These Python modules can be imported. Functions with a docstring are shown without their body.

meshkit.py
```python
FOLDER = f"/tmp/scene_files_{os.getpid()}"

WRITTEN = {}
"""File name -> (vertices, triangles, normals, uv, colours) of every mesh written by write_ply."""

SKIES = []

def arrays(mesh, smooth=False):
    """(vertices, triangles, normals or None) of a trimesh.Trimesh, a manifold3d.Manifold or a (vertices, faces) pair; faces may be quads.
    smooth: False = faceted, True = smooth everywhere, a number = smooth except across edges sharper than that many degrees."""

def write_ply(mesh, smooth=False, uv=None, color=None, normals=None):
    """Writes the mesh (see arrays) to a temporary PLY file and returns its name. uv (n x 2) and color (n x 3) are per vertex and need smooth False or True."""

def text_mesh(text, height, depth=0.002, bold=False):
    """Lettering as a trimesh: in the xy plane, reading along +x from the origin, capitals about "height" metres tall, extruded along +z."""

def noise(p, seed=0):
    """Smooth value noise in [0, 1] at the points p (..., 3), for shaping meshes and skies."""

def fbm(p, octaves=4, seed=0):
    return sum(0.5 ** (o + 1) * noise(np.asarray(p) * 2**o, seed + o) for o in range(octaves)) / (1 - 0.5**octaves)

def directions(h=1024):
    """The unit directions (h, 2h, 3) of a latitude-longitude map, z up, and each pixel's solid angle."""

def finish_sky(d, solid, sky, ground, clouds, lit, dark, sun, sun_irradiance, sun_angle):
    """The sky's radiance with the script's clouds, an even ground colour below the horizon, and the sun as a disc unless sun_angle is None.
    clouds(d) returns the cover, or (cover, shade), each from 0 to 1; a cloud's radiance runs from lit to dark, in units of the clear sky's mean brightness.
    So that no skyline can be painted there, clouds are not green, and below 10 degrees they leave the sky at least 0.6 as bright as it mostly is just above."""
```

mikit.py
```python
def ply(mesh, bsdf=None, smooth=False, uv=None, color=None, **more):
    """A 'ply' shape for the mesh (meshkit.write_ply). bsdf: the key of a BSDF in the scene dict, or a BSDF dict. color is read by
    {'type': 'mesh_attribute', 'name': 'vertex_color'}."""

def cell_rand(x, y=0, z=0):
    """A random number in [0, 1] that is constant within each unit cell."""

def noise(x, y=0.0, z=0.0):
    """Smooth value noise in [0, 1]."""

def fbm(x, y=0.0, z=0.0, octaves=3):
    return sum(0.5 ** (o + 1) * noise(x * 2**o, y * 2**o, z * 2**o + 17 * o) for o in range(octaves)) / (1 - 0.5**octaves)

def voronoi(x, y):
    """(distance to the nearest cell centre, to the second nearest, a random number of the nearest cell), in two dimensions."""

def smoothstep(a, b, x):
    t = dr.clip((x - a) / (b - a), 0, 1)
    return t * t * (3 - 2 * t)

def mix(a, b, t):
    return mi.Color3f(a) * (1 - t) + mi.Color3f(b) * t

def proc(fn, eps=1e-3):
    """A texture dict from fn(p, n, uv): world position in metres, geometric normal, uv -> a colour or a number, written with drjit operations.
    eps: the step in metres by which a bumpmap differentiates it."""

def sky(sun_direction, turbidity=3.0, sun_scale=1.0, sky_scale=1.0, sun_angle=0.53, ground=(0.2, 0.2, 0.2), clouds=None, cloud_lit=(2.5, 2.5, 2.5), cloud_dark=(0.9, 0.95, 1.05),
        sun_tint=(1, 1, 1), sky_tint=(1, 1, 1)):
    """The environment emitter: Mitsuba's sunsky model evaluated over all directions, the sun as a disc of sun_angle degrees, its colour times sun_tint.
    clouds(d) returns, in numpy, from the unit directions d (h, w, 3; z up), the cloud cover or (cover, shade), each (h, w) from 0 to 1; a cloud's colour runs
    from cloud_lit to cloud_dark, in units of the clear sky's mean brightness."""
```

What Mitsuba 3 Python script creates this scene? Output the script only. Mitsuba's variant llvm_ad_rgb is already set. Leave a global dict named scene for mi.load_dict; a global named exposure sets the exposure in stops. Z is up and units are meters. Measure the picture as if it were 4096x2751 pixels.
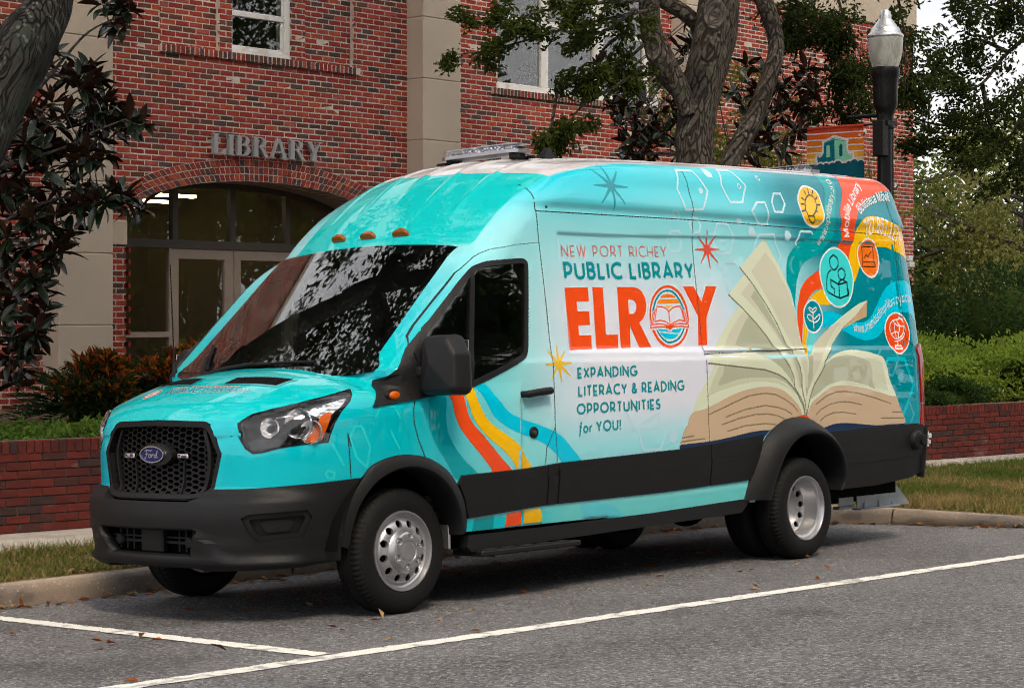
import math
import numpy as np, trimesh, shapely
import mitsuba as mi, drjit as dr
import mikit, meshkit
from shapely.geometry import Polygon, LineString, Point, box as sbox, MultiPolygon
from shapely.ops import unary_union
from shapely import affinity
from scipy.interpolate import PchipInterpolator as PCH
from mikit import noise, fbm, voronoi, cell_rand, smoothstep, mix

# ------------------------------------------------------------------ camera, sky, exposure
T = mi.ScalarTransform4f
CAM = np.array([-6.6631, -8.8132, 1.6421]); YAW = .8275
scene, labels = {}, {}
scene['camera'] = {'type': 'perspective', 'fov': 2 * math.degrees(math.atan(2048 / 8029.2)), 'fov_axis': 'x', 'near_clip': .1, 'far_clip': 900.,
                   'principal_point_offset_y': (1375.5 - 1275.) / 2751,
                   'to_world': T().look_at(origin=CAM.tolist(), target=(CAM + [math.sin(YAW), math.cos(YAW), 0]).tolist(), up=[0, 0, 1])}
def clouds(d):
    n = meshkit.fbm(d * [3, 3, 5] + 7, 4, seed=3)
    return np.ones(d.shape[:2]), np.clip((n - .52) * 2.2 + .1, 0, .8)
scene['sky'] = mikit.sky([-.35, -.55, .76], turbidity=3, sun_scale=.28, sun_angle=14, clouds=clouds, cloud_lit=(2.3, 2.3, 2.35), cloud_dark=(1.2, 1.22, 1.3))
exposure = 2.45

# ------------------------------------------------------------------ helpers
rng = np.random.default_rng(11)
def lin(r, g, b):
    c = np.array([r, g, b]) / 255.
    return tuple(float(x) for x in np.where(c < .04045, c / 12.92, ((c + .055) / 1.055) ** 2.4))
def rgb(c): return {'type': 'rgb', 'value': list(map(float, c))}
def two(b, back=None):
    d = {'type': 'twosided', 'a': b}
    if back: d['b'] = back
    return d
def numbered(name):
    if name not in used: used.add(name); return name
    i = 1
    while f'{name}_{i:03d}' in used: i += 1
    used.add(f'{name}_{i:03d}'); return f'{name}_{i:03d}'
used = set()
def add(key, mesh, mat, smooth=False, normals=None, uv=None):
    """one mesh entry; key is final"""
    if normals is not None:
        path = meshkit.write_ply(mesh, False, uv, normals=normals)
        scene[key] = {'type': 'ply', 'filename': path, 'face_normals': False, 'bsdf': {'type': 'ref', 'id': mat}}
    else:
        scene[key] = mikit.ply(mesh, mat, smooth=smooth, uv=uv)
    used.add(key)
    return key
def part(parent, name, mesh, mat, smooth=False, normals=None):
    return add(numbered(parent + '__' + name), mesh, mat, smooth, normals)
def thing(name, label, cat, group=None):
    k = numbered(name); labels[k] = {'label': label, 'category': cat}
    if group: labels[k]['group'] = group
    return k
def lab(key, label): labels[key] = {'label': label}
def struct(key, kind='structure'): labels[key] = {'kind': kind}
cat_ = trimesh.util.concatenate
def TM(v, f): return trimesh.Trimesh(np.asarray(v, float), np.asarray(f, int), process=False)
def box(x0, x1, y0, y1, z0, z1):
    b = trimesh.creation.box((x1 - x0, y1 - y0, z1 - z0)); b.apply_translation([(x0 + x1) / 2, (y0 + y1) / 2, (z0 + z1) / 2]); return b
def cbox(x0, x1, y0, y1, z0, z1, c=.01):
    """box with chamfered edges"""
    import itertools
    p = []
    for s in itertools.product((0, 1), repeat=3):
        a = np.array([(x0, x1)[s[0]], (y0, y1)[s[1]], (z0, z1)[s[2]]]); d = np.array([1 - 2 * q for q in s]) * c
        for k in range(3):
            q = a + d; q[k] = a[k]; p.append(q)
    return trimesh.convex.convex_hull(np.array(p))
def tube(pts, r, n=8, cap=True):
    pts = np.asarray(pts, float); r = np.broadcast_to(np.asarray(r, float), len(pts))
    t = np.gradient(pts, axis=0); t /= np.linalg.norm(t, axis=1, keepdims=True) + 1e-12
    u = np.cross(t[0], [0, 0, 1.]);
    if np.linalg.norm(u) < .1: u = np.cross(t[0], [1., 0, 0])
    us = []
    for q in t:
        u = u - q * (u @ q); u /= np.linalg.norm(u); us.append(u)
    us = np.array(us); ws = np.cross(t, us); a = np.arange(n) * 2 * np.pi / n
    v = pts[:, None] + r[:, None, None] * (np.cos(a)[None, :, None] * us[:, None] + np.sin(a)[None, :, None] * ws[:, None])
    m = len(pts); i, j = np.meshgrid(np.arange(m - 1), np.arange(n), indexing='ij'); j2 = (j + 1) % n
    f = np.stack([i * n + j, i * n + j2, (i + 1) * n + j2, (i + 1) * n + j], -1).reshape(-1, 4)
    f = np.vstack([f[:, [0, 1, 2]], f[:, [0, 2, 3]]])
    V = v.reshape(-1, 3)
    if cap:
        V = np.vstack([V, pts[0], pts[-1]]); k = np.arange(n); k2 = (k + 1) % n
        f = np.vstack([f, np.stack([k2, k, k * 0 + m * n], 1), np.stack([(m - 1) * n + k, (m - 1) * n + k2, k * 0 + m * n + 1], 1)])
    return TM(V, f)
def lathe(prof, n=48, axis='z'):
    m = trimesh.creation.revolve(np.asarray(prof, float), sections=n)
    if axis == 'y': m.apply_transform(trimesh.transformations.rotation_matrix(-np.pi / 2, [1, 0, 0]) @ np.eye(4))   # z -> y
    return m
def catmull(p, closed=False, n=6):
    p = np.asarray(p, float)
    if closed: q = np.vstack([p[-1], p, p[0], p[1]])
    else: q = np.vstack([2 * p[0] - p[1], p, 2 * p[-1] - p[-2]])
    out = []; t = np.linspace(0, 1, n, endpoint=False)[:, None]
    for i in range(1, len(q) - 2):
        a, b, c, d = q[i - 1], q[i], q[i + 1], q[i + 2]
        out.append(.5 * (2 * b + (c - a) * t + (2 * a - 5 * b + 4 * c - d) * t ** 2 + (3 * b - a - 3 * c + d) * t ** 3))
    out = np.vstack(out)
    return out if closed else np.vstack([out, p[-1]])
def extrude(poly, h):
    return cat_([trimesh.creation.extrude_polygon(g, h, engine='earcut') for g in polys(poly)])
def polys(g):
    if g.is_empty: return []
    if g.geom_type == 'Polygon': return [g]
    return [x for x in getattr(g, 'geoms', []) for x in polys(x)] if hasattr(g, 'geoms') else []
def grid_mesh(P):
    """P (m, n, 3) -> trimesh"""
    m, n = P.shape[:2]; i, j = np.meshgrid(np.arange(m - 1), np.arange(n - 1), indexing='ij')
    f = np.stack([i * n + j, (i + 1) * n + j, (i + 1) * n + j + 1, i * n + j + 1], -1).reshape(-1, 4)
    return TM(P.reshape(-1, 3), np.vstack([f[:, [0, 1, 2]], f[:, [0, 2, 3]]]))
def rotm(axis, ang): return trimesh.transformations.rotation_matrix(ang, axis)

# ------------------------------------------------------------------ materials
M = {}
def mat(name, d): scene[name] = d
def principled(col, rough=.5, spec=.5, metallic=0., clear=0., sheen=0.):
    d = {'type': 'principled', 'base_color': col if isinstance(col, dict) else rgb(col), 'roughness': rough, 'metallic': metallic}
    if metallic == 0: d['specular'] = spec
    if clear: d['clearcoat'] = clear; d['clearcoat_gloss'] = .95
    return d
def dull(name, col, rough=.7, spec=.4, **k): mat(name, two(principled(col, rough, spec, **k)))
def gloss(name, col): mat(name, two({'type': 'plastic', 'diffuse_reflectance': col if isinstance(col, dict) else rgb(col), 'int_ior': 1.5}))
S_, PT_ = .0369, -.0062
def vz(p): return p.z + S_ * p.y - PT_ * p.x
# ------------------------------------------------------------------ van: body form
_c, _s = math.cos(S_), math.sin(S_)
VM = np.array([[1, 0, 0], [0, _c, _s], [PT_, -_s, _c]])          # van frame (x rearward, y kerbward, z up) -> world: the road leans to the kerb
def v2w(p): return np.asarray(p, float) @ VM.T
Wz = PCH([.30, .40, .45, .55, .70, .85, .95, 1.10, 1.25, 1.355, 1.395, 1.46, 1.70, 1.85, 2.10, 2.26, 2.29, 2.335, 2.48, 2.60, 2.75],
         [.955, .968, .978, .995, 1.015, 1.028, 1.031, 1.032, 1.031, 1.030, 1.021, 1.012, .990, .975, .948, .934, .930, .941, .897, .868, .835])
TX = PCH([-.3, .0, .15, .3, .5, .7, .9, 1.1, 1.4, 2, 7], [-.44, -.31, -.245, -.185, -.122, -.073, -.040, -.016, 0, 0, 0])
ZC = PCH([1.0, 1.50, 1.605, 1.674, 1.72, 1.88, 2.06, 2.225, 2.36, 2.49, 2.7, 3.1, 3.6, 4.5, 5.5, 6.2, 6.7],
         [2.09, 2.10, 2.12, 2.165, 2.215, 2.352, 2.462, 2.545, 2.598, 2.632, 2.662, 2.692, 2.71, 2.735, 2.752, 2.757, 2.74])
ZH = PCH([-.2, .05, .08, .12, .2, .3, .45, .6, .75, .9, 1.1, 1.4], [.8, 1.035, 1.068, 1.102, 1.158, 1.211, 1.275, 1.325, 1.352, 1.366, 1.38, 1.40])
XN = PCH([.2, .30, .36, .42, .5, .57, .66, .70, .73, .8, .9, 1.0, 1.08, 1.15, 1.3], [.10, .062, .045, .03, .012, .005, .02, .042, .06, .06, .058, .066, .085, .13, .3])
def smx(a, b, k):
    h = np.maximum(k - np.abs(a - b), 0) / k
    return np.maximum(a, b) + h * h * k * .25
def sst(a, b, x):
    t = np.clip((x - a) / (b - a), 0., 1.); return t * t * (3 - 2 * t)
def F(p):
    x, y, z = p[..., 0], p[..., 1], p[..., 2]; ay = np.abs(y)
    zc = np.clip(z, .3, 2.75); xc = np.clip(x, -.3, 7)
    w = Wz(zc) + TX(xc) * np.interp(z, [1.1, 1.7], [1, .6])
    # pressed window panel aft of the cab, door handle cup zone, sliding-rail step
    pan = sst(2.37, 2.41, x) * (1 - sst(6.10, 6.14, x)) * sst(1.415, 1.45, z) * (1 - sst(2.125, 2.15, z + .035 * sst(2.47, 5.2, x) * 0 - .05 * sst(2.5, 5, x)))
    w = w - .012 * pan
    rail = sst(3.70, 3.73, x) * (1 - sst(4.86, 4.9, x)) * sst(1.385, 1.392, z) * (1 - sst(1.412, 1.425, z))
    w = w - .010 * rail
    side = ay - w
    zr = ZC(np.clip(x - .2 * y * y, 1.0, 6.7)) - .10 * y * y
    rib = 0
    for yr in (.0, .27, .54): rib = rib + np.exp(-((ay - yr) / .022) ** 2)
    zr = zr + .012 * rib * sst(1.80, 2.0, x)
    sl = np.interp(x - .2 * y * y, [1.5, 1.6, 1.7, 1.9, 2.2, 2.6, 3], [.3, .8, 1.2, .75, .48, .2, .05])
    roof = (z - zr) / np.sqrt(1 + sl * sl)
    cab = smx(side, roof, .13)
    ws = (.838 + 1.10 * np.maximum(z - 1.34, 0) + .4 * np.maximum(1.30 - z, 0) + .12 * y * y - x) / 1.48
    cab = smx(cab, ws, .07 + .05 * (1 - sst(.5, .8, ay)) * 0)
    rear = x - (6.53 - .05 * np.maximum(z - 1.3, 0) ** 1.5)
    cab = smx(cab, rear, .30)
    zh = ZH(np.clip(x, -.2, 1.4)) - .115 * (np.minimum(ay, 1.0) / .85) ** 2.5
    vent = 0
    hd = smx(side, (z - zh) * .93, .11)
    xn = XN(np.clip(z, .2, 1.3)) + .27 * y * y + .5 * np.maximum(ay - .45, 0) ** 2
    ns = (xn - x) * .9
    hd = smx(hd, ns, np.where(z > 1.0, .07, .16))
    hd = np.maximum(hd, x - 1.9)
    h2 = np.maximum(.05 - np.abs(cab - hd), 0) / .05
    f = np.minimum(cab, hd) - h2 * h2 * .05 * .25
    return np.maximum(f, .41 - .12 * sst(.85, .65, x) - z)
def FG(p, e=2e-3):
    g = np.stack([F(p + d) - F(p - d) for d in np.eye(3) * e], -1) / (2 * e)
    return g / np.maximum(np.linalg.norm(g, axis=-1, keepdims=True), 1e-9)
def surf(o, d, off=0., t0=0., t1=2.2, it=34):
    """first point outward along o + t d (o inside the body) where F = off"""
    o = np.asarray(o, float); d = np.broadcast_to(np.asarray(d, float), o.shape); a = np.full(o.shape[:-1], t0); b = np.full(o.shape[:-1], t1)
    for _ in range(it):
        m = (a + b) / 2; ins = F(o + m[..., None] * d) < off
        a = np.where(ins, m, a); b = np.where(ins, b, m)
    return o + a[..., None] * d
def nets(lo, hi, h):
    n = [int(round((hi[k] - lo[k]) / h[k])) + 1 for k in range(3)]
    ax = [np.linspace(lo[k], hi[k], n[k]) for k in range(3)]
    Fv = np.empty(n)
    for i in range(0, n[0], 40):
        X, Y, Z = np.meshgrid(ax[0][i:i + 40], ax[1], ax[2], indexing='ij'); Fv[i:i + 40] = F(np.stack([X, Y, Z], -1))
    ins = Fv < 0; c = [m - 1 for m in n]
    acc = np.zeros(c + [3]); cnt = np.zeros(c)
    sl = lambda o: tuple(slice(o[k], o[k] + c[k]) for k in range(3))
    base = np.stack(np.meshgrid(*[np.arange(m) for m in c], indexing='ij'), -1).astype(float)
    for axis in range(3):
        o1, o2 = [k for k in range(3) if k != axis]
        for a in (0, 1):
            for b in (0, 1):
                p = [0, 0, 0]; p[o1], p[o2] = a, b; q = list(p); q[axis] = 1
                f0, f1 = Fv[sl(p)], Fv[sl(q)]; m = (f0 < 0) != (f1 < 0)
                t = np.where(m, f0 / np.where(m, f0 - f1, 1), 0)
                v = np.zeros(c + [3]); v[..., o1], v[..., o2] = a, b; v[..., axis] = t
                acc += v * m[..., None]; cnt += m
    act = cnt > 0; idx = np.full(c, -1); idx[act] = np.arange(act.sum())
    V = (base[act] + acc[act] / cnt[act][:, None]) * [ (hi[k] - lo[k]) / (n[k] - 1) for k in range(3)] + lo
    Q = []
    for axis in range(3):
        o1, o2 = (axis + 1) % 3, (axis + 2) % 3
        s0 = [slice(None)] * 3; s1 = [slice(None)] * 3; s0[axis] = slice(0, -1); s1[axis] = slice(1, None)
        ch = ins[tuple(s0)] != ins[tuple(s1)]
        w = np.argwhere(ch); w = w[(w[:, o1] > 0) & (w[:, o2] > 0) & (w[:, o1] < n[o1] - 1) & (w[:, o2] < n[o2] - 1)]
        e1 = np.eye(3, dtype=int)[o1]; e2 = np.eye(3, dtype=int)[o2]
        g = lambda k: idx[tuple(k.T)]
        q = np.stack([g(w - e1 - e2), g(w - e2), g(w), g(w - e1)], 1)
        fl = ~ins[tuple(w.T)]; q[fl] = q[fl][:, ::-1]; Q.append(q)
    Q = np.vstack(Q)
    for _ in range(3):
        e = 2e-3; G = np.stack([F(V + d) - F(V - d) for d in np.eye(3) * e], -1) / (2 * e)
        V = V - np.clip(F(V) / np.maximum((G ** 2).sum(1), .05), -.02, .02)[:, None] * G
    return V, Q
# ------------------------------------------------------------------ van: paint and trim materials
def van_print(p, n, uv):
    x, z, ay = p.x, vz(p), dr.abs(p.y)
    C = lambda *a: mi.Color3f(*lin(*a))
    c = mix(C(0, 190, 205), C(135, 226, 232), smoothstep(1.0, 2.0, x))
    c = mix(c, C(150, 228, 240), smoothstep(2.0, 2.6, x))
    wh = smoothstep(1.7, 2.7, x) * (1 - smoothstep(3.7, 4.9, x)) * smoothstep(.80, 1.15, z) * (1 - smoothstep(1.62, 2.2, z))
    up = smoothstep(1.75, 2.15, z)
    c = mix(c, mix(C(150, 226, 236), C(60, 208, 226), smoothstep(2.1, 2.55, z)), up)
    c = mix(c, C(0, 205, 228), smoothstep(2.2, 2.5, z) * (1 - smoothstep(2.7, 3.6, x)) * .8)
    c = mix(c, C(228, 233, 247), wh)
    c = mix(c, C(170, 228, 240), smoothstep(3.9, 4.5, x) * (1 - up) * smoothstep(1.0, 1.2, z))
    tl = smoothstep(4.75, 5.45, x + .5 * smoothstep(1.9, 2.4, z))
    c = mix(c, mix(C(0, 140, 158), C(0, 172, 196), smoothstep(1.4, .9, z) * .5), tl)
    roof = smoothstep(.0, .02, (.755 - .05 * smoothstep(2.6, 3.2, x)) - ay + .25 * smoothstep(1.9, 1.7, x) * 0) * smoothstep(2.04, 2.08, z) * smoothstep(.02, .12, n.z)
    front = mix(C(18, 196, 198), C(70, 214, 206), smoothstep(2.2, 2.65, x) * .7)
    c = mix(c, mix(front, C(205, 203, 206), smoothstep(2.235, 2.245, x - .36 * ay * ay)), roof)
    hood = smoothstep(1.2, 1.0, x) * smoothstep(.5, .7, n.z)
    c = mix(c, C(8, 194, 200), hood)
    return c
mat('inside', principled((.012, .012, .013), .8))
mat('wrap_paint', {'type': 'twosided', 'a': {'type': 'plastic', 'diffuse_reflectance': mikit.proc(van_print), 'int_ior': 1.5}, 'b': principled((.012, .012, .013), .8)})
def grain(s): return lambda p, n, uv: noise(p.x * s, p.y * s, p.z * s)
mat('black_trim', {'type': 'bumpmap', 'arbitrary': mikit.proc(grain(900), 4e-4), 'scale': .00025, 'b': two(principled((.0085, .0088, .0098), .52, .32))})
dull('black_rubber', (.006, .006, .0065), .55, .3)
dull('dark_void', (.004, .004, .004), .9, .1)
dull('tyre_rubber', (.0065, .0065, .007), .7, .25)
mat('silver_wheel', two(principled((.50, .50, .52), .33, metallic=.85)))
mat('chrome', two({'type': 'roughconductor', 'material': 'Al', 'alpha': .05}))
mat('galvanised', two(principled(mikit.proc(lambda p, n, uv: mix((.36, .40, .43), (.50, .54, .57), fbm(p.x * 9, p.y * 9, p.z * 9))), .45, metallic=.6)))
gloss('gloss_black', (.006, .006, .007)); gloss('ford_blue', lin(18, 28, 92)); gloss('amber_lens', lin(214, 96, 14)); gloss('marker_amber', lin(150, 78, 8)); gloss('red_lens', lin(150, 12, 18)); gloss('white_plastic', (.6, .6, .62))
mat('clear_glass', {'type': 'thindielectric', 'int_ior': 1.5})
mat('tint_glass', {'type': 'thindielectric', 'int_ior': 1.52, 'specular_transmittance': rgb((.22, .25, .24))})
mat('screen_glass', {'type': 'thindielectric', 'int_ior': 1.7, 'specular_transmittance': rgb((.62, .68, .66))})
mat('led_mass', two(principled(mikit.proc(lambda p, n, uv: mix((.10, .10, .16), (.75, .75, .85), smoothstep(.45, .75, noise(p.x * 90, p.y * 90, p.z * 90)))), .25, metallic=.7)))
INK = dict(orange=(247, 84, 32), orange2=(250, 122, 34), amber=(246, 140, 36), yellow=(252, 197, 18), yellow2=(236, 196, 60), red=(226, 84, 66), teal=(0, 148, 164), cyan=(0, 206, 240), cyan2=(96, 216, 232), aqua=(104, 220, 226),
           ribbonA=(0, 166, 172), ribbonB=(0, 148, 166), turq=(66, 226, 228), page=(220, 229, 204), greyl=(212, 213, 192), greyl2=(204, 211, 184), greyd=(184, 190, 166), taupe=(205, 181, 152), tan=(204, 172, 136), navy=(22, 50, 84),
           edge=(118, 116, 98), brown=(138, 122, 98), pale=(190, 228, 242), cyanh=(0, 196, 216), tealh=(66, 176, 196), fenderh=(34, 208, 216), black=(16, 16, 16), white=(240, 240, 244), stripeteal=(0, 166, 176), sillteal=(0, 160, 168))
for k, v in INK.items(): gloss('ink_' + k, lin(*v))
gloss('ink_sillbase', mikit.proc(lambda p, n, uv: mix(mi.Color3f(*lin(0, 205, 220)), mi.Color3f(*lin(112, 222, 224)), smoothstep(1.9, 2.4, p.x))))
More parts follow.
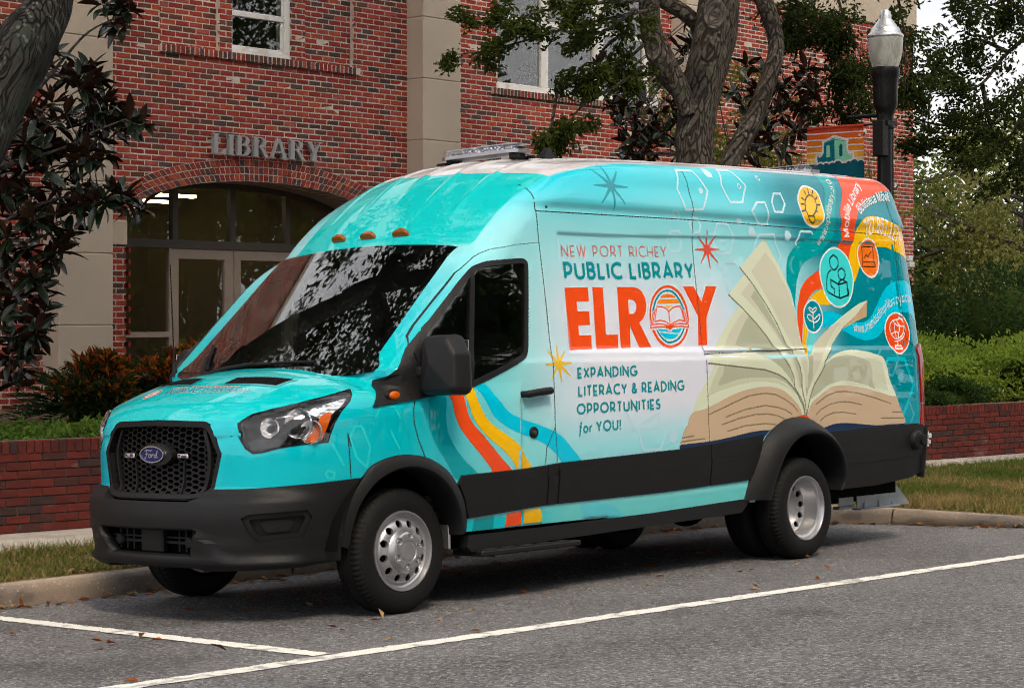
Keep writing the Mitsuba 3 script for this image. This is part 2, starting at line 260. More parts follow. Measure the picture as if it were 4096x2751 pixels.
ART=[
('pale','h0.016',[(3.694,2.604),(3.863,2.61),(3.952,2.476),(3.84,2.349),(3.658,2.335),(3.624,2.47)]),
('pale','h0.016',[(4.176,2.637),(4.307,2.639),(4.4,2.534),(4.31,2.418),(4.17,2.411),(4.123,2.528)]),
('pale','h0.016',[(4.474,2.426),(4.571,2.431),(4.577,2.353),(4.569,2.277),(4.475,2.274),(4.387,2.36)]),
('pale','h0.016',[(4.712,2.501),(4.792,2.503),(4.81,2.434),(4.745,2.37),(4.655,2.369),(4.655,2.432)]),
('pale','h0.016',[(3.996,2.263),(4.11,2.265),(4.177,2.166),(4.118,2.068),(3.994,2.064),(3.939,2.16)]),
('pale','h0.016',[(3.495,2.193),(3.579,2.196),(3.609,2.134),(3.573,2.063),(3.489,2.06),(3.451,2.128)]),
('pale','h0.016',[(3.734,2.29),(3.791,2.284),(3.814,2.241),(3.786,2.193),(3.729,2.193),(3.695,2.242)]),
('pale','h0.016',[(4.052,2.009),(4.171,2.01),(4.233,1.918),(4.175,1.828),(4.054,1.82),(4.005,1.919)]),
('pale','h0.016',[(4.459,2.206),(4.632,2.213),(4.701,2.064),(4.648,1.989),(4.439,1.984),(4.391,2.097)]),
('pale','h0.008',[(3.53,2.327),(3.579,2.32),(3.604,2.287),(3.591,2.272),(3.563,2.274),(3.53,2.301)]),
('pale','h0.008',[(4.309,2.544),(4.334,2.543),(4.341,2.525),(4.328,2.512),(4.309,2.515),(4.304,2.529)]),
('pale','h0.008',[(4.57,2.616),(4.595,2.614),(4.602,2.595),(4.59,2.585),(4.569,2.59),(4.563,2.602)]),
('pale','h0.016',[(4.958,2.247),(5.089,2.249),(5.142,2.178),(5.089,2.088),(4.946,2.084),(4.898,2.163)]),
('pale','h0.008',[(4.03,2.151),(4.079,2.15),(4.086,2.124),(4.068,2.09),(4.033,2.09),(4.018,2.115)]),
('pale','p',[(3.995,2.634),(4.039,2.635),(4.068,2.606),(4.055,2.573),(4.004,2.575),(3.982,2.601)]),
('pale','p',[(4.22,2.308),(4.258,2.307),(4.28,2.286),(4.267,2.258),(4.231,2.264),(4.218,2.281)]),
('pale','p',[(4.357,2.255),(4.395,2.255),(4.422,2.219),(4.403,2.182),(4.352,2.186),(4.335,2.22)]),
('pale','p',[(4.775,2.246),(4.817,2.244),(4.842,2.216),(4.818,2.176),(4.77,2.181),(4.759,2.214)]),
('pale','p',[(3.867,2.495),(3.896,2.494),(3.903,2.476),(3.885,2.453),(3.856,2.456),(3.852,2.473)]),
('pale',0.016,[(2.949,0.948),(3.19,0.951),(3.201,1.035),(3.012,0.965)]),
('pale',0.016,[(2.986,0.942),(3.047,0.81),(3.213,0.81),(3.301,0.964)]),
('pale',0.016,[(2.891,1.042),(2.955,0.947)]),
('pale','p',[(3.332,0.922),(3.384,0.921),(3.393,0.892),(3.362,0.844),(3.316,0.846),(3.298,0.883)]),
('cyanh',0.03,[(5.849,1.309),(5.879,1.35),(6.106,1.348),(6.214,1.153),(6.069,0.949)]),
('tealh',0.02,[(5.971,1.078),(6.129,1.072),(6.21,0.941),(6.163,0.885)]),
('tealh',0.02,[(6.009,1.387),(6.023,1.354),(5.938,1.233),(5.895,1.234)]),
('tealh',0.02,[(5.803,1.416),(5.761,1.381)]),
('tealh','p',[(6.027,1.253),(6.075,1.252),(6.088,1.217),(6.056,1.177),(6.017,1.178),(5.998,1.213)]),
('fenderh',0.014,[(0.652,0.976),(0.684,1.037),(0.725,1.036),(0.777,0.923),(0.755,0.816),(0.693,0.867),(0.652,0.976)]),
('fenderh',0.014,[(0.818,1.084),(0.856,1.143),(0.944,1.135),(0.977,1.073)]),
('fenderh',0.014,[(0.91,1.009),(0.966,0.909)]),
('fenderh',0.014,[(0.513,0.791),(0.528,0.808),(0.563,0.795),(0.558,0.765),(0.53,0.764),(0.513,0.791)]),
('fenderh',0.014,[(0.741,1.308),(0.811,1.289),(0.831,1.252)]),
('fenderh',0.014,[(0.551,0.944),(0.613,0.834)]),
('ribbonA','s',[(5.361,2.678),(5.352,2.546),(5.283,2.413),(5.207,2.299),(5.099,2.227),(4.966,2.175),(4.859,2.121),(4.794,2.065),(4.754,1.979),(4.739,1.878),(4.739,1.892),(4.784,1.807),(4.804,1.705),(4.819,1.775),(4.858,1.888),(4.917,1.976),(4.995,2.038),(5.109,2.075),(5.219,2.119),(5.349,2.217),(5.388,2.282),(5.4,2.386),(5.492,2.521),(5.512,2.682)]),
('orange','s',[(5.644,2.688),(5.874,2.693),(6.101,2.696),(6.247,2.679),(6.306,2.636),(6.329,2.609),(6.198,2.6),(6.032,2.566),(5.911,2.527),(5.812,2.472),(5.71,2.408),(5.652,2.332),(5.645,2.252),(5.618,2.182),(5.595,2.161),(5.538,2.071),(5.485,2.125),(5.415,2.155),(5.454,2.188),(5.468,2.285),(5.47,2.389),(5.568,2.525)]),
('yellow','s',[(5.645,2.252),(5.669,2.281),(5.709,2.334),(5.795,2.379),(5.908,2.394),(6.007,2.384),(6.133,2.36),(6.237,2.335),(6.32,2.302),(6.343,2.194),(6.356,2.098),(6.231,2.128),(6.115,2.157),(6.058,2.172),(5.906,2.167),(5.826,2.144),(5.736,2.076),(5.679,2.018),(5.583,1.903),(5.569,1.983),(5.548,2.071),(5.596,2.165)]),
('orange','s',[(5.164,1.975),(5.057,1.945),(4.966,1.903),(4.902,1.849),(4.867,1.788),(4.835,1.715),(4.817,1.636),(4.82,1.537),(4.824,1.455),(4.84,1.455),(4.861,1.537),(4.878,1.603),(4.896,1.67),(4.93,1.73),(5.002,1.797),(5.082,1.842),(5.163,1.861)]),
('yellow','s',[(5.196,1.845),(5.078,1.822),(4.993,1.78),(5.045,1.778),(5.098,1.745),(5.12,1.737),(5.259,1.747)]),
('yellow','p',[(4.895,1.597),(4.844,1.458),(4.861,1.418),(4.83,1.349),(4.868,1.385),(4.897,1.451),(4.886,1.464),(4.929,1.564)]),
('cyan','s',[(5.134,1.688),(5.218,1.694),(5.289,1.683),(5.381,1.656),(5.274,1.605),(5.212,1.591),(5.126,1.578),(5.075,1.561),(5.109,1.618)]),
('cyan','s',[(5.359,1.568),(5.469,1.602),(5.546,1.616),(5.633,1.617),(5.705,1.635),(5.77,1.676),(5.833,1.733),(5.898,1.796),(5.976,1.861),(6.065,1.904),(6.162,1.926),(6.254,1.926),(6.327,1.895),(6.353,1.863),(6.345,1.642),(6.279,1.681),(6.188,1.694),(6.108,1.686),(6.008,1.643),(5.902,1.566),(5.802,1.51),(5.696,1.49),(5.596,1.491),(5.49,1.517),(5.409,1.544)]),
('aqua','p',[(4.956,1.55),(4.925,1.511),(4.898,1.464),(4.879,1.382),(4.942,1.418),(4.966,1.458),(5.004,1.497),(5.072,1.544)]),
('page','p',[(5.724,1.777),(5.609,1.751),(5.461,1.695),(5.329,1.639),(5.224,1.591),(5.132,1.544),(5.051,1.497),(4.983,1.457),(4.936,1.418),(4.86,1.339),(4.808,1.261),(4.778,1.165),(4.795,1.157),(4.814,1.069),(4.824,0.976),(4.846,1.033),(4.873,1.098),(4.921,1.177),(5.005,1.251),(5.069,1.315),(5.066,1.335),(5.117,1.379),(5.17,1.419),(5.209,1.46),(5.282,1.517),(5.38,1.585),(5.541,1.661),(5.697,1.752)]),
('greyl','p',[(5.223,1.588),(5.349,1.619),(5.267,1.564),(5.195,1.504),(5.152,1.47),(5.055,1.384),(4.959,1.272),(4.882,1.168),(4.836,1.169),(4.866,1.273),(4.938,1.385),(4.997,1.464),(5.066,1.511)]),
('greyd','p',[(4.862,1.381),(4.933,1.385),(4.918,1.301),(4.909,1.226),(4.848,1.138),(4.822,1.086),(4.797,1.175),(4.827,1.275)]),
('tan','p',[(5.723,1.773),(5.691,1.659),(5.56,1.627),(5.371,1.571),(5.42,1.606),(5.541,1.661)]),
('page','s',[(5.083,1.344),(5.133,1.365),(5.223,1.396),(5.318,1.414),(5.393,1.419),(5.508,1.417),(5.638,1.405),(5.757,1.381),(5.82,1.36),(5.865,1.294),(5.885,1.22),(5.932,1.144),(5.975,1.076),(5.902,1.084),(5.775,1.108),(5.632,1.136),(5.483,1.155),(5.344,1.169),(5.222,1.172),(5.133,1.16),(5.044,1.13),(4.979,1.1),(4.907,1.071),(4.874,1.041),(4.849,1.002),(4.828,0.97),(4.831,1.024),(4.869,1.094),(4.921,1.172),(4.962,1.207),(5.021,1.264),(5.069,1.315)]),
('greyl2','s',[(5.582,1.36),(5.666,1.352),(5.783,1.332),(5.82,1.262),(5.84,1.183),(5.866,1.129),(5.785,1.138),(5.697,1.158),(5.662,1.196),(5.658,1.26),(5.638,1.325)]),
('greyd','s',[(5.069,1.315),(5.106,1.339),(5.198,1.369),(5.308,1.384),(5.422,1.381),(5.533,1.362),(5.638,1.331),(5.666,1.26),(5.666,1.195),(5.691,1.14),(5.567,1.172),(5.444,1.192),(5.289,1.203),(5.159,1.19),(5.078,1.169),(4.997,1.135),(4.916,1.097),(4.873,1.092),(4.921,1.172),(5.004,1.242)]),
('taupe','s',[(5.222,1.172),(5.344,1.169),(5.483,1.155),(5.632,1.136),(5.775,1.108),(5.902,1.084),(5.975,1.076),(6.015,1.012),(6.048,0.964),(6.085,0.881),(5.891,0.88),(5.719,0.877),(5.551,0.889),(5.386,0.903),(5.264,0.909),(5.143,0.904),(5.011,0.88),(4.908,0.938),(4.835,0.971),(4.849,1.002),(4.874,1.041),(4.907,1.071),(4.979,1.1),(5.044,1.13),(5.133,1.16)]),
('navy','p',[(5.011,0.88),(5.143,0.904),(5.264,0.909),(5.386,0.903),(5.551,0.889),(5.719,0.877),(6.083,0.88),(6.085,0.874),(5.804,0.864),(5.061,0.845)]),
('page','p',[(4.529,2.182),(4.214,1.978),(4.253,1.931),(4.055,1.791),(4.154,1.721),(4.055,1.644),(3.944,1.543),(3.844,1.455),(3.775,1.393),(3.73,1.344),(3.785,1.325),(3.751,1.276),(3.707,1.227),(3.664,1.186),(3.605,1.131),(3.569,1.078),(3.536,1.022),(3.703,1.054),(3.878,1.104),(4.021,1.143),(4.151,1.165),(4.275,1.178),(4.377,1.179),(4.466,1.172),(4.554,1.151),(4.635,1.112),(4.701,1.067),(4.737,1.036),(4.769,0.982),(4.823,0.972),(4.838,1.042),(4.821,1.157),(4.869,1.288),(4.877,1.339),(4.836,1.451),(4.822,1.55),(4.802,1.695),(4.744,1.866),(4.679,1.99),(4.582,2.118)]),
('greyl','p',[(4.526,2.09),(4.341,1.955),(4.472,1.796),(4.579,1.654),(4.669,1.524),(4.722,1.452),(4.766,1.373),(4.814,1.274),(4.818,1.169),(4.853,1.168),(4.854,1.339),(4.825,1.451),(4.819,1.53),(4.798,1.675),(4.729,1.846),(4.626,2.001)]),
('greyl','p',[(4.302,1.877),(4.19,1.801),(4.334,1.704),(4.479,1.589),(4.592,1.478),(4.645,1.387),(4.701,1.289),(4.738,1.165),(4.772,1.165),(4.745,1.275),(4.711,1.38),(4.646,1.465),(4.548,1.602),(4.44,1.744),(4.358,1.83)]),
('greyd','p',[(4.358,1.83),(4.299,1.78),(4.416,1.672),(4.54,1.556),(4.622,1.459),(4.685,1.367),(4.734,1.275),(4.761,1.165),(4.778,1.165),(4.769,1.288),(4.711,1.38),(4.646,1.465),(4.548,1.602),(4.44,1.744)]),
('greyl','p',[(4.195,1.683),(4.091,1.606),(3.991,1.511),(3.905,1.395),(4.214,1.383),(4.427,1.363),(4.555,1.297),(4.64,1.224),(4.681,1.166),(4.679,1.224),(4.623,1.315),(4.576,1.381),(4.505,1.44),(4.426,1.537),(4.327,1.601)]),
('greyd','p',[(4.249,1.652),(4.173,1.581),(4.065,1.461),(4.186,1.435),(4.326,1.395),(4.437,1.356),(4.533,1.31),(4.619,1.251),(4.682,1.185),(4.674,1.237),(4.634,1.309),(4.574,1.374),(4.516,1.44),(4.444,1.517),(4.348,1.594)]),
('greyl2','p',[(3.85,1.328),(3.92,1.325),(3.828,1.197),(3.969,1.219),(4.105,1.238),(4.242,1.242),(4.366,1.238),(4.499,1.223),(4.609,1.178),(4.718,1.106),(4.615,1.165),(4.497,1.198),(4.35,1.213),(4.204,1.213),(4.024,1.193),(3.847,1.163),(3.693,1.121),(3.783,1.247)]),
('greyd','s',[(3.92,1.325),(3.889,1.279),(3.828,1.197),(3.969,1.219),(4.105,1.238),(4.242,1.242),(4.366,1.238),(4.47,1.233),(4.573,1.205),(4.66,1.155),(4.719,1.115),(4.669,1.168),(4.589,1.226),(4.486,1.263),(4.355,1.292),(4.139,1.312)]),
('taupe','s',[(3.536,1.022),(3.703,1.054),(3.878,1.104),(4.021,1.143),(4.151,1.165),(4.275,1.178),(4.377,1.179),(4.466,1.172),(4.554,1.151),(4.635,1.112),(4.701,1.067),(4.737,1.036),(4.769,0.98),(4.71,0.958),(4.619,0.956),(4.52,0.937),(4.452,0.914),(4.392,0.888),(4.26,0.888),(4.151,0.881),(4.008,0.865),(3.832,0.847),(3.688,0.838),(3.426,0.83),(3.429,0.858),(3.436,0.882),(3.472,0.94),(3.492,0.95)]),
('navy','p',[(3.409,0.822),(3.426,0.83),(3.688,0.838),(3.832,0.847),(4.008,0.865),(4.151,0.881),(4.26,0.889),(4.399,0.89),(4.332,0.849),(4.31,0.82),(3.689,0.805),(3.411,0.794)]),
('orange','s',[(4.703,0.962),(4.757,0.977),(4.796,0.978),(4.834,0.969),(4.879,0.937),(4.786,0.942)]),
('edge',0.01,[(4.214,1.978),(4.333,1.871),(4.461,1.737),(4.57,1.602),(4.654,1.452),(4.697,1.426),(4.721,1.373),(4.759,1.314),(4.783,1.242),(4.778,1.165),(4.788,1.122),(4.815,1.047),(4.819,0.981)]),
('edge',0.01,[(4.055,1.791),(4.193,1.702),(4.328,1.607),(4.433,1.517),(4.495,1.446),(4.544,1.423),(4.584,1.368),(4.645,1.305),(4.686,1.237),(4.692,1.166),(4.756,1.101),(4.792,1.047),(4.804,0.981)]),
('edge',0.01,[(3.731,1.342),(3.927,1.327),(4.139,1.31),(4.355,1.292),(4.501,1.26),(4.589,1.226),(4.662,1.177),(4.719,1.124),(4.755,1.079),(4.791,1.025),(4.8,0.981)]),
('edge',0.01,[(5.17,1.419),(5.117,1.379),(5.066,1.335),(5.069,1.315),(5.005,1.251),(4.921,1.177),(4.873,1.098),(4.846,1.033),(4.824,0.976)]),
('brown',0.009,[(3.722,1.012),(3.982,1.08),(4.163,1.123),(4.345,1.136),(4.463,1.125),(4.581,1.087),(4.669,1.046),(4.72,1.005)]),
('brown',0.009,[(3.901,0.99),(4.122,1.035),(4.341,1.055),(4.488,1.038),(4.577,1.018),(4.651,0.986)]),
('brown',0.009,[(3.856,0.942),(4.048,0.978),(4.228,0.998),(4.367,0.998),(4.485,0.982),(4.566,0.956)]),
('brown',0.009,[(3.917,0.898),(4.117,0.927),(4.335,0.935),(4.46,0.924)]),
('brown',0.009,[(3.436,0.872),(3.56,0.88)]),
('brown',0.009,[(3.429,0.848),(3.674,0.859)]),
('brown',0.009,[(4.937,1.046),(5.074,1.103),(5.195,1.127),(5.309,1.129),(5.48,1.112),(5.688,1.075),(5.899,1.029)]),
('brown',0.009,[(4.941,0.977),(4.99,1.007),(5.111,1.044),(5.232,1.056),(5.353,1.054),(5.517,1.029)]),
('brown',0.009,[(4.986,0.932),(5.046,0.961),(5.147,0.982),(5.268,0.985),(5.439,0.965)]),
('brown',0.009,[(5.917,0.967),(6.043,0.963)]),
('brown',0.009,[(5.764,0.928),(6.067,0.919)]),
('yellow','disc',[(5.128,2.582),(5.263,2.534),(5.273,2.404),(5.231,2.315),(5.135,2.278),(4.997,2.328),(4.979,2.455),(5.036,2.545)]),
('turq','disc',[(5.365,2.152),(5.524,2.094),(5.58,1.93),(5.503,1.777),(5.356,1.717),(5.211,1.773),(5.151,1.941),(5.203,2.071)]),
('orange2','disc',[(5.817,2.232),(5.922,2.183),(5.95,2.064),(5.899,1.971),(5.802,1.94),(5.701,1.995),(5.664,2.112),(5.722,2.197)]),
('ribbonB','disc',[(5.021,1.776),(5.098,1.745),(5.134,1.658),(5.103,1.584),(5.012,1.536),(4.924,1.564),(4.891,1.656),(4.932,1.736)]),
('orange','disc',[(6.096,1.695),(6.192,1.644),(6.235,1.538),(6.177,1.432),(6.054,1.382),(5.961,1.433),(5.909,1.552),(5.971,1.657)]),
('black','c.011',[(5.041,2.393),(5.071,2.459),(5.119,2.502),(5.157,2.512),(5.198,2.494),(5.205,2.442),(5.169,2.399),(5.107,2.356)]),
('black','c.011',[(5.041,2.393),(5.058,2.354),(5.064,2.331),(5.108,2.31),(5.13,2.322),(5.125,2.357),(5.059,2.358)]),
('black',0.012,[(5.095,2.537),(5.106,2.516)]),
('black',0.012,[(5.145,2.553),(5.145,2.527)]),
('black',0.012,[(5.205,2.547),(5.186,2.521)]),
('black',0.012,[(5.239,2.5),(5.212,2.484)]),
('black',0.012,[(5.246,2.446),(5.209,2.444)]),
('black',0.012,[(5.043,2.486),(5.069,2.474)]),
('black',0.012,[(5.014,2.44),(5.049,2.442)]),
('black',0.012,[(4.99,2.387),(5.03,2.397)]),
('black',0.012,[(5.176,2.4),(5.188,2.392)]),
('black','c.011',[(5.353,2.095),(5.402,2.069),(5.4,2.022),(5.347,1.986),(5.304,2.012),(5.3,2.06),(5.353,2.095)]),
('black','c.011',[(5.436,2.003),(5.474,1.982),(5.471,1.941),(5.423,1.919),(5.391,1.939),(5.392,1.98),(5.436,2.003)]),
('black','c.011',[(5.304,1.985),(5.263,1.964),(5.235,1.916),(5.22,1.848),(5.234,1.828)]),
('black','c.011',[(5.279,1.869),(5.317,1.849),(5.31,1.819)]),
('black','c.011',[(5.374,1.888),(5.397,1.909),(5.436,1.92),(5.475,1.903)]),
('black','c.011',[(5.478,1.859),(5.498,1.839),(5.485,1.808)]),
('black',0.012,[(5.234,1.828),(5.307,1.802),(5.376,1.786),(5.486,1.811)]),
('black',0.012,[(5.283,1.917),(5.379,1.884),(5.371,1.789)]),
('black',0.012,[(5.279,1.869),(5.283,1.917)]),
('black',0.012,[(5.379,1.884),(5.487,1.904),(5.481,1.818)]),
('black',0.008,[(5.736,2.166),(5.877,2.169),(5.881,2.059),(5.727,2.052),(5.736,2.166)]),
('black',0.008,[(5.727,2.052),(5.714,2.023),(5.726,2.02),(5.892,2.024),(5.88,2.057)]),
('black',0.008,[(5.756,2.083),(5.784,2.112),(5.805,2.091),(5.853,2.135)]),
('white','c.009',[(5.007,1.574),(5.01,1.624),(5.014,1.677)]),
('white','c.009',[(5.014,1.677),(4.976,1.697),(4.974,1.717),(5.013,1.704),(5.014,1.677)]),
('white','c.009',[(5.014,1.677),(5.053,1.697),(5.057,1.719),(5.017,1.705)]),
('white','c.009',[(5.012,1.617),(4.958,1.63),(4.943,1.663),(4.993,1.66),(5.012,1.617)]),
('white','c.009',[(5.024,1.637),(5.095,1.671),(5.076,1.631),(5.019,1.611)]),
('white','c.009',[(6.072,1.637),(6.152,1.644),(6.158,1.574),(6.112,1.51),(6.044,1.5),(5.994,1.538),(5.989,1.594),(6.031,1.629),(6.072,1.637)]),
('white','c.009',[(6.115,1.658),(6.165,1.609),(6.166,1.545),(6.107,1.489),(6.033,1.479)]),
('white','c.009',[(6.038,1.629),(6.09,1.595),(6.155,1.591)]),
('white','c.009',[(6.085,1.637),(6.115,1.588),(6.086,1.51)]),
('white','c.009',[(6.007,1.538),(6.081,1.549),(6.097,1.503)]),
('white','c.009',[(6.053,1.608),(6.05,1.559),(6.06,1.51)]),
('white',0.011,[(6.072,1.478),(6.068,1.45)]),
('white',0.01,[(6.032,1.45),(6.109,1.447),(6.107,1.422),(6.017,1.426),(6.032,1.45)]),
('orange','p',[(2.411,1.809),(2.625,1.815),(2.623,1.73),(2.508,1.727),(2.507,1.667),(2.616,1.669),(2.612,1.586),(2.504,1.583),(2.501,1.522),(2.615,1.524),(2.606,1.439),(2.397,1.433)]),
('orange','p',[(2.668,1.816),(2.767,1.817),(2.754,1.526),(2.867,1.528),(2.858,1.445),(2.649,1.439)]),
('orange','p',[(2.905,1.821),(3.066,1.824),(3.109,1.818),(3.143,1.8),(3.167,1.765),(3.176,1.727),(3.173,1.699),(3.163,1.67),(3.148,1.647),(3.122,1.621),(3.089,1.603),(3.183,1.449),(3.064,1.446),(2.994,1.584),(2.976,1.445),(2.883,1.444)]),
('base','p',[(3.0,1.747),(3.038,1.746),(3.055,1.741),(3.068,1.73),(3.076,1.716),(3.076,1.702),(3.072,1.688),(3.063,1.674),(3.05,1.664),(3.034,1.657),(2.996,1.655)]),
('orange','p',[(3.572,1.837),(3.683,1.84),(3.75,1.741),(3.816,1.843),(3.929,1.844),(3.788,1.644),(3.763,1.46),(3.67,1.459),(3.698,1.646)]),
('orange','s',[(3.413,1.843),(3.482,1.83),(3.541,1.794),(3.578,1.74),(3.596,1.685),(3.598,1.628),(3.583,1.57),(3.546,1.516),(3.486,1.47),(3.417,1.446),(3.369,1.44),(3.317,1.451),(3.261,1.485),(3.22,1.535),(3.198,1.594),(3.197,1.653),(3.214,1.713),(3.253,1.772),(3.325,1.822)]),
('base','s',[(3.41,1.827),(3.47,1.816),(3.52,1.782),(3.558,1.731),(3.577,1.682),(3.579,1.627),(3.565,1.573),(3.529,1.521),(3.475,1.481),(3.416,1.463),(3.374,1.459),(3.33,1.467),(3.281,1.496),(3.244,1.541),(3.218,1.594),(3.213,1.653),(3.228,1.704),(3.267,1.761),(3.334,1.808)]),
('teal','s',[(3.408,1.815),(3.464,1.805),(3.509,1.775),(3.543,1.728),(3.565,1.679),(3.564,1.627),(3.549,1.576),(3.513,1.527),(3.468,1.494),(3.414,1.477),(3.374,1.472),(3.337,1.479),(3.294,1.504),(3.258,1.544),(3.231,1.594),(3.224,1.653),(3.241,1.702),(3.277,1.756),(3.339,1.799)]),
('base','s',[(3.406,1.803),(3.453,1.795),(3.496,1.764),(3.53,1.719),(3.551,1.676),(3.55,1.627),(3.535,1.579),(3.501,1.534),(3.458,1.504),(3.412,1.489),(3.377,1.484),(3.343,1.49),(3.304,1.513),(3.269,1.548),(3.245,1.596),(3.239,1.654),(3.254,1.696),(3.289,1.747),(3.344,1.789)]),
('orange2','s',[(3.328,1.763),(3.354,1.779),(3.401,1.787),(3.451,1.782),(3.482,1.766),(3.406,1.764)]),
('amber','p',[(3.308,1.749),(3.497,1.755),(3.52,1.729),(3.284,1.724)]),
('base','p',[(3.284,1.716),(3.373,1.703),(3.399,1.683),(3.437,1.704),(3.523,1.72),(3.537,1.693),(3.572,1.679),(3.603,1.564),(3.536,1.57),(3.414,1.555),(3.39,1.547),(3.36,1.558),(3.179,1.556),(3.227,1.67),(3.257,1.688)]),
('yellow','p',[(3.365,1.713),(3.439,1.715),(3.401,1.693)]),
('orange','l.008',[(3.282,1.706),(3.327,1.704),(3.371,1.694),(3.397,1.672),(3.398,1.588),(3.349,1.612),(3.3,1.619),(3.243,1.609),(3.282,1.706)]),
('orange','l.008',[(3.397,1.672),(3.436,1.698),(3.474,1.707),(3.521,1.71),(3.553,1.614),(3.498,1.622),(3.445,1.607),(3.398,1.588)]),
('orange','l.008',[(3.267,1.682),(3.258,1.682),(3.217,1.59),(3.293,1.596),(3.355,1.589),(3.394,1.572)]),
('orange','l.008',[(3.249,1.666),(3.235,1.666),(3.196,1.57),(3.285,1.576),(3.353,1.576),(3.393,1.567)]),
('orange','l.008',[(3.529,1.689),(3.54,1.685),(3.571,1.596),(3.494,1.599),(3.428,1.59),(3.394,1.572)]),
('orange','l.008',[(3.552,1.673),(3.564,1.67),(3.589,1.576),(3.506,1.582),(3.436,1.578),(3.393,1.567)]),
('orange','p',[(3.355,1.589),(3.396,1.587),(3.428,1.59),(3.445,1.578),(3.416,1.57),(3.391,1.557),(3.37,1.568),(3.344,1.575)]),
('cyan','p',[(3.27,1.564),(3.319,1.562),(3.364,1.558),(3.376,1.55),(3.39,1.547),(3.404,1.55),(3.419,1.56),(3.513,1.568),(3.488,1.541),(3.453,1.54),(3.279,1.551)]),
('cyan','s',[(3.286,1.54),(3.365,1.534),(3.47,1.529),(3.429,1.507),(3.382,1.5),(3.333,1.507)]),
('teal','star',[(2.952,2.455),(2.825,2.556),(2.937,2.599),(3.06,2.557),(3.119,2.455),(3.039,2.343),(2.935,2.301),(2.811,2.339),(2.783,2.452)]),
('red','star',[(3.875,2.087),(3.743,2.081),(3.784,2.172),(3.879,2.214),(3.975,2.18),(4.011,2.091),(3.981,1.999),(3.887,1.958),(3.791,1.992)]),
('yellow2','star',[(2.267,1.353),(2.389,1.358),(2.373,1.277),(2.291,1.242),(2.203,1.271),(2.149,1.35),(2.184,1.435),(2.274,1.465),(2.337,1.427)]),
('stripeteal','s',[(1.178,1.174),(1.296,1.185),(1.293,1.07),(1.309,0.977),(1.362,0.895),(1.436,0.822),(1.52,0.763),(1.544,0.728),(1.382,0.72),(1.306,0.805),(1.229,0.9),(1.186,0.982),(1.17,1.057),(1.175,1.131)]),
('orange','s',[(1.333,1.187),(1.432,1.2),(1.447,1.153),(1.469,1.082),(1.509,1.023),(1.574,0.968),(1.658,0.894),(1.743,0.82),(1.833,0.738),(1.689,0.734),(1.651,0.771),(1.571,0.845),(1.48,0.925),(1.399,1.009),(1.361,1.085),(1.347,1.149)]),
('yellow','s',[(1.441,1.217),(1.519,1.227),(1.541,1.18),(1.572,1.115),(1.629,1.043),(1.704,0.993),(1.815,0.936),(1.902,0.879),(1.955,0.822),(2.01,0.748),(1.894,0.74),(1.832,0.804),(1.744,0.873),(1.633,0.942),(1.551,1.01),(1.502,1.076),(1.472,1.152)]),
('cyan','s',[(1.543,1.235),(1.62,1.246),(1.67,1.206),(1.728,1.152),(1.795,1.091),(1.882,1.05),(2.014,1.016),(2.149,0.978),(2.267,0.931),(2.358,0.86),(2.462,0.76),(2.312,0.754),(2.228,0.823),(2.136,0.881),(2.011,0.928),(1.878,0.963),(1.766,1.009),(1.681,1.064),(1.632,1.131),(1.584,1.196)])]
SILL=[
('sillteal','p',[(1.532,0.498),(1.696,0.502),(1.701,0.395),(1.526,0.393)]),
('orange','p',[(1.8,0.505),(1.941,0.512),(1.949,0.45),(1.944,0.403),(1.786,0.4),(1.802,0.46)]),
('yellow','p',[(1.96,0.512),(2.098,0.517),(2.127,0.468),(2.128,0.407),(1.959,0.404),(1.971,0.454)]),
('cyan2','p',[(2.45,0.525),(2.579,0.553),(2.773,0.49),(2.911,0.408),(2.534,0.404),(2.513,0.415)])]
TEXTS=[
('thin', 'NEW PORT RICHEY', 'red', 0.069, [(2.416, 1.997), (3.438, 2.024)]),
('bold', 'PUBLIC LIBRARY', 'teal', 0.11, [(2.418, 1.857), (3.701, 1.887)]),
('bold', 'EXPANDING', 'teal', 0.068, [(2.431, 1.262), (3.001, 1.27)]),
('bold', 'LITERACY & READING', 'teal', 0.069, [(2.433, 1.153), (3.469, 1.171)]),
('bold', 'OPPORTUNITIES', 'teal', 0.068, [(2.414, 1.047), (3.218, 1.059)]),
('bold', 'YOU!', 'teal', 0.069, [(2.59, 0.938), (2.827, 0.944)]),
('low', 'for', 'teal', 0.069, [(2.426, 0.935), (2.557, 0.938)]),
('cur', 'www.nprlibrary.org', 'white', 0.055, [(5.176, 2.149), (5.235, 2.197), (5.303, 2.279), (5.324, 2.358), (5.39, 2.434), (5.452, 2.511), (5.484, 2.57), (5.475, 2.643)]),
('cur', 'Mobile Library', 'white', 0.062, [(5.567, 2.223), (5.562, 2.313), (5.592, 2.395), (5.688, 2.474), (5.769, 2.544), (5.867, 2.612)]),
('cur', 'Biblioteca Móvil', 'white', 0.068, [(5.739, 2.397), (5.824, 2.443), (5.938, 2.485), (6.039, 2.508), (6.135, 2.521), (6.208, 2.519)]),
('cur', '727.853.1279', 'white', 0.115, [(5.784, 2.238), (5.881, 2.267), (5.957, 2.274), (6.045, 2.26), (6.132, 2.235), (6.245, 2.187)]),
('cur', 'www.friendsofnprlibrary.com', 'white', 0.066, [(5.497, 1.555), (5.582, 1.543), (5.645, 1.547), (5.724, 1.567), (5.795, 1.605), (5.867, 1.649), (5.94, 1.692), (6.025, 1.728), (6.123, 1.756), (6.219, 1.771), (6.304, 1.765)])]
